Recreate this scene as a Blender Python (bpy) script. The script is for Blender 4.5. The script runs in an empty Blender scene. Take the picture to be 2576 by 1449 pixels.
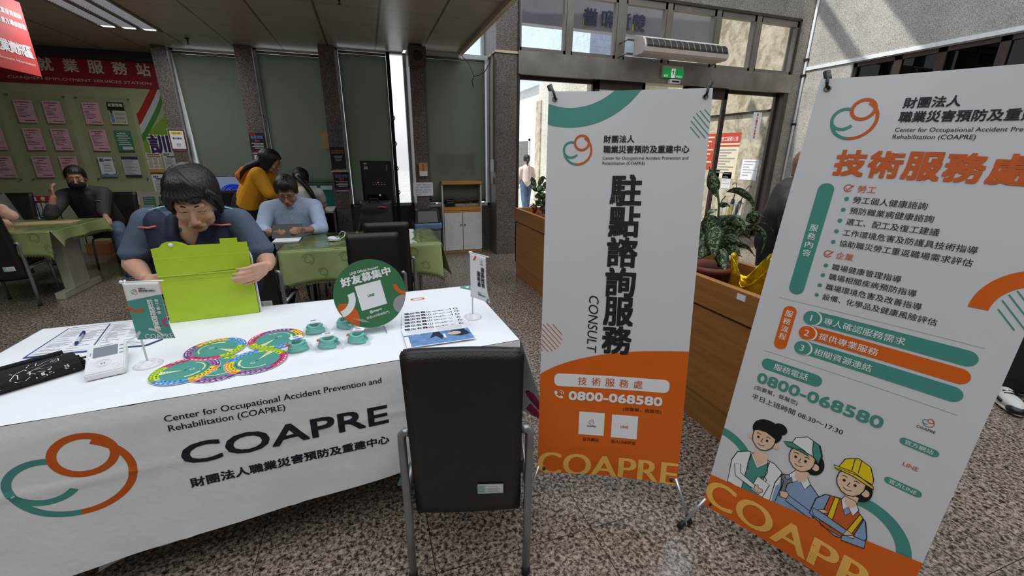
import bpy, bmesh, math, random
from mathutils import Vector, Matrix, noise
from mathutils.geometry import tessellate_polygon

C = bpy.context.scene.collection
SC = bpy.context.scene
PI = math.pi
random.seed(7)
WORLD, SUN, SKY = 1.35, 5.0, 350.0

# ---------------------------------------------------------------- camera
cam_d = bpy.data.cameras.new('camera')
cam_d.sensor_fit = 'HORIZONTAL'
cam_d.sensor_width = 36.0
cam_d.lens = 1051.6 / 2576.0 * 36.0
cam_d.clip_start = 0.02
cam_d.clip_end = 300
cam = bpy.data.objects.new('camera', cam_d)
C.objects.link(cam)


def cam_axes(yaw, pit, rol):
    cy, sy, cp, sp = math.cos(yaw), math.sin(yaw), math.cos(pit), math.sin(pit)
    F = Vector((sy * cp, cy * cp, -sp))
    R = Vector((cy, -sy, 0))
    D = F.cross(R)
    c, s = math.cos(rol), math.sin(rol)
    return c * R + s * D, -s * R + c * D, F


_R, _D, _F = cam_axes(0.32547, 0.30978, -0.010219)
m4 = Matrix((_R, -_D, -_F)).transposed().to_4x4()
m4.translation = Vector((0, 0, 1.5))
cam.matrix_world = m4
SC.camera = cam

# ---------------------------------------------------------------- exposure, world, sun, skylight
SC.view_settings.view_transform = 'Standard'
SC.view_settings.look = 'None'
SC.view_settings.gamma = 1.0
SC.view_settings.use_curve_mapping = False
SC.view_settings.exposure = 0.0

world = bpy.data.worlds.new('sky')
SC.world = world
world.use_nodes = True
wn = world.node_tree
for n in list(wn.nodes):
    wn.nodes.remove(n)
w_out = wn.nodes.new('ShaderNodeOutputWorld')
w_bg = wn.nodes.new('ShaderNodeBackground')
w_geo = wn.nodes.new('ShaderNodeTexCoord')
w_sep = wn.nodes.new('ShaderNodeSeparateXYZ')
w_ramp = wn.nodes.new('ShaderNodeValToRGB')
w_ramp.color_ramp.elements[0].position = 0.0
w_ramp.color_ramp.elements[0].color = (0.62, 0.64, 0.66, 1)
w_ramp.color_ramp.elements[1].position = 0.6
w_ramp.color_ramp.elements[1].color = (0.42, 0.60, 0.88, 1)
e_ = w_ramp.color_ramp.elements.new(0.12)
e_.color = (0.90, 0.93, 0.97, 1)
wn.links.new(w_geo.outputs['Generated'], w_sep.inputs[0])
wn.links.new(w_sep.outputs['Z'], w_ramp.inputs[0])
wn.links.new(w_ramp.outputs[0], w_bg.inputs['Color'])
wn.links.new(w_bg.outputs[0], w_out.inputs[0])
w_bg.inputs['Strength'].default_value = WORLD

SUN_DIR = Vector((0.5, 0.1, -0.86)).normalized()
sun_d = bpy.data.lights.new('sun', 'SUN')
sun_d.energy = SUN
sun_d.angle = math.radians(0.6)
sun_d.color = (1.0, 0.96, 0.90)
sun = bpy.data.objects.new('sun', sun_d)
C.objects.link(sun)
sun.rotation_euler = SUN_DIR.to_track_quat('-Z', 'Y').to_euler()
sun.location = (0, 0, 12)


def area(name, loc, size, power, color=(1, 1, 1), rot=(0, 0, 0)):
    d = bpy.data.lights.new(name, 'AREA')
    d.shape = 'RECTANGLE'
    d.size, d.size_y = size
    d.energy = power
    d.color = color
    o = bpy.data.objects.new(name, d)
    C.objects.link(o)
    o.location = loc
    o.rotation_euler = rot
    return o


# daylight coming down through the atrium roof lights
area('skylight', (4.4, 1.2, 6.8), (5.6, 9.0), SKY, (0.93, 0.97, 1.0))
area('skylight', (-2.2, -0.7, 6.8), (7.2, 8.0), SKY * 1.1, (0.93, 0.97, 1.0))

# ---------------------------------------------------------------- materials


def lin(c):
    c = c / 255.0
    return c / 12.92 if c <= 0.04045 else ((c + 0.055) / 1.055) ** 2.4


def rgb(c):
    return (lin(c[0]), lin(c[1]), lin(c[2]), 1)


MATS = {}


def mat(name, c, rough=0.6, metal=0.0, var=0.06, scale=14.0, bump=0.0, bscale=60.0, coat=0.0, spec=0.5, trans=0.0, emit=None):
    """principled material whose base colour is broken up a little by procedural noise"""
    if name in MATS:
        return MATS[name]
    m = bpy.data.materials.new(name)
    MATS[name] = m
    m.use_nodes = True
    nt = m.node_tree
    b = nt.nodes['Principled BSDF']
    col = rgb(c)
    tc = nt.nodes.new('ShaderNodeTexCoord')
    nz = nt.nodes.new('ShaderNodeTexNoise')
    nz.inputs['Scale'].default_value = scale
    nz.inputs['Detail'].default_value = 3
    nt.links.new(tc.outputs['Object'], nz.inputs['Vector'])
    rp = nt.nodes.new('ShaderNodeValToRGB')
    rp.color_ramp.elements[0].position = 0.3
    rp.color_ramp.elements[1].position = 0.7
    rp.color_ramp.elements[0].color = tuple(max(0, x * (1 - var)) for x in col[:3]) + (1,)
    rp.color_ramp.elements[1].color = tuple(min(1, x * (1 + var)) for x in col[:3]) + (1,)
    nt.links.new(nz.outputs['Fac'], rp.inputs[0])
    nt.links.new(rp.outputs[0], b.inputs['Base Color'])
    b.inputs['Roughness'].default_value = rough
    b.inputs['Metallic'].default_value = metal
    b.inputs['Specular IOR Level'].default_value = spec
    if coat:
        b.inputs['Coat Weight'].default_value = coat
        b.inputs['Coat Roughness'].default_value = 0.08
    if trans:
        b.inputs['Transmission Weight'].default_value = trans
    if emit:
        b.inputs['Emission Color'].default_value = rgb(emit[0])
        b.inputs['Emission Strength'].default_value = emit[1]
    if bump:
        n2 = nt.nodes.new('ShaderNodeTexNoise')
        n2.inputs['Scale'].default_value = bscale
        n2.inputs['Detail'].default_value = 4
        nt.links.new(tc.outputs['Object'], n2.inputs['Vector'])
        bp = nt.nodes.new('ShaderNodeBump')
        bp.inputs['Strength'].default_value = bump
        bp.inputs['Distance'].default_value = 0.01
        nt.links.new(n2.outputs['Fac'], bp.inputs['Height'])
        nt.links.new(bp.outputs[0], b.inputs['Normal'])
    return m


def granite(name, cols, scale=70.0, rough=0.35, joints=None, jcol=(30, 28, 26), joff=(0, 0), coat=0.0, fine=2.2):
    """speckled stone: noise cells sorted through a stepped ramp; optional slab joints"""
    m = bpy.data.materials.new(name)
    MATS[name] = m
    m.use_nodes = True
    nt = m.node_tree
    L = nt.links.new
    b = nt.nodes['Principled BSDF']
    tc = nt.nodes.new('ShaderNodeTexCoord')
    nz = nt.nodes.new('ShaderNodeTexNoise')
    nz.inputs['Scale'].default_value = scale
    nz.inputs['Detail'].default_value = 5
    nz.inputs['Roughness'].default_value = 0.72
    nz.inputs['Distortion'].default_value = 0.5
    L(tc.outputs['Object'], nz.inputs['Vector'])
    rp = nt.nodes.new('ShaderNodeValToRGB')
    els = rp.color_ramp.elements
    ps = [0.36, 0.44, 0.50, 0.56, 0.66]
    els[0].position, els[0].color = ps[0], rgb(cols[0])
    els[1].position, els[1].color = ps[-1], rgb(cols[4])
    for k in (1, 2, 3):
        e = els.new(ps[k])
        e.color = rgb(cols[k])
    L(nz.outputs['Fac'], rp.inputs[0])
    out = rp.outputs[0]
    n2 = nt.nodes.new('ShaderNodeTexNoise')
    n2.inputs['Scale'].default_value = scale / 30.0
    n2.inputs['Detail'].default_value = 2
    L(tc.outputs['Object'], n2.inputs['Vector'])
    mm = nt.nodes.new('ShaderNodeMapRange')
    mm.inputs[1].default_value, mm.inputs[2].default_value = 0.3, 0.7
    mm.inputs[3].default_value, mm.inputs[4].default_value = 0.86, 1.1
    L(n2.outputs['Fac'], mm.inputs[0])
    mx = nt.nodes.new('ShaderNodeMix')
    mx.data_type = 'RGBA'
    mx.blend_type = 'MULTIPLY'
    mx.inputs[0].default_value = 1.0
    L(out, mx.inputs[6])
    L(mm.outputs[0], mx.inputs[7])
    out = mx.outputs[2]
    if joints:
        facs = []
        sp = nt.nodes.new('ShaderNodeSeparateXYZ')
        L(tc.outputs['Object'], sp.inputs[0])
        for ax, per, off in joints:
            a = nt.nodes.new('ShaderNodeMath'); a.operation = 'ADD'; a.inputs[1].default_value = -off + 50 * per
            L(sp.outputs[ax], a.inputs[0])
            q = nt.nodes.new('ShaderNodeMath'); q.operation = 'PINGPONG'; q.inputs[1].default_value = per / 2
            L(a.outputs[0], q.inputs[0])
            t = nt.nodes.new('ShaderNodeMath'); t.operation = 'LESS_THAN'; t.inputs[1].default_value = 0.0016
            L(q.outputs[0], t.inputs[0])
            facs.append(t.outputs[0])
        f = facs[0]
        for g in facs[1:]:
            x = nt.nodes.new('ShaderNodeMath'); x.operation = 'MAXIMUM'
            L(f, x.inputs[0]); L(g, x.inputs[1])
            f = x.outputs[0]
        mj = nt.nodes.new('ShaderNodeMix')
        mj.data_type = 'RGBA'
        L(f, mj.inputs[0])
        L(out, mj.inputs[6])
        mj.inputs[7].default_value = rgb(jcol)
        out = mj.outputs[2]
    L(out, b.inputs['Base Color'])
    b.inputs['Roughness'].default_value = rough
    if coat:
        b.inputs['Coat Weight'].default_value = coat
        b.inputs['Coat Roughness'].default_value = 0.12
    return m


def wood(name, c0, c1, axis=2, scale=9.0, rough=0.45):
    m = bpy.data.materials.new(name)
    MATS[name] = m
    m.use_nodes = True
    nt = m.node_tree
    L = nt.links.new
    b = nt.nodes['Principled BSDF']
    tc = nt.nodes.new('ShaderNodeTexCoord')
    mp = nt.nodes.new('ShaderNodeMapping')
    s = [scale * 6] * 3
    s[axis] = scale * 0.25
    mp.inputs['Scale'].default_value = s
    L(tc.outputs['Object'], mp.inputs[0])
    nz = nt.nodes.new('ShaderNodeTexNoise')
    nz.inputs['Scale'].default_value = 1.0
    nz.inputs['Detail'].default_value = 5
    nz.inputs['Distortion'].default_value = 0.6
    L(mp.outputs[0], nz.inputs['Vector'])
    rp = nt.nodes.new('ShaderNodeValToRGB')
    rp.color_ramp.elements[0].position, rp.color_ramp.elements[0].color = 0.3, rgb(c0)
    rp.color_ramp.elements[1].position, rp.color_ramp.elements[1].color = 0.7, rgb(c1)
    L(nz.outputs['Fac'], rp.inputs[0])
    L(rp.outputs[0], b.inputs['Base Color'])
    b.inputs['Roughness'].default_value = rough
    return m


def glass(name, tint=(1, 1, 1), rough=0.0, refl=0.06):
    """thin window glass: mostly clear, a little mirror"""
    m = bpy.data.materials.new(name)
    MATS[name] = m
    m.use_nodes = True
    nt = m.node_tree
    for n in list(nt.nodes):
        nt.nodes.remove(n)
    o = nt.nodes.new('ShaderNodeOutputMaterial')
    t = nt.nodes.new('ShaderNodeBsdfTransparent')
    t.inputs[0].default_value = tint + (1,)
    g = nt.nodes.new('ShaderNodeBsdfGlossy')
    g.inputs['Roughness'].default_value = rough
    f = nt.nodes.new('ShaderNodeLayerWeight')
    f.inputs[0].default_value = 0.5
    pw = nt.nodes.new('ShaderNodeMath'); pw.operation = 'POWER'; pw.inputs[1].default_value = 4.0
    ad = nt.nodes.new('ShaderNodeMath'); ad.operation = 'MULTIPLY_ADD'; ad.inputs[1].default_value = 0.8; ad.inputs[2].default_value = 0.03
    nt.links.new(f.outputs['Facing'], pw.inputs[0])
    nt.links.new(pw.outputs[0], ad.inputs[0])
    mx = nt.nodes.new('ShaderNodeMixShader')
    nt.links.new(ad.outputs[0], mx.inputs[0])
    nt.links.new(t.outputs[0], mx.inputs[1])
    nt.links.new(g.outputs[0], mx.inputs[2])
    nt.links.new(mx.outputs[0], o.inputs[0])
    return m


def cloth_translucent(name, c, tr=0.35, ctr=None):
    """woven blind: diffuse plus a share of light let through"""
    m = bpy.data.materials.new(name)
    MATS[name] = m
    m.use_nodes = True
    nt = m.node_tree
    for n in list(nt.nodes):
        nt.nodes.remove(n)
    o = nt.nodes.new('ShaderNodeOutputMaterial')
    d = nt.nodes.new('ShaderNodeBsdfDiffuse')
    t = nt.nodes.new('ShaderNodeBsdfTranslucent')
    tc = nt.nodes.new('ShaderNodeTexCoord')
    nz = nt.nodes.new('ShaderNodeTexNoise')
    nz.inputs['Scale'].default_value = 220
    nt.links.new(tc.outputs['Object'], nz.inputs['Vector'])
    rp = nt.nodes.new('ShaderNodeValToRGB')
    k = rgb(c)
    rp.color_ramp.elements[0].position, rp.color_ramp.elements[0].color = 0.3, tuple(x * .88 for x in k[:3]) + (1,)
    rp.color_ramp.elements[1].position, rp.color_ramp.elements[1].color = 0.7, tuple(min(1, x * 1.1) for x in k[:3]) + (1,)
    nt.links.new(nz.outputs['Fac'], rp.inputs[0])
    nt.links.new(rp.outputs[0], d.inputs[0])
    t.inputs[0].default_value = rgb(ctr or c)
    mx = nt.nodes.new('ShaderNodeMixShader')
    mx.inputs[0].default_value = tr
    nt.links.new(d.outputs[0], mx.inputs[1])
    nt.links.new(t.outputs[0], mx.inputs[2])
    nt.links.new(mx.outputs[0], o.inputs[0])
    return m


# ---------------------------------------------------------------- object helpers


def tag(o, label=None, cat=None, group=None, kind=None):
    if label: o['label'] = label
    if cat: o['category'] = cat
    if group: o['group'] = group
    if kind: o['kind'] = kind
    return o


def empty(name, loc=(0, 0, 0), rz=0.0, label=None, cat=None, group=None):
    o = bpy.data.objects.new(name, None)
    o.empty_display_size = 0.1
    C.objects.link(o)
    o.location = loc
    o.rotation_euler = (0, 0, rz)
    return tag(o, label, cat, group)


def link(name, me, mats, parent=None):
    o = bpy.data.objects.new(name, me)
    C.objects.link(o)
    for m in (mats if isinstance(mats, (list, tuple)) else [mats]):
        me.materials.append(m)
    if parent is not None:
        o.parent = parent
    return o


def kids(o):
    return [c for c in o.children]


def copy_tree(o, parent=None):
    c = o.copy()
    C.objects.link(c)
    c.parent = parent
    for ch in kids(o):
        copy_tree(ch, c)
    return c


def frame_of(d, up=Vector((0, 0, 1))):
    d = Vector(d).normalized()
    if abs(d.dot(up)) > 0.98:
        up = Vector((0, 1, 0))
    x = up.cross(d).normalized()
    return x, d.cross(x).normalized(), d


class MB:
    """collects shapes into one mesh"""

    def __init__(s):
        s.bm = bmesh.new()
        s.mi = 0

    def face(s, vs):
        try:
            f = s.bm.faces.new(vs)
            f.material_index = s.mi
            return f
        except ValueError:
            return None

    def box(s, lo, hi, bev=0.0, M=None):
        x0, y0, z0 = lo
        x1, y1, z1 = hi
        b = bmesh.new()
        v = [b.verts.new(p) for p in ((x0, y0, z0), (x1, y0, z0), (x1, y1, z0), (x0, y1, z0), (x0, y0, z1), (x1, y0, z1), (x1, y1, z1), (x0, y1, z1))]
        for q in ((3, 2, 1, 0), (4, 5, 6, 7), (0, 1, 5, 4), (1, 2, 6, 5), (2, 3, 7, 6), (3, 0, 4, 7)):
            b.faces.new([v[i] for i in q])
        if bev:
            bmesh.ops.bevel(b, geom=list(b.edges), offset=bev, segments=2, affect='EDGES', profile=0.5)
        s.merge(b, M)
        return s

    def merge(s, b, M=None):
        mp = {}
        for v in b.verts:
            mp[v] = s.bm.verts.new(M @ v.co if M is not None else v.co)
        for f in b.faces:
            g = s.face([mp[v] for v in f.verts])
            if g: g.smooth = f.smooth
        b.free()

    def hexa(s, bot, top):
        """prism between two loops of equal count"""
        a = [s.bm.verts.new(p) for p in bot]
        c = [s.bm.verts.new(p) for p in top]
        n = len(a)
        s.face(a[::-1]); s.face(c)
        for i in range(n):
            s.face([a[i], a[(i + 1) % n], c[(i + 1) % n], c[i]])
        return s

    def prism(s, pts, z0, z1, M=None):
        bot = [Vector((p[0], p[1], z0)) for p in pts]
        top = [Vector((p[0], p[1], z1)) for p in pts]
        if M is not None:
            bot = [M @ p for p in bot]; top = [M @ p for p in top]
        return s.hexa(bot, top)

    def quad(s, a, b, c, d):
        s.face([s.bm.verts.new(p) for p in (a, b, c, d)])
        return s

    def tube(s, pts, r, n=10, cap=True, flat=1.0, up=Vector((0, 0, 1))):
        pts = [Vector(p) for p in pts]
        rs = r if isinstance(r, (list, tuple)) else [r] * len(pts)
        rings = []
        px = None
        for i, p in enumerate(pts):
            d = (pts[min(i + 1, len(pts) - 1)] - pts[max(i - 1, 0)])
            if d.length < 1e-9: d = Vector((0, 0, 1))
            d.normalize()
            if px is None:
                x, y, _ = frame_of(d, up)
            else:
                x = (px - d * px.dot(d))
                if x.length < 1e-6: x, y, _ = frame_of(d, up)
                else:
                    x.normalize(); y = d.cross(x)
            px = x
            rings.append([s.bm.verts.new(p + x * (rs[i] * math.cos(2 * PI * k / n)) + y * (rs[i] * flat * math.sin(2 * PI * k / n))) for k in range(n)])
        for a, b in zip(rings, rings[1:]):
            for k in range(n):
                f = s.face([a[k], a[(k + 1) % n], b[(k + 1) % n], b[k]])
                if f: f.smooth = True
        if cap:
            s.face(rings[0][::-1]); s.face(rings[-1])
        return s

    def lathe(s, prof, loc=(0, 0, 0), n=24, axis=None, smooth=True):
        """prof: (radius, height) pairs"""
        loc = Vector(loc)
        if axis is None: X, Y, Z = Vector((1, 0, 0)), Vector((0, 1, 0)), Vector((0, 0, 1))
        else: X, Y, Z = frame_of(axis)
        rings = []
        for r, h in prof:
            if r < 1e-6: rings.append([s.bm.verts.new(loc + Z * h)])
            else: rings.append([s.bm.verts.new(loc + Z * h + X * (r * math.cos(2 * PI * k / n)) + Y * (r * math.sin(2 * PI * k / n))) for k in range(n)])
        for a, b in zip(rings, rings[1:]):
            for k in range(n):
                k2 = (k + 1) % n
                if len(a) == 1 and len(b) == 1: continue
                if len(a) == 1: f = s.face([a[0], b[k2], b[k]])
                elif len(b) == 1: f = s.face([a[k], a[k2], b[0]])
                else: f = s.face([a[k], a[k2], b[k2], b[k]])
                if f: f.smooth = smooth
        return s

    def ball(s, c, r, n=14, m=9, R=None):
        """ellipsoid; r scalar or 3 radii"""
        c = Vector(c)
        r = (r, r, r) if not isinstance(r, (list, tuple)) else r
        rings = []
        for j in range(m + 1):
            th = PI * j / m
            ring = []
            for k in range(n if 0 < j < m else 1):
                p = Vector((r[0] * math.sin(th) * math.cos(2 * PI * k / n), r[1] * math.sin(th) * math.sin(2 * PI * k / n), r[2] * math.cos(th)))
                ring.append(s.bm.verts.new(c + (R @ p if R is not None else p)))
            rings.append(ring)
        for a, b in zip(rings, rings[1:]):
            for k in range(n):
                k2 = (k + 1) % n
                if len(a) == 1: f = s.face([a[0], b[k], b[k2]])
                elif len(b) == 1: f = s.face([a[k], b[0], a[k2]])
                else: f = s.face([a[k], b[k], b[k2], a[k2]])
                if f: f.smooth = True
        return s

    def cap(s, p0, p1, r0, r1, n=12, flat=1.0, up=Vector((0, 0, 1))):
        """tapered limb with round ends"""
        p0, p1 = Vector(p0), Vector(p1)
        d = (p1 - p0)
        L = d.length
        d = d.normalized() if L > 1e-7 else Vector((0, 0, 1))
        pts, rs = [], []
        for a in (0.02, 0.35, 0.7, 1.0):
            t = a * PI / 2
            pts.append(p0 - d * (r0 * math.cos(t))); rs.append(max(r0 * math.sin(t), 1e-4))
        for a in (1.0, 0.7, 0.35, 0.02):
            t = a * PI / 2
            pts.append(p1 + d * (r1 * math.cos(t))); rs.append(max(r1 * math.sin(t), 1e-4))
        pts[4] = pts[4] + d * 1e-5
        return s.tube(pts, rs, n, True, flat, up)

    def chain(s, pts, rs, n=12, flat=1.0):
        for i in range(len(pts) - 1):
            s.cap(pts[i], pts[i + 1], rs[i], rs[i + 1], n, flat)
        return s

    def grid(s, fn, nu, nv, smooth=True, flip=False):
        vs = [[s.bm.verts.new(fn(i / nu, j / nv)) for i in range(nu + 1)] for j in range(nv + 1)]
        for j in range(nv):
            for i in range(nu):
                q = [vs[j][i], vs[j][i + 1], vs[j + 1][i + 1], vs[j + 1][i]]
                f = s.face(q[::-1] if flip else q)
                if f: f.smooth = smooth
        return vs

    def mesh(s, name):
        me = bpy.data.meshes.new(name)
        s.bm.normal_update()
        s.bm.to_mesh(me)
        s.bm.free()
        return me

    def build(s, name, m, parent=None, fix=True):
        if fix:
            bmesh.ops.recalc_face_normals(s.bm, faces=list(s.bm.faces))
        return link(name, s.mesh(name), m, parent)


def solid(o, t, off=-1.0):
    md = o.modifiers.new('thick', 'SOLIDIFY')
    md.thickness = t
    md.offset = off
    return o


def fuse(mb, name, m, parent=None, voxel=0.008, smooth=4, fac=0.5):
    """union of overlapping closed shapes as ONE smooth continuous surface"""
    me = mb.mesh(name + '_raw')
    o = bpy.data.objects.new(name + '_raw', me)
    C.objects.link(o)
    md = o.modifiers.new('r', 'REMESH')
    md.mode = 'VOXEL'
    md.voxel_size = voxel
    md.use_smooth_shade = True
    if smooth:
        ms = o.modifiers.new('s', 'SMOOTH')
        ms.iterations = smooth
        ms.factor = fac
    dg = bpy.context.evaluated_depsgraph_get()
    dg.update()
    out = bpy.data.meshes.new_from_object(o.evaluated_get(dg))
    bpy.data.objects.remove(o)
    bpy.data.meshes.remove(me)
    out.name = name
    out.materials.clear()
    return link(name, out, m, parent)


def struct(o, kind='structure'):
    o['kind'] = kind
    return o


# ---------------------------------------------------------------- printed matter
_font = bpy.data.curves.new('lettering_source', 'FONT')
_font_o = bpy.data.objects.new('lettering_source', _font)
C.objects.link(_font_o)
_TXT = {}


def glyphs(s, bold=0.0, res=3):
    """flat lettering as (verts, faces, bbox), built with the bundled default typeface"""
    k = (s, bold, res)
    if k not in _TXT:
        _font.body = s
        _font.size = 1.0
        _font.offset = bold
        _font.resolution_u = res
        _font.fill_mode = 'FRONT'
        dg = bpy.context.evaluated_depsgraph_get()
        dg.update()
        me = bpy.data.meshes.new_from_object(_font_o.evaluated_get(dg))
        vs = [(v.co.x, v.co.y) for v in me.vertices]
        fs = [tuple(p.vertices) for p in me.polygons]
        bpy.data.meshes.remove(me)
        xs = [v[0] for v in vs] or [0, 1]
        ys = [v[1] for v in vs] or [0, 1]
        _TXT[k] = (vs, fs, (min(xs), min(ys), max(xs), max(ys)))
    return _TXT[k]


class Print:
    """flat printed shapes in (u, v), laid on a surface by fn(u, v, lift)"""

    def __init__(s, step=0.0004):
        s.v = []
        s.f = []
        s.m = []
        s.step = step
        s.layer = 1

    def _mi(s, m):
        if m not in s.m: s.m.append(m)
        return s.m.index(m)

    def raw(s, vs, fs, m, layer=None):
        b = len(s.v)
        l = s.layer if layer is None else layer
        s.v += [(x, y, l) for x, y in vs]
        k = s._mi(m)
        s.f += [(tuple(b + i for i in f), k) for f in fs]
        return s

    def poly(s, pts, m, layer=None):
        t = tessellate_polygon([[Vector((p[0], p[1], 0)) for p in pts]])
        return s.raw(pts, t, m, layer)

    def rect(s, u0, v0, u1, v1, m, layer=None):
        return s.raw([(u0, v0), (u1, v0), (u1, v1), (u0, v1)], [(0, 1, 2, 3)], m, layer)

    def rrect(s, u0, v0, u1, v1, r, m, layer=None, n=8):
        r = min(r, (u1 - u0) / 2, (v1 - v0) / 2)
        pts = []
        for cx, cy, a in ((u1 - r, v1 - r, 0), (u0 + r, v1 - r, 90), (u0 + r, v0 + r, 180), (u1 - r, v0 + r, 270)):
            for k in range(n + 1):
                t = math.radians(a + 90 * k / n)
                pts.append((cx + r * math.cos(t), cy + r * math.sin(t)))
        return s.poly(pts, m, layer)

    def ell(s, cx, cy, rx, ry, m, layer=None, n=28, rot=0.0, a0=0, a1=360):
        c, q = math.cos(rot), math.sin(rot)
        pts = []
        full = abs(a1 - a0) >= 360
        for k in range(n if full else n + 1):
            t = math.radians(a0 + (a1 - a0) * k / n)
            x, y = rx * math.cos(t), ry * math.sin(t)
            pts.append((cx + c * x - q * y, cy + q * x + c * y))
        return s.poly(pts, m, layer)

    def ring(s, cx, cy, r1, r0, m, a0=0, a1=360, layer=None, n=40, sx=1.0, sy=1.0, clip=None):
        vs, fs = [], []
        for k in range(n + 1):
            t = math.radians(a0 + (a1 - a0) * k / n)
            for r in (r0, r1):
                vs.append((cx + sx * r * math.cos(t), cy + sy * r * math.sin(t)))
        if clip:
            vs = [(min(max(x, clip[0]), clip[2]), min(max(y, clip[1]), clip[3])) for x, y in vs]
        for k in range(n):
            fs.append((2 * k, 2 * k + 1, 2 * k + 3, 2 * k + 2))
        return s.raw(vs, fs, m, layer)

    def stroke(s, pts, w, m, layer=None, closed=False):
        pts = [Vector((p[0], p[1])) for p in pts]
        n = len(pts)
        vs, fs = [], []
        for i in range(n):
            a = pts[(i - 1) % n] if (closed or i > 0) else pts[i]
            b = pts[(i + 1) % n] if (closed or i < n - 1) else pts[i]
            d = (b - a)
            d = d.normalized() if d.length > 1e-9 else Vector((1, 0))
            q = Vector((-d.y, d.x)) * (w / 2)
            vs += [tuple(pts[i] + q), tuple(pts[i] - q)]
        for i in range(n if closed else n - 1):
            j = (i + 1) % n
            fs.append((2 * i, 2 * i + 1, 2 * j + 1, 2 * j))
        return s.raw(vs, fs, m, layer)

    def text(s, t, u, v, h=None, m=None, w=None, bold=0.0, shear=0.0, rot=0.0, anchor='l', layer=None, res=3, mirror=False):
        """u, v: lower left (or middle) of the lettering's own box; h its height, w its width"""
        vs, fs, (x0, y0, x1, y1) = glyphs(t, 0.0, res)
        if not vs: return s
        sy = h / (y1 - y0) if h else w / (x1 - x0)
        sx = w / (x1 - x0) if w else sy
        W, Hh = (x1 - x0) * sx, (y1 - y0) * sy
        ou = {'l': 0, 'm': -W / 2, 'r': -W}[anchor]
        c, q = math.cos(rot), math.sin(rot)
        out = []
        for x, y in vs:
            a, b = (x - x0) * sx, (y - y0) * sy
            if mirror: a = W - a
            a = a + shear * b + ou
            out.append((u + c * a - q * b, v + q * a + c * b))
        ly = s.layer + 1 if layer is None else layer
        if bold > 0:                                      # heavier strokes: the same letters laid over themselves, slightly apart
            k = bold * sy
            for i, (dx, dy) in enumerate(((k, k), (-k, k), (k, -k), (-k, -k)) if bold > .012 else ((k, 0), (-k, 0))):
                s.raw([(x + dx, y + dy) for x, y in out], fs, m, ly + .16 * i)
            return s
        return s.raw(out, fs, m, ly)

    def column(s, t, u, v, size, pitch, m, bold=0.0, w=None, layer=None):
        """characters set one above the other; u, v: middle and top of the column"""
        for k, ch in enumerate(t):
            s.text(ch, u, v - k * pitch - size, size, m, w=w or size, bold=bold, anchor='m', layer=layer)
        return s

    def build(s, name, parent, fn, maxlen=None):
        b = bmesh.new()
        vv = [b.verts.new((x, y, l)) for x, y, l in s.v]
        for f, k in s.f:
            try:
                g = b.faces.new([vv[i] for i in f])
                g.material_index = k
            except ValueError:
                pass
        if maxlen:
            for _ in range(6):
                es = [e for e in b.edges if e.calc_length() > maxlen]
                if not es: break
                bmesh.ops.subdivide_edges(b, edges=es, cuts=1)
            bmesh.ops.triangulate(b, faces=[f for f in b.faces if len(f.verts) > 4])
        for v in b.verts:
            v.co = fn(v.co.x, v.co.y, v.co.z * s.step)
        me = bpy.data.meshes.new(name)
        b.to_mesh(me)
        b.free()
        return link(name, me, s.m, parent)


def flat(o, x, y):
    """surface function for a flat sheet: origin o, axes x and y; lift along x cross y"""
    o, x, y = Vector(o), Vector(x), Vector(y)
    n = x.cross(y).normalized()
    return lambda u, v, d: o + x * u + y * v + n * d


def emblem(p, u, v, s, orange, teal, sx=1.0, layer=None):
    """the ring emblem: an orange loop whose tail sweeps round, a teal hook beside it"""
    X = lambda a: u + a * s * sx
    Y = lambda a: v + a * s
    p.ring(X(.5), Y(.48), .49 * s, .42 * s, orange, 62, -94, layer, 48, sx)
    p.ring(X(.5), Y(.48), .49 * s, .42 * s, teal, -94, -168, layer, 30, sx)
    p.ring(X(.63), Y(.73), .27 * s, .195 * s, orange, 0, 360, layer, 48, sx)
    p.ring(X(.285), Y(.50), .285 * s, .215 * s, teal, 62, 322, layer, 40, sx)


K = {}
# ================================================================ the setting
granite('floor_granite', [(24, 22, 20), (72, 64, 58), (122, 110, 99), (158, 141, 127), (182, 172, 160)], scale=62, rough=0.22,
        joints=[(0, 0.65, 0.114), (1, 0.65, 1.19)], jcol=(34, 30, 28))
granite('pillar_granite', [(46, 41, 38), (78, 70, 65), (104, 94, 88), (124, 113, 106), (150, 138, 130)], scale=95, rough=0.4,
        joints=[(2, 0.61, 0.572)], jcol=(60, 54, 50))
granite('hall_granite', [(112, 110, 106), (140, 137, 132), (164, 161, 156), (180, 177, 172), (200, 198, 194)], scale=85, rough=0.5)
granite('front_granite', [(78, 74, 69), (106, 101, 95), (132, 127, 120), (150, 144, 137), (172, 166, 158)], scale=85, rough=0.45)
granite('sill_granite', [(40, 38, 36), (60, 57, 54), (82, 78, 74), (98, 94, 90), (120, 116, 112)], scale=85, rough=0.4)
mat('stainless', (150, 143, 136), rough=0.38, metal=0.85, var=0.22, scale=3.0)
mat('bronze_frame', (74, 64, 58), rough=0.42, metal=0.55, var=0.1)
mat('steel_frame', (128, 121, 114), rough=0.4, metal=0.6, var=0.12, scale=5)
mat('white_aluminium', (214, 218, 220), rough=0.4)
mat('cream_trim', (206, 190, 160), rough=0.5)
mat('black_gasket', (14, 13, 12), rough=0.7)
mat('dark_soffit', (52, 44, 40), rough=0.7)
mat('pale_green_wall', (176, 178, 138), rough=0.7, var=0.05, scale=4)
cloth_translucent('blind_cloth', (132, 138, 126), 0.42, (176, 184, 170))
glass('clear_glass')
glass('dark_glass', (0.10, 0.13, 0.14))


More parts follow.
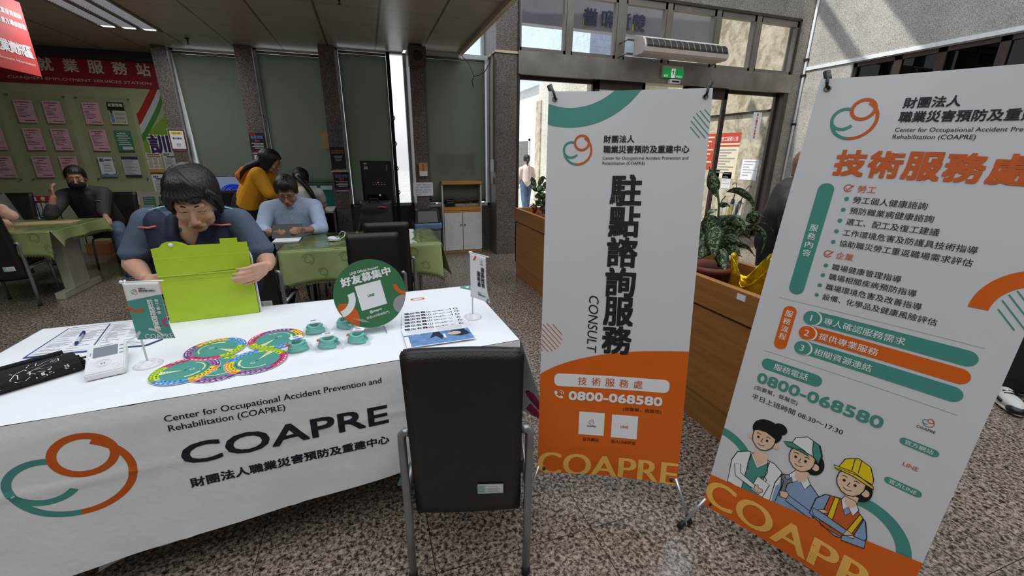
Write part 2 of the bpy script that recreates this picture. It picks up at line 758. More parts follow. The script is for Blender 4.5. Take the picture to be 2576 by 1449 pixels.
def ceiling_material():
    m = bpy.data.materials.new('ceiling_tile')
    MATS['ceiling_tile'] = m
    m.use_nodes = True
    nt = m.node_tree
    L = nt.links.new
    b = nt.nodes['Principled BSDF']
    tc = nt.nodes.new('ShaderNodeTexCoord')
    sp = nt.nodes.new('ShaderNodeSeparateXYZ')
    L(tc.outputs['Object'], sp.inputs[0])
    fs = []
    for ax, per, off, w in ((0, 0.604, 0.254, 0.012), (1, 0.604, 5.547, 0.0042)):
        a = nt.nodes.new('ShaderNodeMath'); a.operation = 'ADD'; a.inputs[1].default_value = -off + 50 * per
        L(sp.outputs[ax], a.inputs[0])
        q = nt.nodes.new('ShaderNodeMath'); q.operation = 'PINGPONG'; q.inputs[1].default_value = per / 2
        L(a.outputs[0], q.inputs[0])
        t = nt.nodes.new('ShaderNodeMath'); t.operation = 'LESS_THAN'; t.inputs[1].default_value = w
        L(q.outputs[0], t.inputs[0])
        fs.append(t.outputs[0])
    x = nt.nodes.new('ShaderNodeMath'); x.operation = 'MAXIMUM'
    L(fs[0], x.inputs[0]); L(fs[1], x.inputs[1])
    mx = nt.nodes.new('ShaderNodeMix'); mx.data_type = 'RGBA'
    L(x.outputs[0], mx.inputs[0])
    mx.inputs[6].default_value = rgb((172, 162, 146))
    mx.inputs[7].default_value = rgb((96, 88, 78))
    L(mx.outputs[2], b.inputs['Base Color'])
    b.inputs['Roughness'].default_value = 0.34
    b.inputs['Specular IOR Level'].default_value = 0.55
    return m


ceiling_material()

# ---- floor
m = MB(); m.box((-10, -5, -0.1), (7.6, 8.4, 0)); struct(m.build('floor', MATS['floor_granite']))

# ---- dropped ceiling over the office side, its open edge trimmed along the atrium
m = MB()
m.prism([(-10, 3.7), (1.40, 3.7), (1.40, 6.62), (0.62, 6.62), (0.62, 6.84), (-0.3, 6.84), (-0.3, 7.27), (-1.36, 7.27), (-1.36, 7.72), (-2.5, 7.72), (-2.5, 8.3), (-10, 8.3)], 2.85, 3.05)
struct(m.build('ceiling', MATS['ceiling_tile']))
m = MB(); m.box((1.352, 3.7, 2.805), (1.402, 6.5, 2.849)); struct(m.build('trim_1', MATS['cream_trim']))

# ---- pillars of the stepped window front
PIL = [(-2.614, -2.437, 7.53, 8.28), (-1.537, -1.330, 7.10, 7.72), (-0.474, -0.272, 6.67, 7.27), (0.655, 0.838, 6.29, 6.84)]
for i, (x0, x1, y0, y1) in enumerate(PIL):
    m = MB(); m.box((x0, y0, 0), (x1, y1, 2.848), bev=0.004)
    struct(m.build('wall_pillar_%d' % (i + 1), MATS['pillar_granite']))
m = MB(); m.box((1.815, 6.15, 0), (2.125, 6.9, 7.0), bev=0.004); struct(m.build('wall_column', MATS['pillar_granite']))

# ---- windows between the pillars: sill wall, frame, glass
BAYS = [(-2.437, -1.337, 7.63, 0.9), (-1.330, -0.274, 7.20, 0.72), (-0.272, 0.655, 6.77, 0.72), (0.838, 1.815, 6.51, 0.72)]
for i, (x0, x1, y, zs) in enumerate(BAYS):
    m = MB(); m.box((x0, y + 0.02, 0), (x1, y + 0.2, zs)); struct(m.build('wall_sill_%d' % (i + 1), MATS['sill_granite']))
    top = 2.848
    m = MB()
    for a, b in (((x0, y + .03, zs), (x0 + .035, y + .11, top)), ((x1 - .035, y + .03, zs), (x1, y + .11, top)), ((x0, y + .03, zs), (x1, y + .11, zs + .04)), ((x0, y + .03, top - .022), (x1, y + .11, top))):
        m.box(a, b)
    w = struct(m.build('window_%d' % (i + 1), MATS['white_aluminium']))
    m = MB(); m.box((x0 + .02, y + .065, zs + .02), (x1 - .02, y + .071, top - .02)); m.build('pane', MATS['clear_glass'], w)
# the strip of window that runs on above the ceiling edge beside the column
m = MB()
for a, b in (((1.40, 6.80, 2.80), (1.44, 6.88, 4.6)), ((1.775, 6.80, 2.80), (1.815, 6.88, 4.6)), ((1.40, 6.80, 2.80), (1.815, 6.88, 2.86))): m.box(a, b)
w = struct(m.build('window_5', MATS['white_aluminium']))
m = MB(); m.box((1.42, 6.835, 2.82), (1.80, 6.841, 4.6)); m.build('pane', MATS['clear_glass'], w)
m = MB(); m.box((0.838, 6.535, 2.79), (1.80, 6.80, 2.848)); struct(m.build('trim_2', MATS['white_aluminium']))

# ---- roller blinds, each with its tube and hem bar
BL = [([(-2.40, 2.775), (-2.33, 0.95)], -1.36, 7.60, 'wide roller blind behind the framed notice pillar, bottom end hidden by a monitor'),
      ([(-1.290, 2.775), (-1.278, 1.05)], -0.30, 7.17, 'roller blind ending at the teal desk partition'),
      ([(-0.232, 2.775), (-0.225, 0.76)], 0.385, 6.74, 'roller blind behind the tall black water dispenser'),
      ([(0.842, 2.745), (0.842, 0.80)], 1.735, 6.485, 'roller blind behind the white cabinet with a monitor')]
for (lt, lb), xr, y, lab in BL:
    o = empty('roller_blind', (0, y, 0), 0, 'grey-green ' + lab, 'blind', 'roller blinds of the window front')

    def fn(u, v, lt=lt, lb=lb, xr=xr):
        z = lt[1] + (lb[1] - lt[1]) * v
        xl = lt[0] + (lb[0] - lt[0]) * v
        return Vector((xl + (xr - xl) * u, 0.004 * math.sin(u * 9 + v * 3), z))
    m = MB(); m.grid(fn, 12, 16); s_ = m.build('blind_cloth', MATS['blind_cloth'], o)
    solid(s_, 0.002)
    m = MB(); m.tube([(lt[0], .0, lt[1] + .018), (xr, .0, lt[1] + .018)], .017, 10); m.build('roller_tube', MATS['steel_frame'], o)
    m = MB(); m.tube([(lb[0], .0, lb[1]), (xr, .0, lb[1])], .010, 8); m.build('hem_bar', MATS['bronze_frame'], o)
m = MB()
m.box((0.388, 6.70, 0.3), (0.435, 6.76, 2.83))
for z in (0.9, 1.25, 1.6, 1.95): m.tube([(0.435, 6.72, z), (0.452, 6.72, z + .03), (0.435, 6.72, z + .06)], .008, 6)
struct(m.build('trim_3', MATS['black_gasket']))

# ---- pale green sign wall at the end of the office side
m = MB(); m.box((-10, 8.2, 0), (-2.5, 8.35, 2.85)); struct(m.build('wall_back', MATS['pale_green_wall']))
m = MB(); m.box((-10, 8.12, 2.72), (-2.62, 8.199, 2.85)); struct(m.build('trim_4', MATS['dark_soffit']))

# ---- entrance front: granite above, transom lights, steel beam, sliding doors
YD = 6.15
m = MB()
m.box((2.125, YD, 3.72), (7.48, YD + .2, 7.0))
m.box((7.20, YD, 0), (7.48, YD + .2, 3.72))
struct(m.build('wall_front', MATS['front_granite']))
m = MB(); m.box((2.125, YD - .045, 2.575), (7.20, YD + .19, 2.862)); struct(m.build('trim_5', MATS['stainless']))
m = MB()
m.box((2.135, YD - .02, 3.68), (7.20, YD + .15, 3.72)); m.box((7.165, YD - .02, 2.862), (7.20, YD + .15, 3.70)); m.box((2.125, YD - .02, 2.862), (2.15, YD + .15, 3.70))
struct(m.build('trim_6', MATS['bronze_frame']))
TX = [(2.15, 2.845), (2.925, 3.655), (3.785, 4.50), (4.59, 5.42), (5.512, 6.235), (6.335, 7.165)]
for i, (x0, x1) in enumerate(TX):
    m = MB()
    z0, z1 = 2.862, 3.68
    for a, b in (((x0, YD, z0), (x1, YD + .07, z0 + .055)), ((x0, YD, z1 - .085), (x1, YD + .07, z1)), ((x0, YD, z0), (x0 + .028, YD + .07, z1)), ((x1 - .035, YD, z0), (x1, YD + .07, z1))): m.box(a, b)
    w = struct(m.build('window_%d' % (i + 6), MATS['steel_frame']))
    m = MB(); m.box((x0 + .02, YD + .035, z0 + .04), (x1 - .02, YD + .041, z1 - .06)); m.build('pane', MATS['clear_glass'], w)
    if i < 5:
        m = MB(); m.box((x1, YD - .01, 2.862), (TX[i + 1][0], YD + .12, 3.68)); struct(m.build('trim_%d' % (i + 7), MATS['steel_frame']))
DX = [('door_1', 2.15, 3.42, YD + .10, .05, .05), ('door_2', 3.40, 4.27, YD + .04, .06, .12), ('door_3', 5.02, 5.92, YD + .04, .075, .16), ('door_4', 5.90, 7.10, YD + .10, .045, .05)]
for n, x0, x1, y, fr, ft in DX:
    m = MB()
    for a, b in (((x0, y, 0.02), (x0 + fr, y + .05, 2.574)), ((x1 - fr, y, 0.02), (x1, y + .05, 2.574)), ((x0, y, 2.574 - ft), (x1, y + .05, 2.574)), ((x0, y, .02), (x1, y + .05, .12))): m.box(a, b, bev=.003)
    d = struct(m.build(n, MATS['bronze_frame']))
    m = MB(); m.box((x0 + fr - .01, y + .022, .1), (x1 - fr + .01, y + .028, 2.574 - ft + .01)); m.build('pane', MATS['clear_glass'], d)
m = MB(); m.box((7.10, YD - .02, 0), (7.20, YD + .19, 2.574)); m.box((2.125, YD - .01, 0), (2.155, YD + .19, 2.574)); struct(m.build('trim_12', MATS['bronze_frame']))
m = MB(); m.box((2.125, YD - .02, 0.001), (7.2, YD + .22, .02)); struct(m.build('trim_13', MATS['stainless']))

# ---- right hand granite wall with its strip of dark inner windows
XR = 7.48
m = MB()
ys, z0, z1 = 5.32, 1.0, 2.93
m.box((XR, -5, 0), (XR + .15, YD + .2, z0)); m.box((XR, -5, z1), (XR + .15, YD + .2, 7.0)); m.box((XR, ys, z0), (XR + .15, YD + .2, z1))
struct(m.build('wall_right', MATS['hall_granite']))
m = MB(); m.box((XR - .02, -5, 2.945), (XR - .001, YD - .05, 3.0)); struct(m.build('trim_14', MATS['white_aluminium']))
m = MB(); m.tube([(7.445, YD - .035, 0.02), (7.445, YD - .035, 6.9)], .02, 10); struct(m.build('trim_15', MATS['white_aluminium']))
m = MB()
for z in (2.05, 2.85, 3.1): m.box((7.415, YD - .065, z), (7.475, YD - .002, z + .035))
struct(m.build('trim_16', MATS['black_gasket']))
m = MB()
yy = ys
k = 0
while yy > -4.5:
    y2 = yy - (.62 if k % 2 == 0 else .52)
    m = MB()
    for a, b in (((XR + .03, y2, z0), (XR + .09, y2 + .05, z1)), ((XR + .03, yy - .05, z0), (XR + .09, yy, z1)), ((XR + .03, y2, z1 - .06), (XR + .09, yy, z1)), ((XR + .03, y2, z0), (XR + .09, yy, z0 + .05))): m.box(a, b)
    w = struct(m.build('window_%d' % (12 + k), MATS['bronze_frame']))
    m = MB(); m.box((XR + .055, y2 + .04, z0 + .04), (XR + .061, yy - .04, z1 - .05)); m.build('pane', MATS['dark_glass'], w)
    yy = y2
    k += 1
m = MB(); m.box((XR + .16, -5, 0.9), (XR + 2.5, 5.6, 3.0)); m.bm.faces.ensure_lookup_table()
struct(m.build('wall_inner_room', MATS['dark_soffit']))

# ---- walls out of the picture that keep the hall closed
m = MB(); m.box((-10.2, -5, 0), (-10, 8.4, 7)); struct(m.build('wall_left', MATS['front_granite']))
m = MB(); m.box((-10.2, -5.2, 0), (7.6, -5, 7)); struct(m.build('wall_rear', MATS['front_granite']))
# ---- unseen roof; its opening is shaped to put sun patches on wall and floor
m = MB()
RZ = 7.0
pol = [(0.2, 0.9), (3.41, 1.09), (5.165, 4.03), (5.58, 4.71), (6.75, 6.30), (5.0, 5.65), (3.2, 5.0), (1.40, 4.35), (0.2, 4.2)]
hole = [Vector((x, y, RZ)) for x, y in pol]
outer = [Vector(p) for p in ((-10, -5, RZ), (7.7, -5, RZ), (7.7, 6.4, RZ), (-10, 6.4, RZ))]
allv = outer + hole
t = tessellate_polygon([outer, hole])
vs = [m.bm.verts.new(p) for p in allv]
for f in t: m.face([vs[i] for i in f])
r = struct(m.build('ceiling_roof', MATS['hall_granite']))
solid(r, .06, 1)
m = MB()  # unseen bars, slanted to cast the dark bands across the sunlit right wall
for off in (0.62, 1.9):
    a = Vector((3.41 - off, 1.09 - .1, RZ + .02)); d = Vector((.415, .68, 0)).normalized()
    m.tube([a, a + d * 7.0], .065, 6)
struct(m.build('ceiling_shadow_bars', MATS['steel_frame']))
# ================================================================ the consultation table and what lies on it
TZ = 0.752
mat('white_cloth', (236, 237, 240), rough=0.85, var=0.015, bump=0.12, bscale=38)
mat('print_navy', (24, 22, 38), rough=0.6)
mat('print_black', (26, 24, 26), rough=0.6)
mat('print_orange', (206, 92, 20), rough=0.6, var=0.03)
mat('print_teal', (76, 150, 140), rough=0.6, var=0.03)
mat('print_white', (236, 236, 238), rough=0.6, var=0.01)
mat('print_grey', (150, 150, 154), rough=0.6)
mat('print_pale', (206, 206, 210), rough=0.6)
mat('print_pink', (200, 60, 118), rough=0.6)
mat('print_blue', (60, 110, 180), rough=0.6)
mat('white_plastic', (232, 232, 234), rough=0.35)
mat('white_paper', (236, 237, 242), rough=0.75, var=0.01)
mat('dark_metal', (48, 48, 50), rough=0.45, metal=0.5)
mat('laminate_grey', (170, 168, 164), rough=0.5)
O_, T_, N_, W_ = MATS['print_orange'], MATS['print_teal'], MATS['print_navy'], MATS['print_white']

FL, FR, BR, BLc = Vector((-1.392, 1.398, 0)), Vector((0.553, 1.531, 0)), Vector((0.528, 2.345, 0)), Vector((-1.412, 2.258, 0))
E1 = (FR - FL).normalized()
NF = Vector((E1.y, -E1.x, 0))            # outward at the front
A0 = Vector((-1.36, 1.40, 0))

# ---- folding table under the cloth
t = empty('folding_table', (-0.43, 1.88, 0), math.atan2(E1.y, E1.x), 'long folding table under the white cloth with emblem, legs mostly covered', 'table')
m = MB(); m.box((-.955, -.40, .715), (.955, .40, .748), bev=.004); m.build('tabletop', MATS['laminate_grey'], t)
for sx in (-.82, .82):
    for sy in (-.33, .33):
        m = MB(); m.tube([(sx, sy, 0), (sx, sy, .715)], .014, 10); m.build('leg', MATS['dark_metal'], t)

# ---- white tablecloth with its printed front
clo = empty('tablecloth', (-0.43, 1.88, 0), 0, 'white tablecloth with ring emblem and big black lettering hanging down the front', 'tablecloth')
CO = Vector((-0.43, 1.88, 0))


def hem(u):
    if u < .3: return .56 - .10 * ((.3 - u) / .33) ** 1.6
    return .575 - (u - .3) * .062


def front(u, v, d):
    """u along the front edge from A0, v <= 0 down from the table edge"""
    dep = -v
    o = .004 + .006 * min(1, dep / .05)
    o += .010 * dep * math.sin(u * 5.1 + 1.0) + .006 * dep * math.sin(u * 13 + 2 + dep * 4)
    o += .0035 * math.exp(-((dep - .225 - .01 * math.sin(u * 3)) / .010) ** 2)        # pressed fold across
    o += .004 * math.exp(-((u - .60 - .08 * dep) / .014) ** 2) + .004 * math.exp(-((u - .97 - .05 * dep) / .012) ** 2)
    o += .002 * noise.noise(Vector((u * 9, v * 9, 1.3))) * min(1, dep / .1)
    p = A0 + E1 * u + NF * (o + d)
    p.z = TZ + v
    if dep < .03: p.z -= 0.0
    return p - CO


def top(u, v, d):
    a = FL.lerp(FR, u); b = BLc.lerp(BR, u)
    p = a.lerp(b, v)
    e = min(u, 1 - u, v, 1 - v)
    p.z = TZ + d + .0012 * noise.noise(Vector((p.x * 5, p.y * 5, .2)))
    if e < .012: p.z -= .004 * (1 - e / .012) ** 2
    return p - CO


m = MB()
m.grid(lambda u, v: top(u, v, 0), 60, 28)
U0, U1 = -.03, 1.917
m.grid(lambda s, q: front(U0 + (U1 - U0) * s, -hem(U0 + (U1 - U0) * s) * q, 0) - Vector((0, 0, .004 * (1 - q))), 80, 34, flip=True)


def side(P, Q, out, h0, h1, flare, ph):
    def f(s, q):
        p = P.lerp(Q, s)
        dep = (h0 + (h1 - h0) * s) * q
        p = p + out * (.005 + flare * (1 - s) ** 1.5 * dep / .55 + .035 * (dep / .5) * (0.5 + 0.5 * math.sin(s * 15 + ph)))
        p.z = TZ - .004 - dep
        return p - CO
    return f


m.grid(side(FR, BR, Vector((1, .03, 0)), .49, .50, .15, 0.6), 36, 18)
m.grid(side(BR, BLc, Vector((-.05, 1, 0)), .5, .5, .02, 2.0), 40, 10)
m.grid(side(BLc, FL, Vector((-1, 0, 0)), .5, .48, .05, 1.0), 30, 14)
c_ = m.build('cloth', MATS['white_cloth'], clo)
m = MB()
m.grid(lambda s, q: Vector((-1.02 + .34 * s - .05 * q, 1.60 - .03 * q + .02 * math.sin(6 * s), .20 - .185 * q + .10 * s * q)) - CO, 10, 8)
m.build('hanging_corner', MATS['white_cloth'], clo)

p = Print(.0006)
p.text('Center for Occupational Accident Prevention and', .676, -.0885, None, N_, w=.668, bold=.012)
p.text('Rehabilitation (COAPRE)', .680, -.1255, None, N_, w=.335, bold=.012)
p.text('COAPRE', .695, -.257, .078, N_, w=.660, bold=.022)
p.text('財團法人職業災害預防及重建中心', .697, -.350, .037, N_, w=.654, bold=.03)
emblem(p, .262, -.350, .285, O_, T_, sx=1.11)
p.ring(1.56, -.62, .20, .14, T_, 120, 165, n=12)
p.build('printed_front', clo, front, maxlen=.03)
p = Print(.0008)
uv = lambda x, y: ((x + 1.40) / 1.945, (y - 1.42) / .90)
cu, cv = uv(.21, 2.155)
p.ring(cu, cv, .019, .016, O_, sx=1, sy=1.1); p.ring(cu, cv - .012, .019, .016, O_, sx=1, sy=1.1)
p.poly([(1.0, .84), (1.0, 1.0), (.968, .985), (.962, .95), (.978, .90)], T_)
p.build('printed_top', clo, top, maxlen=.03)
p = Print(.0012)
sd = side(FR, BR, Vector((1, .03, 0)), .49, .50, .15, 0.6)
p.poly([(0.0, .62), (.05, .66), (.10, .60), (.16, .55), (.28, .62), (.36, 1.0), (0, 1.0)], MATS['print_pink'])
p.build('printed_side', clo, lambda u, v, d: sd(u, v) + Vector((d, -d, 0)), maxlen=.05)

# ---- lime document box
bx = empty('document_box', (-0.733, 2.178, TZ), math.atan2(.035, .353), 'lime green plastic document box held upright by the standing woman', 'box')
mat('lime_plastic', (176, 204, 42), rough=0.42, var=0.04, bump=0.05, bscale=300)
mat('lime_edge', (196, 220, 90), rough=0.4)
m = MB()
m.box((-.177, 0, 0), (.177, .030, .322), bev=.003)
m.build('case', MATS['lime_plastic'], bx)
out = [(-.178, .345), (-.150, .349), (-.135, .365), (-.118, .372), (-.085, .372), (-.062, .364), (-.045, .352), (.075, .350), (.075, .373), (.142, .373), (.142, .352), (.178, .352), (.178, .232), (-.178, .218)]
m = MB()
for k, (z0, z1, y) in enumerate(((.218, .30, -.004),)):
    pass
bot = [Vector((x, -.0045, z)) for x, z in out]
topv = [Vector((x, -.0015, z)) for x, z in out]
m.hexa(bot, topv)
m.build('flap', MATS['lime_plastic'], bx)
m = MB()
m.box((-.178, -.0052, .219), (.178, -.0044, .2225)); m.box((-.178, -.0016, .198), (.178, -.0006, .2005)); m.box((-.178, -.0052, .300), (.178, -.0044, .3015))
m.build('crease', MATS['lime_edge'], bx)
m = MB(); m.lathe([(0, .003), (.008, .0025), (.009, 0)], (-.106, -.0046, .357), 16, axis=(0, -1, 0)); m.build('snap_button', MATS['white_plastic'], bx)
for i in range(3):
    m = MB(); m.box((.1795 + i * .0022, .003, .002), (.1805 + i * .0022, .028, .30 - .01 * i)); m.build('document_sheet', MATS['white_paper'], bx)


# ---- two desk flags
def desk_flag(loc, ang, label, prints, wave):
    o = empty('desk_flag', loc, ang, label, 'flag', 'table flags on white stands')
    m = MB(); m.lathe([(0, 0), (.043, 0), (.044, .004), (.034, .010), (.012, .013), (.006, .018), (0, .018)], (0, 0, 0), 28)
    for k in range(7):
        a = 2 * PI * k / 7
        m.ball((.026 * math.cos(a), .026 * math.sin(a), .0095), (.011, .011, .0045), 8, 5)
    m.build('base', MATS['white_plastic'], o)
    m = MB(); m.tube([(0, 0, .012), (0, 0, .325)], .0032, 10); m.build('pole', MATS['white_plastic'], o)
    m = MB(); m.tube([(-.012, 0, .318), (.116, 0, .318)], .0028, 8); m.ball((-.012, 0, .318), .0062, 10, 7); m.ball((.116, 0, .318), .0036, 8, 6); m.build('crossbar', MATS['white_plastic'], o)

    def fn(u, v, d):
        return Vector((u + wave[0] * max(0, -v - .12) ** 2 * (u / .1), -.0035 + wave[1] * math.sin(u * 38 + 1) * (-v / .21) * .5 - d + wave[2] * (u / .1) * (v / .21) ** 2, .316 + v))
    m = MB(); m.grid(lambda u, v: fn(-.008 + .112 * u, -.212 * (1 - v) + .0, 0), 14, 18)
    s = m.build('flag_cloth', W_, o); solid(s, .0006, 0)
    pr = Print(.0005); prints(pr); pr.build('printed_design', s, lambda u, v, d: fn(u, v, d + .0009), maxlen=.016)
    return o


def pf1(p):
    p.poly([(-.008, -.212), (.104, -.212), (.104, -.045), (-.008, -.066)], T_, 1)
    p.layer = 2
    emblem(p, .012, -.043, .020, O_, T_)
    p.text('財團法人', .038, -.025, .0055, N_, bold=.02, res=1); p.text('職業災害預防及重建中心', .038, -.033, .006, N_, w=.052, bold=.02, res=1)
    p.text('Center for Occupational Accident Prevention', .038, -.037, None, N_, w=.052, res=1)
    p.column('駐點諮詢服務', .064, -.062, .0185, .0195, W_, bold=.03, layer=3)
    p.column('勞工健康', .085, -.062, .0115, .0145, W_, bold=.02, layer=3)
    p.ring(.016, -.080, .030, .020, O_, 195, 320, layer=2, n=16)
    p.ring(.104, -.150, .020, .012, MATS['print_pink'], 90, 250, layer=2, n=12)
    p.ring(.032, -.214, .046, .037, MATS['print_pale'], 15, 165, layer=2, n=20)
    p.text('COAPRE', .016, -.211, .019, W_, w=.086, bold=-.01, layer=3)


def pf2(p):
    p.ring(.012, -.006, .026, .017, O_, 285, 360, layer=1, n=12)
    p.layer = 2
    emblem(p, .066, -.034, .016, O_, T_); p.text('COAPRE', .064, -.041, .004, N_, bold=.03, res=1)
    p.column('南區技術', .082, -.052, .0215, .0245, N_, bold=.03)
    p.column('服務處', .054, -.076, .0215, .0245, N_, bold=.03)
    p.text('財團法人', .040, -.182, .005, N_, bold=.02, res=1); p.text('職業災害預防及重建中心', .040, -.190, .006, N_, w=.050, bold=.02, res=1)
    p.rect(.035, -.1735, .10, -.1728, MATS['print_grey'])
    p.text('Center for Occupational Accident Prevention', .040, -.196, None, N_, w=.046, res=1)
    p.ring(.104, -.212, .019, .011, T_, 90, 180, layer=2, n=12)


desk_flag((-0.820, 1.719, TZ), math.atan2(-.020, .115), 'small teal desk flag on a white stand beside the blood pressure meter', pf1, (1.2, .004, 0))
desk_flag((0.420, 1.828, TZ), math.atan2(-.113, .054), 'small white desk flag on a white stand beside the fanned leaflets', pf2, (2.2, .004, .01))

# ---- forms on a clipboard folder, pen
fo = empty('clip_folder', (-1.19, 2.07, TZ + .002), 0, 'blue edged folder with two printed forms lying open under a pen', 'folder')
mat('folder_blue', (52, 74, 128), rough=0.5)
mat('form_ink', (120, 122, 140), rough=0.7)
SA = [Vector((x, y, 0)) for x, y in ((-1.276, 1.922), (-1.088, 1.924), (-1.158, 2.220), (-1.292, 2.208))]
SB = [Vector((x, y, 0)) for x, y in ((-1.082, 1.924), (-.905, 1.918), (-.872, 1.965), (-.945, 2.235), (-1.152, 2.222))]
base = Vector((-1.19, 2.07, 0))
for nm, pts, z, mt in (('folder_back', [Vector((-1.284, 1.914, 0)), Vector((-.898, 1.910, 0)), Vector((-.864, 1.962, 0)), Vector((-.94, 2.243, 0)), Vector((-1.299, 2.216, 0))], (.0, .0015), 'folder_blue'), ('form_sheet', SA, (.0018, .0024), 'white_paper'), ('form_sheet', SB, (.0018, .0026), 'white_paper')):
    m = MB(); m.hexa([q - base + Vector((0, 0, z[0])) for q in pts], [q - base + Vector((0, 0, z[1])) for q in pts])
    o = m.build(nm, MATS[mt], fo)
    if nm == 'form_sheet':
        random.seed(len(pts))
        p = Print(.0003)
        a, b, c = (pts[0], pts[1], pts[-1])
        n_ = 22
        for k in range(n_):
            v = .05 + .9 * k / n_
            for s0, s1 in ((.08, .08 + random.uniform(.2, .4)), (.52, .52 + random.uniform(.15, .38))):
                if random.random() < .75: p.rect(s0, v, s1, v + .010, MATS['form_ink'])
        p.stroke([(.04, .04), (.96, .04), (.96, .95), (.04, .95)], .006, MATS['form_ink'], closed=True)
        if len(pts) == 5: p.ring(.42, .40, .30, .26, MATS['print_pale'], layer=0)
        p.build('printed_lines', o, lambda u, v, d, a=a, b=b, c=c, z=z: a + (b - a) * u + (c - a) * v - base + Vector((0, 0, z[1] + .0002 + d)))
pe = empty('pen', (-1.182, 2.06, TZ + .0105), math.atan2(.155, -.045), 'clear and blue ballpoint pen lying on the printed forms', 'pen')
mat('pen_clear', (205, 208, 222), rough=0.2)
mat('pen_blue', (34, 42, 120), rough=0.35)
m = MB(); m.tube([(-.055, 0, 0), (.035, 0, 0)], [.0058, .0058], 10); m.build('barrel', MATS['pen_clear'], pe)
m = MB(); m.tube([(-.055, 0, 0), (-.072, 0, -.001), (-.082, 0, -.002)], [.0062, .0048, .001], 10); m.build('tip', MATS['pen_blue'], pe)
m = MB(); m.tube([(.035, 0, 0), (.066, 0, 0), (.07, 0, 0)], [.0061, .0061, .004], 10); m.box((.0, -.0016, .006), (.06, .0016, .0085)); m.build('pen_cap', MATS['pen_blue'], pe)

# ---- blood pressure meter
bp = empty('blood_pressure_meter', (-.945, 1.740, TZ), math.radians(20), 'white blood pressure meter with grey screen wired to the black cuff', 'blood pressure meter')
mat('screen_grey', (128, 134, 142), rough=0.3)
m = MB()
prof = [(-.098, .004), (-.098, .026), (.088, .066), (.098, .060), (.098, .012), (-.06, .0)]
m.hexa([Vector((-.052, y, z)) for y, z in prof], [Vector((.052, y, z)) for y, z in prof])
bmesh.ops.bevel(m.bm, geom=list(m.bm.edges), offset=.004, segments=2, affect='EDGES')
m.build('housing', MATS['white_plastic'], bp)
sl = (.066 - .026) / .186
P3 = flat((-.052, -.098, .0262), (1, 0, 0), Vector((0, 1, sl)).normalized())
m = MB(); p = Print(.0004)
p.rect(.018, .098, .084, .165, MATS['screen_grey']); o = p.build('screen', bp, P3)
p = Print(.0004)
p.ring(.046, .055, .022, .0205, MATS['print_pale'], n=24); p.ring(.046, .055, .016, .015, MATS['print_pale'], n=24); p.ring(.080, .030, .010, .009, MATS['print_pale'], n=18)
p.rect(.040, .050, .0445, .060, MATS['print_grey']); p.rect(.048, .050, .0525, .060, MATS['print_grey'])
for v in (.100, .125, .150): p.rect(.088, v, .099, v + .007, MATS['print_grey'])
p.rect(.010, .115, .013, .135, MATS['print_grey']); p.text('COMPARE', .034, .172, .004, MATS['print_grey'], res=1) if False else p.rect(.034, .172, .07, .175, MATS['print_grey'])
p.build('button_marks', bp, P3)

cf_ = empty('arm_cuff', (-1.135, 1.715, TZ), math.atan2(.105, .125) - .02, 'rolled black arm cuff with a white arm drawing and a black tube', 'arm cuff')
mat('black_fabric', (17, 17, 20), rough=0.9, bump=0.2, bscale=200)
mat('black_rubber', (20, 20, 21), rough=0.5)
m = MB()
prof = [(-.052, .004), (-.064, .018), (-.060, .036), (-.040, .050), (-.010, .055), (.025, .052), (.050, .040), (.060, .022), (.052, .004)]
m.hexa([Vector((-.105, y, z)) for y, z in prof], [Vector((.105, y, z)) for y, z in prof])
m.tube([(-.095, .045, .050), (.085, .045, .052)], .010, 8)
for k in range(9): m.box((-.118, -.05 + .011 * k, .004 + .003 * (k % 3)), (-.10, -.043 + .011 * k, .018 + .004 * (k % 4))); m.box((.10, -.05 + .011 * k, .004 + .003 * (k % 2)), (.122, -.043 + .011 * k, .020 + .004 * (k % 3)))
o = m.build('cuff_roll', MATS['black_fabric'], cf_)


def cuff_fn(u, v, d):
    q = v * (len(prof) - 1)
    ys = [(-.064, .018), (-.060, .036), (-.040, .050), (-.010, .055), (.025, .052)]
    t_ = max(0, min(.9999, v)) * 4
    i = int(t_); f = t_ - i
    y = ys[i][0] + (ys[i + 1][0] - ys[i][0]) * f; z = ys[i][1] + (ys[i + 1][1] - ys[i][1]) * f
    nrm = Vector((0, -(ys[i + 1][1] - ys[i][1]), (ys[i + 1][0] - ys[i][0])))
    nrm = Vector((0, -abs(nrm.y), abs(nrm.z))).normalized()
    return Vector((u, y, z)) + nrm * (d + .0006)


p = Print(.0004)
st = lambda pts, w=.0022: p.stroke(pts, w, W_)
st([(-.085, .02), (-.078, .98)]); st([(.084, .02), (.078, .98)]); st([(-.08, .97), (.078, .97)], .0012)
st([(-.06, .30), (-.045, .48), (-.02, .60), (.01, .62), (.03, .72), (.05, .80), (.062, .74), (.060, .60), (.045, .55), (.03, .58), (.0, .48), (-.02, .40)])
st([(-.06, .30), (-.048, .16), (-.03, .12), (-.018, .22), (-.012, .42), (-.02, .56)]); st([(-.055, .56), (-.04, .44), (-.043, .26)])
st([(-.02, .40), (-.004, .30), (-.004, .08)]); st([(.004, .36), (.018, .30), (.02, .08), (.004, .06)]); st([(.0, .48), (.02, .42), (.036, .40), (.036, .12), (.024, .10)])
st([(-.015, .66), (-.005, .82), (.012, .80), (.006, .66)]); st([(.04, .62), (.05, .72)], .0015); st([(.045, .60), (.056, .70)], .0015)
p.text('左手', .064, .12, .2, W_, w=.012, res=1); p.rect(.008, .14, .016, .26, MATS['print_pale']); p.rect(.026, .18, .033, .34, MATS['print_pale'])
p.build('white_drawing', o, cuff_fn)
m = MB()
pts = [(.105, .02, .03), (.125, .035, .016), (.150, .045, .012), (.172, .042, .012)]
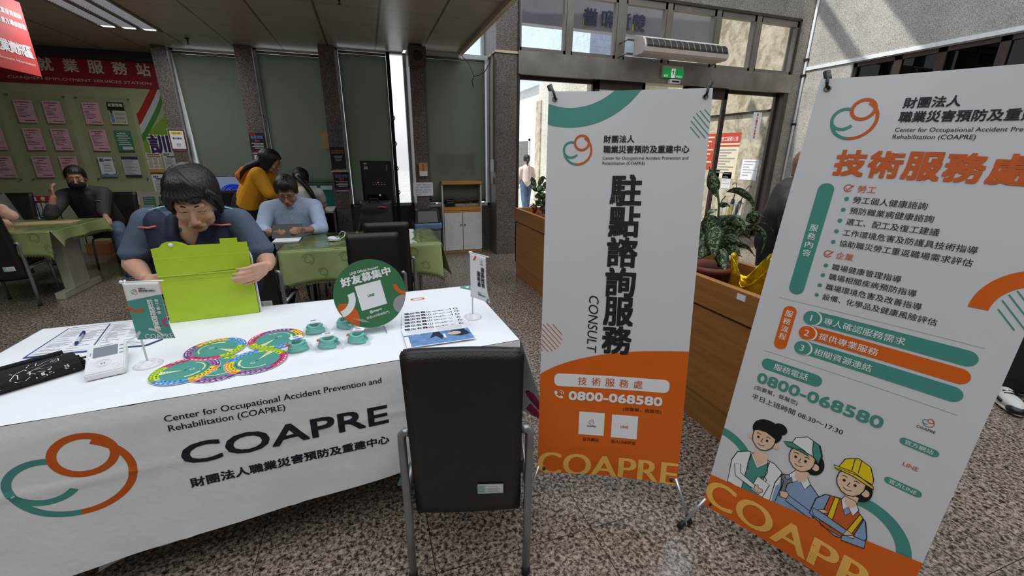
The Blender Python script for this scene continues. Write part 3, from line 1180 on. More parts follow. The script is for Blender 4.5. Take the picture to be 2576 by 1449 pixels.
m.tube(pts, .0042, 8); m.build('air_tube', MATS['black_rubber'], cf_)

# ---- five round health wheels
DC = {'r': mat('wheel_magenta', (200, 62, 110), rough=.5), 'p': mat('wheel_purple', (104, 60, 128), rough=.5), 'm': mat('wheel_mauve', (176, 104, 170), rough=.5), 'o': mat('wheel_orange', (222, 140, 40), rough=.5), 'y': mat('wheel_yellow', (240, 208, 30), rough=.5), 'g': mat('wheel_green', (130, 172, 34), rough=.5), 'G': mat('wheel_lime', (206, 220, 40), rough=.5), 'b': mat('wheel_blue', (58, 122, 196), rough=.5), 'B': mat('wheel_sky', (100, 172, 230), rough=.5), 't': mat('wheel_teal', (78, 152, 142), rough=.5), 'w': mat('wheel_cream', (238, 236, 172), rough=.5)}
WH = [(-.566, 1.612, 0.0, 60, 'purple rimmed teal health wheel mostly covered by two other wheels'),
      (-.675, 1.626, .0016, 185, 'teal health wheel nearest the blood pressure meter and table edge'),
      (-.626, 1.788, .0032, -30, 'teal health wheel lying near the teal flag, over two others'),
      (-.452, 1.632, .0016, 62, 'teal health wheel near the table edge beside the bagged straps'),
      (-.420, 1.824, .0032, 238, 'teal health wheel closest to the lime box and bagged straps')]
for i, (x, y, z, a, lab) in enumerate(WH):
    if i == 0:
        o = empty('health_wheel', (0, 0, 0), 0, lab, 'health wheel', 'round paper health wheels on the table')
        m = MB(); m.lathe([(0, 0), (.104, 0), (.104, .0010), (0, .0010)], (0, 0, 0), 56, smooth=False); bd = m.build('outer_disc', MATS['white_paper'], o)
        p = Print(.0001)
        for k, (c1, c2) in enumerate((('g', 'G'), ('b', 'B'), ('o', 'y'), ('p', 'm'), ('r', 'r'))):
            p.ring(0, 0, .103, .089, DC[c1], -36 + 72 * k, 36 + 72 * k, 1, 14); p.ring(0, 0, .089, .074, DC[c2], -36 + 72 * k, 36 + 72 * k, 1, 14)
            for q in range(5):
                aa = math.radians(-22 + 72 * k + 11 * q)
                p.ring(0, 0, .098, .0935, W_ if c1 in 'pbro' else DC['G'], -26 + 72 * k + 10 * q, -20 + 72 * k + 10 * q, 2, 2)
                p.ring(0, 0, .084, .0785, MATS['print_navy'], -25 + 72 * k + 11 * q, -20 + 72 * k + 11 * q, 2, 2)
        p.build('printed_rim', bd, lambda u, v, d: Vector((u, v, .0011 + d)))
        m = MB(); m.lathe([(0, .0012), (.0745, .0012), (.0745, .0018), (0, .0018)], (0, 0, 0), 48, smooth=False); td = m.build('inner_disc', DC['t'], o)
        p = Print(.0001)
        p.poly([(.008, 0), (.0735, -.011), (.0735, .011)], DC['w'])
        for q in range(3): p.rect(.048 + .008 * q, -.006, .050 + .008 * q, .006, MATS['print_grey'], 3)
        p.ring(0, 0, .060, .053, DC['w'], 100, 150, 1, 12); p.ring(0, 0, .059, .055, DC['w'], 160, 250, 1, 20); p.ring(0, 0, .068, .066, MATS['print_navy'], 120, 220, 1, 20)
        p.ring(-.02, 0, .008, .005, MATS['print_pale'], n=14); p.ring(0, 0, .004, .0015, MATS['dark_metal'], n=12)
        p.build('printed_dial', td, lambda u, v, d: Vector((u, v, .0019 + d)))
        proto = o
    else:
        o = copy_tree(proto)
    o.location = (x, y, TZ + .0022 + z)
    o.rotation_euler = (0, 0, math.radians(a))
    o['label'] = lab

# ---- bagged teal strap packs
mat('strap_teal', (104, 196, 182), rough=0.45)
mat('tag_red', (206, 90, 70), rough=0.5)
bag = bpy.data.materials.new('clear_bag'); MATS['clear_bag'] = bag
bag.use_nodes = True
bb = bag.node_tree
for n in list(bb.nodes): bb.nodes.remove(n)
o_ = bb.nodes.new('ShaderNodeOutputMaterial'); t_ = bb.nodes.new('ShaderNodeBsdfTransparent'); g_ = bb.nodes.new('ShaderNodeBsdfGlossy'); x_ = bb.nodes.new('ShaderNodeMixShader')
nz_ = bb.nodes.new('ShaderNodeTexNoise'); nz_.inputs['Scale'].default_value = 45; bu_ = bb.nodes.new('ShaderNodeBump'); bu_.inputs['Strength'].default_value = .9; bu_.inputs['Distance'].default_value = .01
bb.links.new(nz_.outputs['Fac'], bu_.inputs['Height']); bb.links.new(bu_.outputs[0], g_.inputs['Normal'])
g_.inputs['Roughness'].default_value = .12; x_.inputs[0].default_value = .16; t_.inputs[0].default_value = (.97, .98, .98, 1)
bb.links.new(t_.outputs[0], x_.inputs[1]); bb.links.new(g_.outputs[0], x_.inputs[2]); bb.links.new(x_.outputs[0], o_.inputs[0])
PK = [(-.272, 1.856, 20, 'bagged coil of teal strap beside the farther health wheel'),
      (-.152, 1.880, -25, 'bagged coil of teal strap tucked under the round green sign edge'),
      (-.318, 1.690, 20, 'bagged coil of teal strap nearest the table edge and wheels'),
      (-.207, 1.690, 5, 'bagged coil of teal strap in the middle of the front row of three'),
      (-.096, 1.702, -10, 'bagged coil of teal strap with red tag below the round sign foot')]
for i, (x, y, a, lab) in enumerate(PK):
    random.seed(40 + i)
    o = empty('strap_pack', (x, y, TZ), math.radians(a), lab, 'strap pack', 'bagged teal strap packs')
    m = MB()
    loops = []
    for k in range(4):
        rx, ry = .036 - .003 * k, .026 - .002 * k
        ph = random.uniform(0, .8)
        pts = [(rx * math.cos(t * 2 * PI / 14 + ph) + random.uniform(-.002, .002), ry * math.sin(t * 2 * PI / 14 + ph), .009 + .008 * k + .004 * math.sin(t * .9 + k)) for t in range(13)]
        m.tube(pts, .0062, 8)
    m.build('strap', MATS['strap_teal'], o)
    m = MB()
    m.grid(lambda u, v: Vector(((u - .5) * .105 + .004 * math.sin(v * 9), (v - .5) * .088 + .004 * math.sin(u * 8 + i), .002 + .046 * max(0, math.sin(PI * u)) ** .7 * max(0, math.sin(PI * v)) ** .7 + .004 * noise.noise(Vector((u * 7, v * 7, i))))), 14, 12)
    m.build('clear_bag', bag, o)
    m = MB(); m.grid(lambda u, v: Vector((-.022 + .046 * u, .006 + .030 * v, .047 + .003 * math.sin(PI * u))), 6, 3); lb = m.build('label_card', MATS['white_paper'], o)
    p = Print(.0004)
    for k in range(6): p.rect(-.010 + .0035 * k, .014, -.0085 + .0035 * k, .026, MATS['print_black'])
    p.build('barcode', lb, lambda u, v, d: Vector((u, v, .0507 + d)))
    if i in (2, 3, 4):
        m = MB(); m.box((-.042, -.012, .034), (-.024, .006, .037)); m.build('red_tag', MATS['tag_red'], o)

# ---- round green sign on a clear stand
sg = empty('round_sign', (-.030, 1.792, TZ), math.radians(6), 'round green sign with white lettering on a clear stand', 'sign')
mat('sign_green', (54, 112, 70), rough=0.55, var=0.03)
glass('clear_acrylic', (.94, .96, .96))
tilt = Matrix.Rotation(math.radians(-12), 4, 'X')
ctr = Vector((0, .012, .172))
roll = math.radians(9.5)


def dsc(u, v, d):
    c, s = math.cos(roll), math.sin(roll)
    return ctr + (tilt @ Vector((c * u - s * v, -d, s * u + c * v)))


Rs = .148
m = MB()
ring = [(Rs * math.cos(2 * PI * k / 64), Rs * math.sin(2 * PI * k / 64)) for k in range(64)]
m.hexa([dsc(u, v, 0) for u, v in ring], [dsc(u, v, -.005) for u, v in ring])
bd = m.build('sign_disc', MATS['sign_green'], sg)
p = Print(.0004)


def clipd(pts):
    o = []
    for u, v in pts:
        r = math.hypot(u, v)
        k = min(1, (Rs - .001) / r) if r else 1
        o.append((u * k, v * k))
    return o


p.poly(clipd([(-.148, -.02), (-.13, -.006), (-.105, -.012), (-.085, -.028), (-.073, -.052), (-.070, -.085), (-.080, -.118), (-.094, -.13), (-.12, -.11), (-.14, -.07)]), O_, 1)
vs, fs = [], []
for k in range(17):
    t = math.radians(-85 + 95 * k / 16)
    for r in (.078, .050): vs.append((-.140 + r * math.cos(t), .012 + r * math.sin(t)))
vs = clipd(vs)
p.raw(vs, [(2 * k, 2 * k + 1, 2 * k + 3, 2 * k + 2) for k in range(16)], W_, 2)
vs = []
for k in range(17):
    t = math.radians(175 + 105 * k / 16)
    for r in (.056, .040): vs.append((.155 + r * math.cos(t), .008 + r * math.sin(t)))
p.raw(clipd(vs), [(2 * k, 2 * k + 1, 2 * k + 3, 2 * k + 2) for k in range(16)], O_, 2)
p.poly(clipd([(.118 + .042 * math.cos(2 * PI * k / 28), -.083 + .042 * math.sin(2 * PI * k / 28)) for k in range(28)]), MATS['print_grey'], 1)
for k in range(4): p.stroke([(-.094 + .010 * k, -.082 - .004 * k), (-.062 + .007 * k, -.108 - .003 * k)], .0014, MATS['print_pale'], 3)
p.text('LINE Official Account', 0.002, .098, .011, W_, anchor='m', w=.118, bold=.02)
p.text('好友募集中', .002, .058, .035, W_, anchor='m', w=.205, bold=.045)
p.rect(-.054, -.061, .054, .047, W_, 2)
p.text('LINE', .0, -.011, .0095, MATS['sign_green'], anchor='m', bold=.03, layer=4)
p.text('@coapre', 0, -.083, .013, W_, anchor='m', bold=.02)
p.text('透過LINE聯絡我們！', .004, -.103, .0115, W_, anchor='m', w=.098)
p.build('printed_design', bd, dsc)
m = MB()
for sx in (-.045, .045):
    m.box((sx - .002, -.045, 0), (sx + .002, .05, .004)); m.box((sx - .002, -.045, 0), (sx + .002, -.041, .03)); m.box((sx - .002, .045, 0), (sx + .002, .05, .09))
m.box((-.05, .045, .02), (.05, .049, .09)); m.box((-.05, -.03, 0), (.05, .045, .003))
m.build('clear_stand', MATS['clear_acrylic'], sg)

# ---- fanned leaflets
mat('photo_blue', (108, 146, 196), rough=0.4, var=.25, scale=30)
mat('photo_dark', (40, 44, 62), rough=0.4)
mat('photo_skin', (214, 184, 164), rough=0.4)
LW, LH = .285, .205
for i in range(6):
    y0 = 1.772 - .042 * i
    o = empty('leaflet', (.105 - .003 * i, y0, TZ + .0012 + .0012 * (i + 1)), math.radians(2.0), ['white leaflet at the back of the fan beside the white flag', 'white leaflet second from the back of the fan', 'white leaflet third from the back of the fan, numbered ten', 'white leaflet in the fan with the rearmost number six', 'white leaflet just beneath the topmost one of the fan', 'topmost leaflet of the fan showing a blue photo strip'][i], 'leaflet', 'fanned leaflets by the white flag')
    m = MB(); m.box((0, 0, 0), (LW, LH, .0009)); s = m.build('sheet', MATS['white_paper'], o)
    p = Print(.0001)
    yy = LH - .033
    p.text('職災有靠山', .012, yy, .024, N_, w=.125, bold=.02)
    p.text('職業災害預防', .146, yy + .003, .012, N_, w=.060)
    p.text('10' if i < 3 else '6', .275, yy + .002, .022, N_, w=.04 if i < 3 else .022, anchor='r')
    p.rect(.215, yy + .010, .232, yy + .013, MATS['print_grey']); p.rect(.215, yy + .004, .232, yy + .007, MATS['print_grey'])
    if i == 5:
        p.rect(.012, yy - .007, .275, yy - .006, MATS['print_grey'])
        for k in range(4): p.rect(.018, yy - .016 - .007 * k, .13, yy - .013 - .007 * k, MATS['print_pale']); p.rect(.145, yy - .016 - .007 * k, .26, yy - .013 - .007 * k, MATS['print_pale'])
        p.rect(.018, 0.005, .280, yy - .048, MATS['photo_blue'], 1)
        p.rect(0, yy - .062, .055, yy - .050, MATS['print_blue'], 2); p.text('職業災害', .02, yy - .060, .008, W_, w=.05, layer=3)
        p.poly([(.10, .06), (.125, yy - .05), (.15, yy - .05), (.16, .07), (.148, .04), (.13, .08)], MATS['photo_dark'], 2)
        p.poly([(.18, .07), (.20, yy - .06), (.26, yy - .055), (.275, .06), (.23, .05)], MATS['photo_dark'], 2)
        p.ell(.21, .085, .03, .018, MATS['photo_skin'], 3); p.rect(.16, .05, .17, .09, W_, 3)
    p.build('printed_page', s, lambda u, v, d: Vector((u, v, .0010 + d)))
# ================================================================ the two X-stand banners
mat('banner_sheet', (216, 216, 220), rough=0.45, var=0.01)
mat('banner_orange', (220, 100, 14), rough=0.45, var=0.02)
mat('banner_gold', (246, 190, 92), rough=0.45, var=0.02)
mat('banner_teal', (72, 146, 134), rough=0.45, var=0.02)
mat('black_plastic', (14, 14, 15), rough=0.4)
mat('aluminium_tube', (190, 192, 194), rough=0.3, metal=0.7)
mat('ill_skin', (232, 198, 168), rough=.5)
mat('ill_hair', (16, 14, 16), rough=.5)
mat('ill_blue', (140, 166, 200), rough=.5)
mat('ill_yellow', (240, 208, 20), rough=.5)
mat('ill_vest', (206, 96, 36), rough=.5)
mat('ill_grey', (128, 128, 130), rough=.5)
BO, BG, BT, BK = MATS['banner_orange'], MATS['banner_gold'], MATS['banner_teal'], MATS['print_black']


def R3(a, b, c):
    return Matrix.Rotation(a, 3, 'Z') @ Matrix.Rotation(b, 3, 'X') @ Matrix.Rotation(c, 3, 'Y')


def x_banner(loc, ang, label, prints, curl):
    """banner 0.6 x 1.6 m hung on an X shaped stand; loc = lower corner of the sheet"""
    Rm = R3(*ang)
    L0 = Vector(loc)
    root = empty('x_banner', (L0.x, L0.y, 0), 0, label, 'banner', 'printed banners on X stands')
    B = Vector((L0.x, L0.y, 0))

    def fn(u, v, d):
        e = min(1, max(0, u / .6))
        y = .010 * math.sin(PI * e) * (1 - (v / .8 - 1) ** 2 * .3) - d
        y += curl * max(0, .14 - v) ** 2 * 14 * math.sin(PI * e) + .010 * max(0, v - 1.45) * math.sin(PI * e * 2) * 3
        return L0 - B + Rm @ Vector((u, y, v))
    m = MB(); m.grid(lambda a, b: fn(.6 * a, 1.6 * b, 0), 16, 40)
    sh = m.build('banner_sheet', MATS['banner_sheet'], root)
    p = Print(.0005); prints(p)
    p.build('printed_design', sh, lambda u, v, d: fn(u, v, d + .0006), maxlen=.09)
    cen = Rm @ Vector((.30, .14, .85))
    cs = []
    for u, v in ((.024, 1.572), (.576, 1.572), (.028, .022), (.576, .022)):
        P = fn(u, v, 0)
        nrm = Rm @ Vector((0, -1, 0))
        m = MB(); m.lathe([(.0075, -.001), (.0105, .0), (.0105, .0016), (.0075, .0022), (.0058, .001), (.0058, -.001)], P + nrm * .0004, 20, axis=nrm)
        m.build('eyelet', MATS['stainless'], sh)
        cs.append(P)
    # arms cross behind the sheet; each ends in a black hook that comes through an eyelet
    hub = L0 - B + Rm @ Vector((.30, .15, .80))
    for k, P in enumerate(cs):
        up = k < 2
        back = Rm @ Vector((0, .035, 0))
        tipdir = (Rm @ Vector(((-.4 if k % 2 == 0 else .4), 0, 1 if up else -1))).normalized()
        m = MB(); m.tube([hub, P + back - tipdir * .06, P + back + tipdir * .0], .0065, 8); m.build('arm', MATS['aluminium_tube'], root)
        m = MB()
        if up:
            s_ = -1 if k == 0 else 1
            a = P + back + tipdir * .01
            m.tube([a, a + tipdir * .055], .0105, 10)
            m.tube([a + tipdir * .03, P + Rm @ Vector((.004 * s_, -.012, .024)), P + Rm @ Vector((0, -.012, .004)), P + Rm @ Vector((-.004 * s_, .006, -.003))], .0042, 8)
        else:
            m.tube([P + back, P + Rm @ Vector((0, -.006, .0)), P + Rm @ Vector((0, -.010, -.006))], .0045, 8)
        m.build('hook', MATS['black_plastic'], root)
    m = MB(); m.box(hub - Vector((.03, .03, .04)), hub + Vector((.03, .03, .04)), bev=.008); m.build('hub', MATS['black_plastic'], root)
    feet = root['_'] if '_' in root.keys() else None
    return root, B, hub, fn, Rm


def foot_leg(root, B, a, b):
    a, b = Vector(a) - B, Vector(b) - B
    d = (b - a).normalized()
    m = MB(); m.tube([a, b - d * .01], .0068, 10); l = m.build('leg', MATS['aluminium_tube'], root)
    m = MB(); m.tube([b - d * .035, b - d * .002, b + d * .002], [.0105, .0125, .006], 10); m.build('rubber_foot', MATS['black_rubber'], l)


def stripes_disc(p, cx, cy, r, m, n=6, ang=-42, clip=(0, 0, .6, 1.6), w=.003):
    a = math.radians(ang)
    d = Vector((math.cos(a), math.sin(a))); q = Vector((-d.y, d.x))
    for k in range(n):
        o = (k - (n - 1) / 2) / (n / 2) * r
        h = math.sqrt(max(0, r * r - o * o))
        pts = [Vector((cx, cy)) + q * o + d * (-h + 2 * h * j / 24) for j in range(25)]
        pts = [t for t in pts if clip[0] <= t.x <= clip[2]]
        if len(pts) > 1: p.stroke(pts, w, m)


def pb2(p):
    # teal arch at the head
    p.layer = 1
    cx, cy = .085, 1.79
    vs = []
    n = 40
    for k in range(n + 1):
        t = math.radians(-112 + 100 * k / n)
        for r in (.250, .322): vs.append((min(.6, max(0, cx + r * math.cos(t))), min(1.6, cy + r * math.sin(t))))
    p.raw(vs, [(2 * k, 2 * k + 1, 2 * k + 3, 2 * k + 2) for k in range(n)], BT, 1)
    stripes_disc(p, .583, 1.476, .052, BT, 7, -48)
    emblem(p, .062, 1.327, .115, MATS['print_orange'], BT)
    p.text('財團法人', .217, 1.4115, .0265, N_, w=.115, bold=.02)
    p.text('職業災害預防及重建中心', .218, 1.373, .0275, N_, w=.317, bold=.02)
    p.text('Center for Occupational Accident Prevention and', .217, 1.3455, None, N_, w=.317, bold=.006)
    p.text('Rehabilitation (COAPRE)', .217, 1.3265, None, N_, w=.160, bold=.006)
    p.column('駐點諮詢服務', .3125, 1.290, .114, .1215, BK, bold=.03)
    p.text('CONSULT', .191, .813, .040, BK, w=.24, rot=-PI / 2, shear=.18, bold=.0)
    stripes_disc(p, .026, .624, .062, MATS['ill_vest'], 8, -47, (0, 0, .6, 1.6))
    top = []
    for k in range(25):
        u = .6 * k / 24
        top.append((u, .462 + .085 * (1 - math.exp(-u / .14)) + .050 * (u / .6) + .012 * math.sin(PI * u / .6) * (u / .6)))
    for k in range(24):
        p.raw([(top[k][0], 0), (top[k + 1][0], 0), top[k + 1], top[k]], [(0, 1, 2, 3)], BO, 1)
    p.rrect(.061, .411, .536, .468, .022, W_, 2)
    p.layer = 3
    for k, ch in enumerate('技術服務處'): p.text(ch, .180 + .0575 * k, .4215, .036, MATS['ill_vest'], anchor='m', bold=.008)
    p.text('0800-068580', .126, .3525, .037, W_, w=.385, bold=.035)
    # handset with two signal arcs
    p.stroke([(.068 + .026 * (1 - math.cos(t)) - .002, .386 - .026 * math.sin(t)) for t in [PI * .5 * k / 8 for k in range(9)]], .0065, W_, 3)
    p.ell(.070, .383, .0075, .0055, W_, 3, rot=-.8); p.ell(.094, .362, .0075, .0055, W_, 3, rot=-.8)
    for r in (.010, .018): p.ring(.083, .374, r + .003, r, W_, 5, 80, 3, 12)
    p.text('(您要幫，我幫您)', .356, .316, .018, BK, w=.155, bold=.01)
    p.rect(.173, .195, .281, .300, W_, 2); p.rect(.312, .192, .420, .297, W_, 2)
    emblem(p, .214, .243, .024, MATS['print_orange'], BT); p.text('COAPRE', .227, .233, .007, BK, anchor='m', bold=.02)
    p.text('LINE', .366, .239, .011, MATS['ill_vest'], anchor='m', bold=.02)
    p.text('官方網站', .227, .166, .0165, BK, anchor='m', bold=.012)
    p.text('加入LINE好友', .366, .166, .0165, BK, w=.103, anchor='m', bold=.012)
    # big lettering running off the lower edge
    vs, fs, (x0, y0, x1, y1) = glyphs('COAPRE', 0, 6)
    k = .592 / (x1 - x0)
    out = [(.004 + (x - x0) * k, max(0.0, -.008 + (y - y0) * k * .98)) for x, y in vs]
    for i, dx in enumerate((-.0035, .0035)): p.raw([(x + dx, y) for x, y in out], fs, BG, 2 + .3 * i)


def person_head(p, x, y, r, tilt=0, L=4):
    """flat drawn face: round-jawed head, ear, eyes, nose, smile"""
    S, Hk = MATS['ill_skin'], MATS['ill_hair']
    pts = [(-.85, .55), (-.88, .0), (-.74, -.48), (-.36, -.88), (.02, -.98), (.40, -.84), (.72, -.46), (.86, .0), (.85, .55), (.5, .95), (0, 1.05), (-.5, .95)]
    q = [(x + r * a, y + r * b) for a, b in pts]
    p.poly(q, S, L); p.stroke(q, .0026, BK, L + 1, True)
    for ex in (-.42, .28): p.ell(x + r * ex, y + r * .08, r * .10, r * .12, BK, L + 1, 12)
    for ex in (-.46, .30): p.stroke([(x + r * (ex - .17), y + r * .38), (x + r * ex, y + r * .46), (x + r * (ex + .18), y + r * .40)], .0024, BK, L + 1)
    p.stroke([(x - r * .06, y + r * .12), (x - r * .14, y - r * .24), (x + r * .02, y - r * .24)], .0022, BK, L + 1)
    p.stroke([(x - r * .34, y - r * .50), (x - r * .10, y - r * .60), (x + r * .20, y - r * .48)], .0022, BK, L + 1)


def pb3(p):
    emblem(p, .056, 1.420, .119, MATS['print_orange'], BT)
    p.text('財團法人', .219, 1.507, .0275, N_, w=.116, bold=.02)
    p.text('職業災害預防及重建中心', .219, 1.469, .0285, N_, w=.318, bold=.02)
    p.text('Center for Occupational Accident Prevention and', .219, 1.4395, None, N_, w=.318, bold=.006)
    p.text('Rehabilitation (COAPRE)', .219, 1.420, None, N_, w=.167, bold=.006)
    for k, ch in enumerate('技術服務處'): p.text(ch, .139 + .0825 * k, 1.315, .072, MATS['ill_vest'], anchor='m', bold=.035)
    p.rrect(.076, .920, .119, 1.287, .021, BT, 1)
    p.column('服務內容', .0965, 1.155, .022, .0275, W_, bold=.01)

    def tick(x, y):
        p.ring(x, y, .0115, .0088, MATS['ill_vest'], 20, 330, 1, 20)
        p.stroke([(x - .006, y), (x - .001, y - .006), (x + .012, y + .010)], .003, MATS['ill_vest'], 2)
    tick(.153, 1.277); p.text('勞工', .177, 1.267, .021, MATS['ill_vest'], bold=.006)
    rows = [('勞工個人健康諮詢', 1.236, .342), ('預防職業病健康諮詢', 1.203, .364), ('選工、配工及復工建議', 1.169, .384), ('工作環境危害及防護具技術指導', 1.135, .467), ('協助職災勞工重返職場需求評估', 1.101, .467)]
    rows2 = [('職場健康管理指導', 1.024, .342), ('職場相關疾病預防指導', .992, .384), ('職場環境危害及改善指導', .958, .404), ('設備、化學品及健康風險評估', .925, .445)]
    for s_, v, u1 in rows + rows2:
        p.ell(.157, v + .0085, .006, .006, BT, 1, 16)
        p.text(s_, .174, v - .002, .0205, N_, w=u1 - .174, bold=.004)
    tick(.153, 1.070); p.text('企業', .175, 1.060, .021, MATS['ill_vest'], bold=.006)
    p.rect(.057, .8955, .547, .8965, MATS['print_grey']); p.rect(.058, .6975, .548, .6985, MATS['print_grey'])
    p.rrect(.079, .720, .118, .876, .019, BO, 1); p.column('服務流程', .0985, .860, .022, .0275, W_, bold=.01)
    for k, (cc, s_, v) in enumerate(((BT, '專人確認服務需求', .858), (BO, '提供專業服務', .805), (BT, '相關資源連結', .751))):
        p.rrect(.150, v - .022, .545, v + .022, .022, cc, 1)
        p.ell(.166, v - .003, .0255, .0255, W_, 2); p.ell(.163, v - .003, .0235, .0235, cc, 3)
        p.text(str(k + 1), .162, v - .014, .021, W_, anchor='m', bold=.01, layer=4)
        p.text(s_, .197, v - .0135, .0235, W_, bold=.01, layer=3)
    p.rrect(.061, .633, .242, .674, .020, BT, 1); p.text('服務電話', .1515, .642, .024, W_, anchor='m', bold=.01)
    p.text('0800-068580', .062, .577, .037, BT, w=.352, bold=.025)
    p.text('(您要幫，我幫您)', .061, .545, .0185, N_, w=.136, bold=.004)
    p.text('平日上班時間 08:30～17:30', .061, .509, .0205, N_, w=.273, bold=.004)
    emblem(p, .490, .636, .026, MATS['print_orange'], BT); p.text('COAPRE', .503, .624, .0075, N_, anchor='m', bold=.01)
    p.text('LINE', .503, .497, .012, MATS['ill_vest'], anchor='m', bold=.01)
    p.rrect(.461, .558, .546, .580, .011, BT, 1); p.text('官方網站', .5035, .562, .0145, W_, anchor='m', bold=.006)
    p.rrect(.461, .422, .546, .444, .011, BT, 1); p.text('官方LINE', .5035, .426, .0145, W_, anchor='m', bold=.006)
    # arches and hatching at the edge
    vs = []
    for k in range(25):
        t = math.radians(180 - 78 * k / 24)
        for r in (.078, .116): vs.append((min(.6, .604 + r * math.cos(t)), .995 + r * 1.07 * math.sin(t)))
    p.raw(vs, [(2 * k, 2 * k + 1, 2 * k + 3, 2 * k + 2) for k in range(24)], BO, 1)
    stripes_disc(p, .598, 1.015, .058, BT, 7, -48)
    # orange foot of the banner
    for k in range(24):
        a, b = .6 * k / 24, .6 * (k + 1) / 24
        g = lambda u: .142 + .163 * u - .01 * math.sin(PI * u / .6)
        p.raw([(a, 0), (b, 0), (b, g(b)), (a, g(a))], [(0, 1, 2, 3)], BO, 6)
    vs, fs, (x0, y0, x1, y1) = glyphs('COAPRE', 0, 6)
    k = .60 / (x1 - x0)
    out = [(.003 + (x - x0) * k, max(0.0, .020 + (y - y0) * k * .98)) for x, y in vs]
    for i, dx in enumerate((-.0035, .0035)): p.raw([(min(.6, max(0, x + dx)), y) for x, y in out], fs, BG, 7 + .3 * i)
    # teal arches behind the figures
    vs = []
    for q in range(25):
        t = math.radians(100 - 140 * q / 24)
        for r in (.105, .140): vs.append((min(.6, .440 + r * 1.0 * math.cos(t)), .205 + r * 1.0 * math.sin(t)))
    p.raw(vs, [(2 * q, 2 * q + 1, 2 * q + 3, 2 * q + 2) for q in range(24)], BT, 1)
    vs = []
    for q in range(17):
        t = math.radians(96 - 80 * q / 16)
        for r in (.118, .148): vs.append((max(0, -.005 + r * math.cos(t)), .205 + r * math.sin(t)))
    p.raw(vs, [(2 * q, 2 * q + 1, 2 * q + 3, 2 * q + 2) for q in range(16)], BT, 1)
    S, Hk, WB, Bl, Yl, Ve, Gr = (MATS[x] for x in ('ill_skin', 'ill_hair', 'print_white', 'ill_blue', 'ill_yellow', 'ill_vest', 'ill_grey'))

    def sh(pts, mt, L, w=.003):
        p.poly(pts, mt, L); p.stroke(pts, w, BK, L + .5, True)
    # doctor: white coat, teal tunic, hair bun
    sh([(.062, .15), (.055, .245), (.066, .285), (.100, .308), (.185, .308), (.215, .29), (.226, .24), (.220, .15)], WB, 2)
    sh([(.112, .15), (.108, .305), (.140, .26), (.172, .305), (.168, .15)], BT, 2.6, .002)
    p.poly([(.118, .325), (.118, .300), (.140, .266), (.162, .300), (.162, .330)], S, 3)
    p.ell(.172, .440, .022, .021, Hk, 3); p.ell(.137, .412, .047, .043, Hk, 3)
    person_head(p, .134, .375, .041, L=4)
    p.poly([(.094, .395), (.100, .425), (.135, .435), (.172, .420), (.178, .392), (.160, .400), (.135, .408), (.110, .404)], Hk, 5.5)
    p.ell(.093, .372, .009, .011, S, 4); p.ell(.176, .372, .009, .011, S, 4)
    p.stroke([(.113, .305), (.108, .26), (.116, .235)], .0022, BK, 4); p.ell(.117, .231, .006, .006, Gr, 4.2, 14)
    p.stroke([(.166, .305), (.175, .262), (.170, .24)], .0022, BK, 4); p.ring(.170, .232, .010, .0075, BK, layer=4, n=16)
    sh([(.140, .172), (.150, .232), (.192, .222), (.182, .162)], WB, 4, .0024)
    sh([(.068, .235), (.082, .19), (.150, .176), (.154, .192), (.095, .212), (.088, .245)], WB, 5, .0024)
    sh([(.150, .176), (.168, .170), (.178, .182), (.176, .192), (.164, .190), (.158, .200), (.150, .194)], S, 5.5, .002)
    # mechanic: cap, blue overalls, spanner
    sh([(.206, .16), (.205, .240), (.216, .284), (.250, .300), (.300, .298), (.330, .272), (.338, .20), (.330, .16)], Bl, 2)
    sh([(.236, .296), (.252, .272), (.268, .296), (.290, .270), (.300, .298), (.284, .322), (.250, .322)], WB, 2.6, .0022)
    p.poly([(.250, .335), (.252, .298), (.268, .286), (.286, .300), (.288, .335)], S, 3.2)
    p.ell(.290, .372, .030, .040, Hk, 3)
    person_head(p, .256, .366, .042, L=4)
    p.ell(.298, .364, .010, .012, S, 4.2)
    sh([(.214, .398), (.222, .436), (.252, .456), (.288, .446), (.304, .412), (.302, .388), (.280, .398), (.250, .402)], WB, 5.6, .0026)
    sh([(.270, .452), (.292, .444), (.306, .412), (.302, .382), (.284, .396), (.276, .420)], BT, 6, .0024)
    sh([(.192, .404), (.214, .414), (.258, .404), (.272, .392), (.240, .396), (.208, .394)], BT, 6, .0024)
    sh([(.228, .20), (.240, .205), (.240, .262), (.252, .275), (.246, .292), (.238, .276), (.230, .276), (.222, .292), (.216, .274), (.228, .262)], Gr, 5, .0024)
    sh([(.226, .222), (.246, .232), (.254, .222), (.250, .205), (.232, .202)], S, 5.6, .0022)
    sh([(.254, .222), (.330, .205), (.335, .180), (.250, .198)], Bl, 5.4, .0024)
    # builder: helmet, orange vest, folded arms
    sh([(.322, .20), (.326, .262), (.345, .292), (.385, .305), (.425, .298), (.458, .270), (.474, .22), (.468, .19), (.40, .17)], Bl, 6.2)
    sh([(.352, .20), (.358, .298), (.388, .300), (.408, .255), (.428, .296), (.452, .274), (.440, .18), (.36, .18)], Ve, 6.8, .0024)
    sh([(.368, .20), (.370, .300), (.382, .302), (.384, .19)], Yl, 7.2, .002); sh([(.420, .19), (.440, .286), (.450, .278), (.434, .185)], Yl, 7.2, .002)
    sh([(.386, .302), (.398, .272), (.408, .290), (.426, .268), (.434, .296), (.42, .320), (.392, .320)], WB, 7.4, .0022)
    p.poly([(.392, .335), (.394, .300), (.408, .284), (.424, .300), (.424, .335)], S, 7.6)
    p.ell(.424, .362, .026, .038, Hk, 7.2)
    person_head(p, .394, .366, .041, L=8)
    p.ell(.434, .360, .010, .012, S, 8.4)
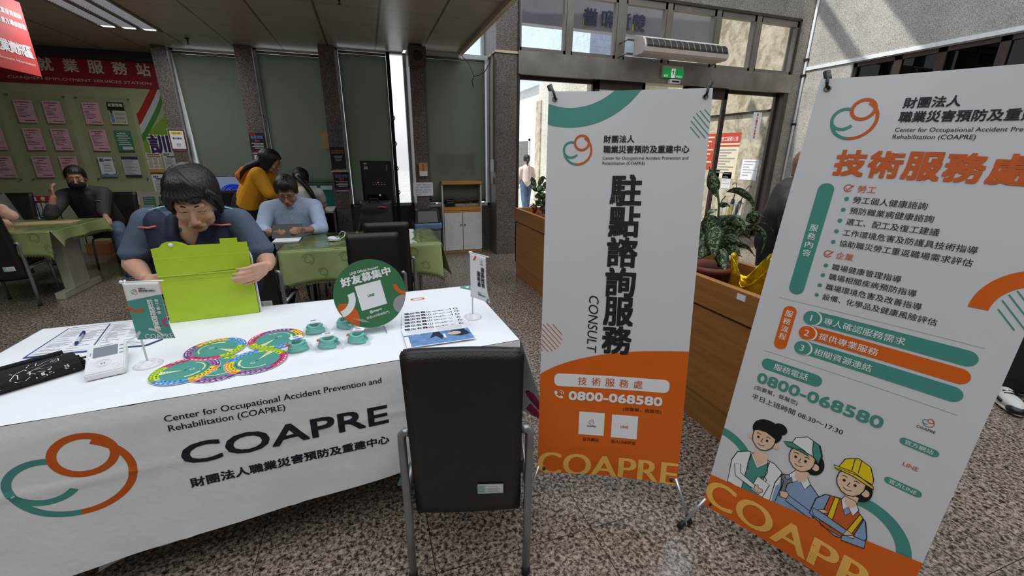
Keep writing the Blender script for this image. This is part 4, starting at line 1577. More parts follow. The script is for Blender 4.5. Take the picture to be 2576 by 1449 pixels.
    sh([(.352, .400), (.362, .440), (.392, .460), (.424, .450), (.440, .416), (.442, .398), (.40, .404)], Yl, 9.4, .0026)
    sh([(.340, .404), (.392, .410), (.446, .392), (.448, .384), (.392, .396), (.346, .396)], Yl, 9.8, .0026)
    p.stroke([(.386, .412), (.384, .452), (.400, .456), (.402, .412)], .0024, BK, 9.8)
    sh([(.322, .225), (.336, .200), (.420, .192), (.424, .212), (.350, .226)], Bl, 9.4, .0026)
    sh([(.420, .192), (.445, .196), (.450, .206), (.424, .214)], S, 9.6, .0022)
    sh([(.340, .228), (.356, .240), (.368, .236), (.352, .222)], S, 9.6, .0022)
    sh([(.440, .205), (.474, .21), (.476, .185), (.420, .170), (.418, .186)], Bl, 9.4, .0026)


r2, B2, h2, f2, R2 = x_banner((.6049, 1.4115, .1471), (-.4528, -.1418, -.011), 'white and orange banner with six big black characters beside the wooden planter', pb2, .05)
for a, b in ((f2(.006, .03, 0) + B2, (.538, 1.385, .012)), (f2(.592, .03, 0) + B2, (1.171, 1.070, .012)), (h2 + B2, (.86, 1.62, .012)), (h2 + B2, (1.16, 1.55, .012))): foot_leg(r2, B2, a, b)
r3, B3, h3, f3, R3_ = x_banner((1.1807, 1.0354, .149), (-1.1654, -.1286, .0275), 'taller looking white banner with service lists and three drawn workers, cut by the frame', pb3, .05)
for a, b in ((f3(.006, .03, 0) + B3, (1.112, 1.070, .012)), (f3(.592, .03, 0) + B3, (1.43, .40, .012)), (h3 + B3, (1.62, 1.02, .012)), (h3 + B3, (1.74, .70, .012))): foot_leg(r3, B3, a, b)
# ================================================================ chairs
mat('chair_leather', (34, 29, 27), rough=0.42, var=0.15, bump=0.25, bscale=180)
mat('tube_grey', (150, 151, 153), rough=0.32, metal=0.65)
mat('sticker_green', (176, 214, 206), rough=0.5)


def make_chair():
    o = empty('office_chair')
    # upholstered back, wrapped down behind the seat and bowed a little
    m = MB()

    def fb(u, v, t):
        z = .285 + .675 * v
        y = -.175 - .105 * v ** 1.2 + .012 * math.sin(PI * u) - t
        x = (u - .5) * (.355 + .012 * (1 - v))
        z -= .018 * math.sin(PI * u) * (1 - v) ** 4
        return Vector((x, y, z))
    n, k = 10, 16
    A = [[m.bm.verts.new(fb(i / n, j / k, .022 + .004 * math.sin(PI * j / k))) for i in range(n + 1)] for j in range(k + 1)]
    B = [[m.bm.verts.new(fb(i / n, j / k, -.022)) for i in range(n + 1)] for j in range(k + 1)]
    for j in range(k):
        for i in range(n):
            for G, fl in ((A, 0), (B, 1)):
                q = [G[j][i], G[j][i + 1], G[j + 1][i + 1], G[j + 1][i]]
                m.face(q[::-1] if fl else q)
    for j in range(k):
        m.face([A[j][0], A[j + 1][0], B[j + 1][0], B[j][0]]); m.face([A[j][n], B[j][n], B[j + 1][n], A[j + 1][n]])
    for i in range(n):
        m.face([A[0][i], B[0][i], B[0][i + 1], A[0][i + 1]]); m.face([A[k][i], A[k][i + 1], B[k][i + 1], B[k][i]])
    bmesh.ops.recalc_face_normals(m.bm, faces=list(m.bm.faces))
    be = [e for e in m.bm.edges if len(e.link_faces) == 2 and e.calc_face_angle(0) > .8]
    bmesh.ops.bevel(m.bm, geom=be, offset=.007, segments=2, affect='EDGES')
    for f in m.bm.faces: f.smooth = True
    bk = m.build('backrest', MATS['chair_leather'], o)
    m = MB(); m.box((-.200, -.165, .405), (.200, .150, .475), bev=.018); m.build('seat', MATS['chair_leather'], o)
    for s in (-1, 1):
        m = MB()
        m.tube([(s * .176, -.215, .640), (s * .200, -.215, .642), (s * .208, -.214, .63), (s * .209, -.213, .60), (s * .209, -.205, .30), (s * .2085, -.21, .02)], .0145, 12)
        l = m.build('rear_leg', MATS['tube_grey'], o)
        m = MB(); m.tube([(s * .2085, -.21, .0), (s * .2085, -.21, .028)], .0165, 12); m.build('foot_cap', MATS['black_rubber'], l)
        m = MB(); m.tube([(s * .209, -.205, .39), (s * .208, .10, .395), (s * .207, .135, .385), (s * .207, .150, .34), (s * .207, .175, .02)], .0125, 10)
        l = m.build('front_leg', MATS['tube_grey'], o)
        m = MB(); m.tube([(s * .207, .176, .0), (s * .207, .175, .026)], .0145, 10); m.build('foot_cap', MATS['black_rubber'], l)
    m = MB(); m.tube([(-.205, -.10, .392), (.205, -.10, .392)], .010, 8); m.build('crossbar', MATS['tube_grey'], o)

    def tg(u, v, d):
        return fb(.5 + (u) / .36, (v - .285) / .675, .0285 + d)
    m = MB(); m.grid(lambda a, b: tg(.033 + .088 * a, .378 + .044 * b, 0), 4, 3); st = m.build('inventory_sticker', MATS['sticker_green'], o)
    p = Print(.0004)
    p.rect(.062, .382, .118, .418, W_)
    for q in range(4): p.rect(.036, .386 + .008 * q, .056, .389 + .008 * q, MATS['print_grey']); p.rect(.066, .387 + .007 * q, .066 + .045 - .008 * (q % 2), .3895 + .007 * q, MATS['print_grey'], 2)
    p.build('printed_lines', st, tg)
    return o


CH = [(.288, 1.350, -15, 'large dark leather chair, back to us, drawn up to the white cloth table'),
      (-.005, 3.36, 0, 'dark leather chair at the green table seen behind the round green sign'),
      (.130, 3.83, -4, 'dark leather chair pushed under the green table, half behind another chair'),
      (-.875, 3.66, -6, 'dark leather chair at the green table just behind the standing woman'),
      (-3.24, 6.93, 172, 'black chair the masked man sits on'),
      (-4.36, 7.0, 178, 'black chair beside the binder rack'),
      (-3.455, 5.44, 4, 'black chair with grey tube legs tucked at the green table by the frame edge')]
proto = make_chair()
for i, (x, y, a, lab) in enumerate(CH):
    c = proto if i == 0 else copy_tree(proto)
    c.location = (x, y, 0)
    c.rotation_euler = (0, 0, math.radians(a))
    tag(c, lab, 'chair', 'dark leather chairs with grey legs')

# ================================================================ green tables
mat('green_cloth', (138, 150, 96), rough=0.75, var=0.10, scale=7, bump=0.15, bscale=50)
mat('cream_laminate', (186, 182, 164), rough=0.45)
mat('fringe_green', (92, 96, 58), rough=0.85, var=0.3, scale=80)


def sheet_mat():
    m = bpy.data.materials.new('clear_table_sheet'); MATS['clear_table_sheet'] = m
    m.use_nodes = True
    nt = m.node_tree
    for n in list(nt.nodes): nt.nodes.remove(n)
    o = nt.nodes.new('ShaderNodeOutputMaterial'); t = nt.nodes.new('ShaderNodeBsdfTransparent'); g = nt.nodes.new('ShaderNodeBsdfGlossy'); x = nt.nodes.new('ShaderNodeMixShader'); f = nt.nodes.new('ShaderNodeFresnel')
    nz = nt.nodes.new('ShaderNodeTexNoise'); nz.inputs['Scale'].default_value = 6; bp_ = nt.nodes.new('ShaderNodeBump'); bp_.inputs['Strength'].default_value = .35; bp_.inputs['Distance'].default_value = .02
    nt.links.new(nz.outputs['Fac'], bp_.inputs['Height']); nt.links.new(bp_.outputs[0], g.inputs['Normal'])
    g.inputs['Roughness'].default_value = .05; f.inputs[0].default_value = 1.5; t.inputs[0].default_value = (.93, .97, .93, 1)
    nt.links.new(f.outputs[0], x.inputs[0]); nt.links.new(t.outputs[0], x.inputs[1]); nt.links.new(g.outputs[0], x.inputs[2]); nt.links.new(x.outputs[0], o.inputs[0])
    return m


sheet_mat()


def green_table(loc, W, D, drops, label, cl_label, slab):
    """loc = middle of the front edge on the floor; drops = cloth drop front, right, back, left"""
    o = empty('office_table', loc, 0, label, 'table', 'tables under green cloths')
    H = .735
    m = MB(); m.box((-W / 2, 0, H - .028), (W / 2, D, H), bev=.003); m.build('tabletop', MATS['cream_laminate'], o)
    for s in (-1, 1):
        m = MB()
        x = s * (W / 2 - .16)
        if slab:
            m.box((x - .045, D * .5 - .14, .07), (x + .045, D * .5 + .14, H - .03), bev=.004)
            l = m.build('leg', MATS['cream_laminate'], o)
            m = MB(); m.box((x - .04, .14, 0), (x + .04, D - .1, .075), bev=.006); m.build('foot', MATS['cream_laminate'], l)
        else:
            for y in (D * .30, D * .84):
                m = MB(); m.tube([(x, y, 0), (x, y, H - .03)], .016, 10); m.build('leg', MATS['tube_grey'], o)
    c = empty('tablecloth', loc, 0, cl_label, 'tablecloth', 'green tablecloths')
    hx, z = W / 2 + .012, H + .004
    m = MB()
    m.grid(lambda u, v: Vector((-hx + 2 * hx * u, -.012 + (D + .024) * v, z)), 24, 14)
    P = [Vector((-hx, -.012, z)), Vector((hx, -.012, z)), Vector((hx, D + .012, z)), Vector((-hx, D + .012, z))]
    N = [Vector((0, -1, 0)), Vector((1, 0, 0)), Vector((0, 1, 0)), Vector((-1, 0, 0))]
    bott = []
    for k in range(4):
        a, b, nn, dr = P[k], P[(k + 1) % 4], N[k], drops[k]

        def f(u, v, a=a, b=b, nn=nn, dr=dr, k=k):
            p = a.lerp(b, u)
            e = min(u, 1 - u)
            p = p + nn * (.003 + v * (.018 + .016 * math.sin(u * (b - a).length * 16 + k) + .05 * math.exp(-e * (b - a).length / .07)))
            p.z = z - dr * v - .05 * v * math.exp(-e * (b - a).length / .06)
            return p
        m.grid(f, int((b - a).length / .03), 9)
        bott.append((f, (b - a).length))
    s_ = m.build('cloth', MATS['green_cloth'], c); solid(s_, .002, 1)
    m = MB()
    for f, L in bott:
        n = int(L / .022)
        for i in range(n):
            q0, q1 = f(i / n, 1), f((i + 1) / n, 1)
            mid = (q0 + q1) / 2 - Vector((0, 0, .020))
            m.bm.faces.new([m.bm.verts.new(x) for x in (q0, mid + (q0 - q1) * .25, mid + (q1 - q0) * .25, q1)])
    s2 = m.build('scalloped_edge', MATS['fringe_green'], c); solid(s2, .002, 0)
    p = Print(.0006)
    random.seed(3)
    q = mat('cloth_motif', (112, 126, 74), rough=.8)
    for k in range(int(W / .28)):
        x = -W / 2 + .2 + k * .28
        for v, r in ((.28, .05), (.72, .042)):
            p.ring(x + (.1 if v > .5 else 0), v * drops[0], r, r - .012, q, 200, 430, n=16); p.ring(x + (.1 if v > .5 else 0), v * drops[0], r * .6, r * .6 - .009, q, 30, 260, n=14)
    p.build('woven_motif', s_, lambda u, v, d: bott[0][0]((u + hx) / (2 * hx), v / drops[0]) + Vector((0, -d - .0025, 0)), maxlen=.04)
    g = MB(); g.grid(lambda u, v: Vector((-hx - .02 + (2 * hx + .04) * u, -.03 + (D + .05) * v, z + .0035 + .0012 * math.sin(u * 31) * math.sin(v * 17) - (.018 * max(0, (.03 - v) / .03)))), 30, 16)
    gs = g.build('clear_cover', MATS['clear_table_sheet'], c)
    return z + .0055


zt = green_table((-.08, 3.70, 0), 1.28, .76, (.265, .24, .2, .26), 'office table under a green cloth where the man in blue sits', 'green patterned tablecloth under clear plastic where the man in blue sits', False)
green_table((-3.72, 5.28, 0), 1.44, .92, (.215, .115, .1, .1), 'trestle footed office table where the masked man leans', 'green tablecloth with scalloped edge where the masked man leans', True)

# things on the green tables
o = empty('paper_stack', (-.74, 4.12, zt), 0, 'stack of white papers beside the tablet on the green table', 'papers')
for k in range(4):
    m = MB(); m.box((-.10 + .004 * k, -.10 - .003 * k, .004 * k), (.11 + .004 * k, .16, .004 * k + .0035)); m.build('sheet', MATS['white_paper'], o)
o = empty('cable_coil', (-.33, 4.02, zt), 0, 'white cable and adaptor in a clump on the green table', 'cable')
m = MB()
random.seed(5)
for k in range(3):
    m.tube([(.05 * math.cos(t * .6 + k) * (1 - .1 * k), .035 * math.sin(t * .6 + k), .006 + .009 * k + .004 * math.sin(t)) for t in range(12)], .004, 7)
m.tube([(.05, .03, .01), (.08, .07, .02), (.09, .12, .05), (.06, .14, .06), (.03, .13, .03)], .0035, 7)
m.build('white_cord', MATS['white_plastic'], o)
m = MB(); m.ball((-.02, 0, .022), (.04, .03, .02), 12, 8); m.build('adaptor', MATS['white_plastic'], o)
o = empty('phone', (-.35, 4.34, zt), .4, 'black phone lying at the back of the green table', 'phone')
m = MB(); m.box((-.07, -.035, 0), (.07, .035, .012), bev=.004); m.build('phone_body', MATS['black_plastic'], o)
mat('kraft_paper', (176, 150, 108), rough=.8)
o = empty('kraft_folder', (-3.35, 5.86, .742), .1, 'flat brown kraft folder under the masked man\'s elbow', 'folder')
m = MB(); m.box((-.30, -.12, 0), (.26, .14, .006)); m.build('folder_cover', MATS['kraft_paper'], o)

# ================================================================ planter with pots
wood('planter_wood', (150, 98, 44), (172, 116, 56), axis=1, scale=7)
wood('planter_dark', (96, 58, 26), (120, 76, 36), axis=1, scale=7)
pl = empty('wooden_planter', (1.95, 3.0, 0), 0, 'long wooden planter box with potted plants along the entrance side', 'planter')
y0, y1 = -2.0, 1.955
m = MB(); m.box((-.24, y0, .185), (-.215, y1, .695)); m.box((.215, y0, .185), (.24, y1, .695)); m.box((-.24, y1 - .025, .185), (.24, y1, .695)); m.box((-.24, y0, .185), (.24, y0 + .025, .695)); m.build('side_panel', MATS['planter_wood'], pl)
m = MB(); m.box((-.252, y0 - .01, .708), (-.21, y1 + .01, .868), bev=.004); m.box((.21, y0 - .01, .708), (.252, y1 + .01, .868), bev=.004); m.box((-.21, y1 - .035, .708), (.21, y1 + .01, .868), bev=.004); m.box((-.21, y0 - .01, .708), (.21, y0 + .035, .868), bev=.004); m.build('top_band', MATS['planter_wood'], pl)
m = MB(); m.box((-.23, y0 + .01, 0), (.23, y1 - .01, .178)); m.build('plinth', MATS['planter_wood'], pl)
m = MB(); m.box((-.226, y0 + .015, .176), (.226, y1 - .012, .187)); m.box((-.226, y0 + .015, .69), (-.205, y1 - .012, .71)); m.box((.205, y0 + .015, .69), (.226, y1 - .012, .71)); m.build('groove', MATS['planter_dark'], pl)
m = MB(); m.box((-.21, y0 + .03, .56), (.21, y1 - .03, .60)); m.build('inner_shelf', MATS['planter_dark'], pl)
m = MB(); m.box((-.2545, -1.535, .822), (-.2522, -1.485, .852)); m.build('sticker', MATS['white_paper'], pl)


def leaf_mat():
    m = bpy.data.materials.new('variegated_leaf'); MATS['variegated_leaf'] = m
    m.use_nodes = True
    nt = m.node_tree; b = nt.nodes['Principled BSDF']; L = nt.links.new
    tc = nt.nodes.new('ShaderNodeTexCoord')
    nz = nt.nodes.new('ShaderNodeTexNoise'); nz.inputs['Scale'].default_value = 85; nz.inputs['Detail'].default_value = 3; nz.inputs['Distortion'].default_value = 1.2
    L(tc.outputs['Object'], nz.inputs['Vector'])
    rp = nt.nodes.new('ShaderNodeValToRGB'); e = rp.color_ramp.elements
    e[0].position, e[0].color = .50, rgb((34, 54, 34)); e[1].position, e[1].color = .60, rgb((150, 172, 124))
    L(nz.outputs['Fac'], rp.inputs[0])
    at = nt.nodes.new('ShaderNodeVertexColor'); at.layer_name = 'middle'
    mx = nt.nodes.new('ShaderNodeMix'); mx.data_type = 'RGBA'
    L(at.outputs['Color'], mx.inputs[0]); mx.inputs[6].default_value = rgb((30, 48, 32)); L(rp.outputs[0], mx.inputs[7])
    L(mx.outputs[2], b.inputs['Base Color'])
    b.inputs['Roughness'].default_value = .38
    return m


leaf_mat()
mat('plant_stem', (58, 74, 42), rough=.6)
mat('terracotta', (120, 60, 40), rough=.6)
mat('soil', (42, 32, 26), rough=.95, var=.3, scale=60)


def add_leaf(m, pts, w, tw=0.0):
    """blade along pts: broad, pointed, folded a little along the midrib"""
    pts = [Vector(p) for p in pts]
    # resample
    seg = []
    N = 12
    tot = sum((b - a).length for a, b in zip(pts, pts[1:]))
    for i in range(N + 1):
        t = tot * i / N
        for a, b in zip(pts, pts[1:]):
            L = (b - a).length
            if t <= L + 1e-9: seg.append(a.lerp(b, min(1, t / L))); break
            t -= L
        else: seg.append(pts[-1])
    for _ in range(2):
        seg = [seg[0]] + [(seg[i - 1] + seg[i] * 2 + seg[i + 1]) / 4 for i in range(1, N)] + [seg[-1]]
    rows = []
    lay = m.bm.loops.layers.color.get('middle') or m.bm.loops.layers.color.new('middle')
    view = Vector((-.70, -.70, .25)).normalized()
    for i, p in enumerate(seg):
        d = (seg[min(i + 1, N)] - seg[max(i - 1, 0)]).normalized()
        x = d.cross(view)
        x = x.normalized() if x.length > .1 else Vector((1, 0, 0))
        x = Matrix.Rotation(tw, 3, d) @ x
        nrm = x.cross(d)
        t = i / N
        hw = w * (math.sin(PI * min(1, t * 1.08) ** .72) ** .85) * (1 - .15 * t) if 0 < t < 1 else .0008
        rows.append([m.bm.verts.new(p + x * hw * s + nrm * (-.22 * hw * abs(s)) * 1.0 + nrm * .003 * math.sin(9 * t + 5 * s)) for s in (-1, -.62, -.2, .2, .62, 1)])
    for a, b in zip(rows, rows[1:]):
        for k in range(5):
            f = m.face([a[k], a[k + 1], b[k + 1], b[k]])
            if f:
                f.smooth = True
                for lp in f.loops:
                    c = 1.0 if (k in (1, 2, 3)) else 0.55
                    lp[lay] = (c, c, c, 1)


def plant(loc, ex, leaves, stems, label, pot_r, pot_h, wrapped=None):
    o = empty('potted_plant', loc, 0, label, 'plant', 'potted leafy plants in the planter')
    m = MB(); m.lathe([(0, 0), (pot_r * .72, 0), (pot_r * .96, pot_h * .86), (pot_r * 1.03, pot_h * .86), (pot_r * 1.03, pot_h), (pot_r * .93, pot_h), (pot_r * .88, pot_h * .8)], (0, 0, 0), 32); m.build('pot', MATS['terracotta'], o)
    m = MB(); m.lathe([(0, pot_h * .84), (pot_r * .9, pot_h * .84)], (0, 0, 0), 24); m.build('soil', MATS['soil'], o)
    E2 = Vector(ex); F2 = Vector((-E2.y, E2.x, 0))
    P = lambda a, z, d=0: E2 * a + F2 * d + Vector((0, 0, z))
    m = MB()
    for pts, r in stems: m.tube([P(*q) for q in pts], r, 7)
    m.build('stem', MATS['plant_stem'], o)
    m = MB()
    for pts, w, d0, d1, tw in leaves:
        n = len(pts)
        add_leaf(m, [P(q[0], q[1], d0 + (d1 - d0) * k / (n - 1)) for k, q in enumerate(pts)], w, tw)
    fo_ = m.build('foliage', MATS['variegated_leaf'], o, fix=False)
    solid(fo_, .0009, 0)
    return o


ph = .262
LV = [([(-.029, .44), (-.057, .503), (-.09, .588)], .038, 0, -.03, .2), ([(-.019, .413), (-.051, .458), (-.072, .470)], .016, 0, .03, .8),
      ([(.021, .447), (.074, .463), (.131, .429), (.17, .388), (.168, .31)], .026, 0, -.05, .9), ([(.150, .283), (.172, .298), (.197, .332), (.232, .318)], .036, .02, -.02, .3),
      ([(-.013, .344), (-.055, .335), (-.085, .27)], .022, 0, -.03, .9), ([(-.010, .367), (.036, .376), (.055, .362)], .018, 0, -.02, .6), ([(.01, .178), (-.032, .247), (-.075, .340)], .055, -.02, -.06, .1),
      ([(.018, .155), (-.035, .197), (-.085, .150)], .05, 0, -.07, .3), ([(.018, .203), (.07, .288), (.124, .280), (.158, .215)], .045, .02, -.06, .5), ([(.025, .155), (.069, .22), (.128, .265)], .045, .02, -.02, .6),
      ([(0, .26), (-.007, .177), (.015, .060)], .058, -.05, -.10, 0), ([(.031, .107), (.085, .185), (.15, .170)], .045, 0, -.06, .2), ([(.03, .125), (.056, .06), (.086, -.012)], .042, -.03, -.09, .1), ([(.073, .123), (.133, .151), (.181, .139), (.222, .095)], .024, 0, -.05, .8),
      ([(.139, .249), (.209, .254), (.263, .201), (.250, .105)], .022, .02, -.04, .9), ([(.198, .265), (.247, .269), (.300, .235)], .014, .04, .05, 1.1), ([(.06, .134), (.106, .115), (.158, .085)], .040, 0, -.06, .3),
      ([(-.01, .30), (-.06, .25), (-.09, .16)], .045, .02, .04, .3), ([(.02, .22), (.06, .17), (.11, .06)], .045, .05, .08, .2), ([(.0, .14), (-.05, .10), (-.085, .03)], .045, -.02, -.06, .2), ([(.09, .20), (.15, .22), (.20, .16)], .035, .06, .1, .4), ([(-.01, .24), (.04, .28), (.085, .24)], .04, .04, .06, .4)]
LV = [([(a, z + ph - .008) for a, z in pts], w, d0, d1, tw) for pts, w, d0, d1, tw in LV]
ST = [([(.044, .02), (.018, .155), (-.007, .39), (-.027, .48)], .006), ([(.044, .02), (.07, .12), (.13, .236), (.154, .285)], .005), ([(.05, .02), (.06, .10), (.10, .19), (.139, .249)], .005), ([(-.006, .36), (.005, .42), (.021, .447)], .003), ([(.03, .05), (.0, .2), (0, .26)], .004), ([(.154, .25), (.18, .265), (.198, .265)], .0025)]
ST = [([(a, z + ph - .03) for a, z in pts], r) for pts, r in ST]
plant((1.965, 1.985, .601), (.716, -.698, 0), LV, ST, 'leafy variegated plant in a terracotta pot showing between the two banners', .125, ph)
random.seed(21)
LV = []
for k in range(30):
    a0, z0 = random.uniform(-.12, .04), random.uniform(.02, .30)
    ang = random.uniform(-1.0, 1.0)
    Lf = random.uniform(.10, .17)
    pts = [(a0, z0)]
    for s in range(1, 4): pts.append((a0 + math.sin(ang) * Lf * s / 3, z0 + Lf * (math.cos(ang) * s / 3 - .55 * (s / 3) ** 2)))
    LV.append(([(a, z + .26) for a, z in pts], random.uniform(.022, .036), random.uniform(-.05, .05), random.uniform(-.12, .08), random.uniform(0, .9)))
for pts in ([(-.13, .28), (-.18, .39), (-.13, .36)], [(-.12, .26), (-.19, .31), (-.20, .24)], [(-.10, .30), (-.05, .40), (.0, .36)]): LV.append(([(a, z + .26) for a, z in pts], .03, 0, -.04, .5))
ST = [([(-.04 + .02 * k, .24), (-.08 + .04 * k, .42), (-.10 + .05 * k, .56)], .006) for k in range(4)]
plant((1.93, 4.50, .601), (.92, -.39, 0), LV, ST, 'dense leafy plant at the far end of the planter by the stone column', .13, .25)
o = empty('foil_bow', (1.85, 4.42, .8685), 0, 'small red foil ribbon on the far end of the planter', 'ribbon')
mat('red_foil', (200, 20, 40), rough=.2, metal=.3)
o.location = (1.83, 4.62, .602)
m = MB()
for k in range(6):
    a = k * 1.05
    m.grid(lambda u, v, a=a, k=k: Vector((.06 * math.cos(a) * u + .02 * v * math.sin(a), .06 * math.sin(a) * u - .02 * v * math.cos(a), .20 + .10 * math.sin(u * 2.4) + .02 * k * u)), 6, 2)
m.tube([(0, 0, 0), (0, 0, .22)], .008, 6)
s_ = m.build('foil_ribbon', MATS['red_foil'], o); solid(s_, .001, 0)
# gold foil wrapped pot
mat('gold_foil', (214, 178, 20), rough=0.16, metal=0.75, var=.25, scale=9, bump=.9, bscale=16)
o = empty('foil_wrapped_pot', (1.935, 1.615, .601), 0, 'crumpled gold foil wrapped pot at the end of the planter near the banner', 'pot')


def foil(u, v):
    a = 2 * PI * u
    r = .085 + .045 * v + .018 * math.sin(a * 7 + 3 * v) * v + .012 * noise.noise(Vector((math.cos(a) * 3, math.sin(a) * 3, v * 4)))
    z = .33 * v + (.075 * math.sin(a * 3 + .9) * max(0, v - .6) / .4) + .02 * noise.noise(Vector((math.cos(a) * 5, math.sin(a) * 5, v * 6)))
    return Vector((r * math.cos(a), r * math.sin(a), z))


m = MB(); m.grid(foil, 56, 14); s_ = m.build('foil_wrap', MATS['gold_foil'], o); solid(s_, .001, 0)
m = MB(); m.lathe([(0, 0), (.082, 0), (.10, .20), (0, .205)], (0, 0, .001), 20); m.build('inner_pot', MATS['soil'], o)
# ================================================================ things on the walls, ceiling and along the window front
mat('pink_paper', (224, 176, 186), rough=.8)
mat('sign_red', (150, 20, 32), rough=.6)
mat('sign_red_bright', (206, 52, 48), rough=.6)
mat('cream_letters', (216, 206, 196), rough=.6)
mat('green_paper', (60, 128, 96), rough=.7)
mat('cream_paper', (226, 216, 186), rough=.7)
mat('navy_print', (40, 52, 100), rough=.7)
mat('leaf_green', (128, 166, 46), rough=.7)
mat('ribbon_green', (62, 140, 48), rough=.7)
mat('ribbon_red', (176, 36, 24), rough=.7)
mat('poster_black', (22, 24, 30), rough=.5)
mat('poster_plum', (84, 34, 54), rough=.5)
mat('poster_violet', (130, 96, 150), rough=.5)
mat('light_wood', (196, 150, 92), rough=.5)
mat('frame_brown', (92, 52, 44), rough=.5)
mat('ink_brown', (110, 80, 84), rough=.7)
mat('speaker_brown', (92, 72, 56), rough=.7)
glass('acrylic_sheet', (.97, .98, .96))
YW = 8.199

# ---- long red station sign
o = empty('wall_sign', (-4.6, YW, 2.30), 0, 'long dark red wall sign with pale characters above the notice boards', 'sign')
m = MB(); m.box((-3.4, -.022, .075), (1.82, 0, .50)); m.build('sign_board', MATS['sign_red'], o)
p = Print(.0008)
for k, ch in enumerate('前鎮就業服務站'): p.text(ch, -.06 + .280 * k, .245, .162, MATS['cream_letters'], anchor='m', bold=.02)
p.text('CIANJHEN EMPLOYMENT SERVICES STATION', .06, .115, .046, MATS['cream_letters'], w=1.62, bold=.006)
p.build('raised_lettering', o, flat((0, -.0225, 0), (1, 0, 0), (0, 0, 1)))
# ---- painted ribbon and leaf beside the pillar
o = empty('wall_graphic', (-3.0, YW, 1.4), 0, 'red white green ribbon and lime leaf with one purple character on the pale wall', 'wall graphic')
m = MB(); p = Print(.001)
rib = lambda off: [(-.20 + .02 * math.sin(t * 2) + .40 * t + .0, .20 + .80 * (t ** 1.5) + off + .05 * math.sin(t * 5)) for t in [k / 20 for k in range(21)]]
a, b, c, d = rib(.42), rib(.26), rib(.13), rib(.02)
for q0, q1, mt in ((a, b, 'ribbon_red'), (b, c, 'print_pale'), (c, d, 'ribbon_green')):
    p.raw(q0 + q1, [(k, k + 1, 21 + k + 1, 21 + k) for k in range(20)], MATS[mt], 1)
p.poly([(-.20, .20), (-.12, .34), (0, .46), (.12, .58), (.21, .74), (.21, .02), (-.16, .02), (-.20, .10)], MATS['leaf_green'], 0)
p.text('訓', .0, .06, .26, W_, anchor='m', bold=.08, layer=2); p.text('訓', .0, .06, .26, mat('purple_ink', (58, 24, 84), rough=.6), anchor='m', bold=.03, layer=3)
p.build('painted_design', o, flat((0, -.002, 0), (1, 0, 0), (0, 0, 1)))

# ---- clear acrylic boards on stand-off bolts
BD = [(-4.645, -3.985, 'clear acrylic notice board of pink notices, beside the frame edge board'), (-3.885, -3.235, 'clear acrylic notice board next to the painted ribbon'), (-5.6, -4.745, 'clear acrylic notice board cut by the frame edge')]
for x0, x1, lab in BD:
    o = empty('notice_board', (x0, YW, 1.0), 0, lab, 'notice board', 'clear acrylic notice boards')
    m = MB(); m.box((0, -.034, .06), (x1 - x0, -.030, 1.24)); m.build('acrylic_panel', MATS['acrylic_sheet'], o)
    for bx in (.02, x1 - x0 - .02):
        for bz in (.085, 1.215):
            m = MB(); m.tube([(bx, 0, bz), (bx, -.04, bz)], .009, 10); m.build('standoff_bolt', MATS['stainless'], o)


def sheet(name, x, z, w, h, y, label, cat, m_, prints, group=None, th=.004):
    o = empty(name, (x, y, z), 0, label, cat, group)
    b = MB(); b.box((0, -th, 0), (w, 0, h)); s = b.build('paper', m_, o)
    if prints:
        p = Print(.0005); prints(p, w, h)
        p.build('printed_page', s, flat((0, -th - .0004, 0), (1, 0, 0), (0, 0, 1)))
    return o


def pk(seed):
    def f(p, w, h):
        random.seed(seed)
        I = MATS['ink_brown']
        p.ell(.03, h - .028, .008, .008, I); p.text('台灣就業通求才', .045, h - .036, .017, I, w=w - .07, bold=.02, res=1); p.text('職缺公告', w / 2, h - .066, .015, I, anchor='m', bold=.02, res=1)
        for k in range(8):
            v = h - .088 - .019 * k
            p.rect(.022, v, .022 + random.uniform(.04, w - .06), v + .006, I)
        p.rect(.07, .024, w - .02, .034, I)
    return f


P0 = [('A', -4.564, 'first'), ('B', -4.258, 'second')]
rows_ = [(1.857, 'top'), (1.489, 'middle'), (1.111, 'bottom')]
n_ = 0
for z, rn in rows_:
    for x, cn in ((-4.564, 'first'), (-4.255, 'second')):
        sheet('notice', x, z, .203, .296, YW - .035, 'pink printed notice, %s row, %s column of the board beside the painted ribbon\'s neighbour' % (rn, cn) if False else 'pink notice in the %s row, %s column of the middle acrylic board' % (rn, cn), 'notice', MATS['pink_paper'], pk(n_), 'pink job notices'); n_ += 1
    if rn != 'bottom':
        sheet('notice', -3.815, z, .198, .296, YW - .035, 'pink notice in the %s row of the acrylic board beside the painted ribbon' % rn, 'notice', MATS['pink_paper'], pk(n_), 'pink job notices'); n_ += 1
    sheet('notice', -4.985, z, .203, .292, YW - .035, 'pink notice cut by the frame edge, %s row' % rn, 'notice', MATS['pink_paper'], pk(n_), 'pink job notices'); n_ += 1


def d1(p, w, h):
    p.rect(0, h * .62, w, h, MATS['poster_black'], 1); p.text('就業情報', w / 2, h * .80, .045, MATS['cream_paper'], w=w * .86, anchor='m', bold=.02)
    p.rect(.01, .02, .05, h * .45, MATS['photo_blue']); p.ell(.03, h * .56, .018, .03, MATS['frame_brown'], 2)
    for k in range(9): p.rect(.06, .02 + .018 * k, w - .012, .030 + .018 * k, MATS['print_grey'])


def d2(p, w, h):
    for k in range(6): p.rect(.02 + .012 * (k % 2), h * .30 + .03 * k, w - .02 - .02 * (k % 3), h * .30 + .03 * k + .014, MATS['print_pale'])
    p.rect(.06, .02, w - .012, h * .22, MATS['print_pale']); p.text('徵才', w * .5, h - .05, .03, MATS['print_pale'], anchor='m')


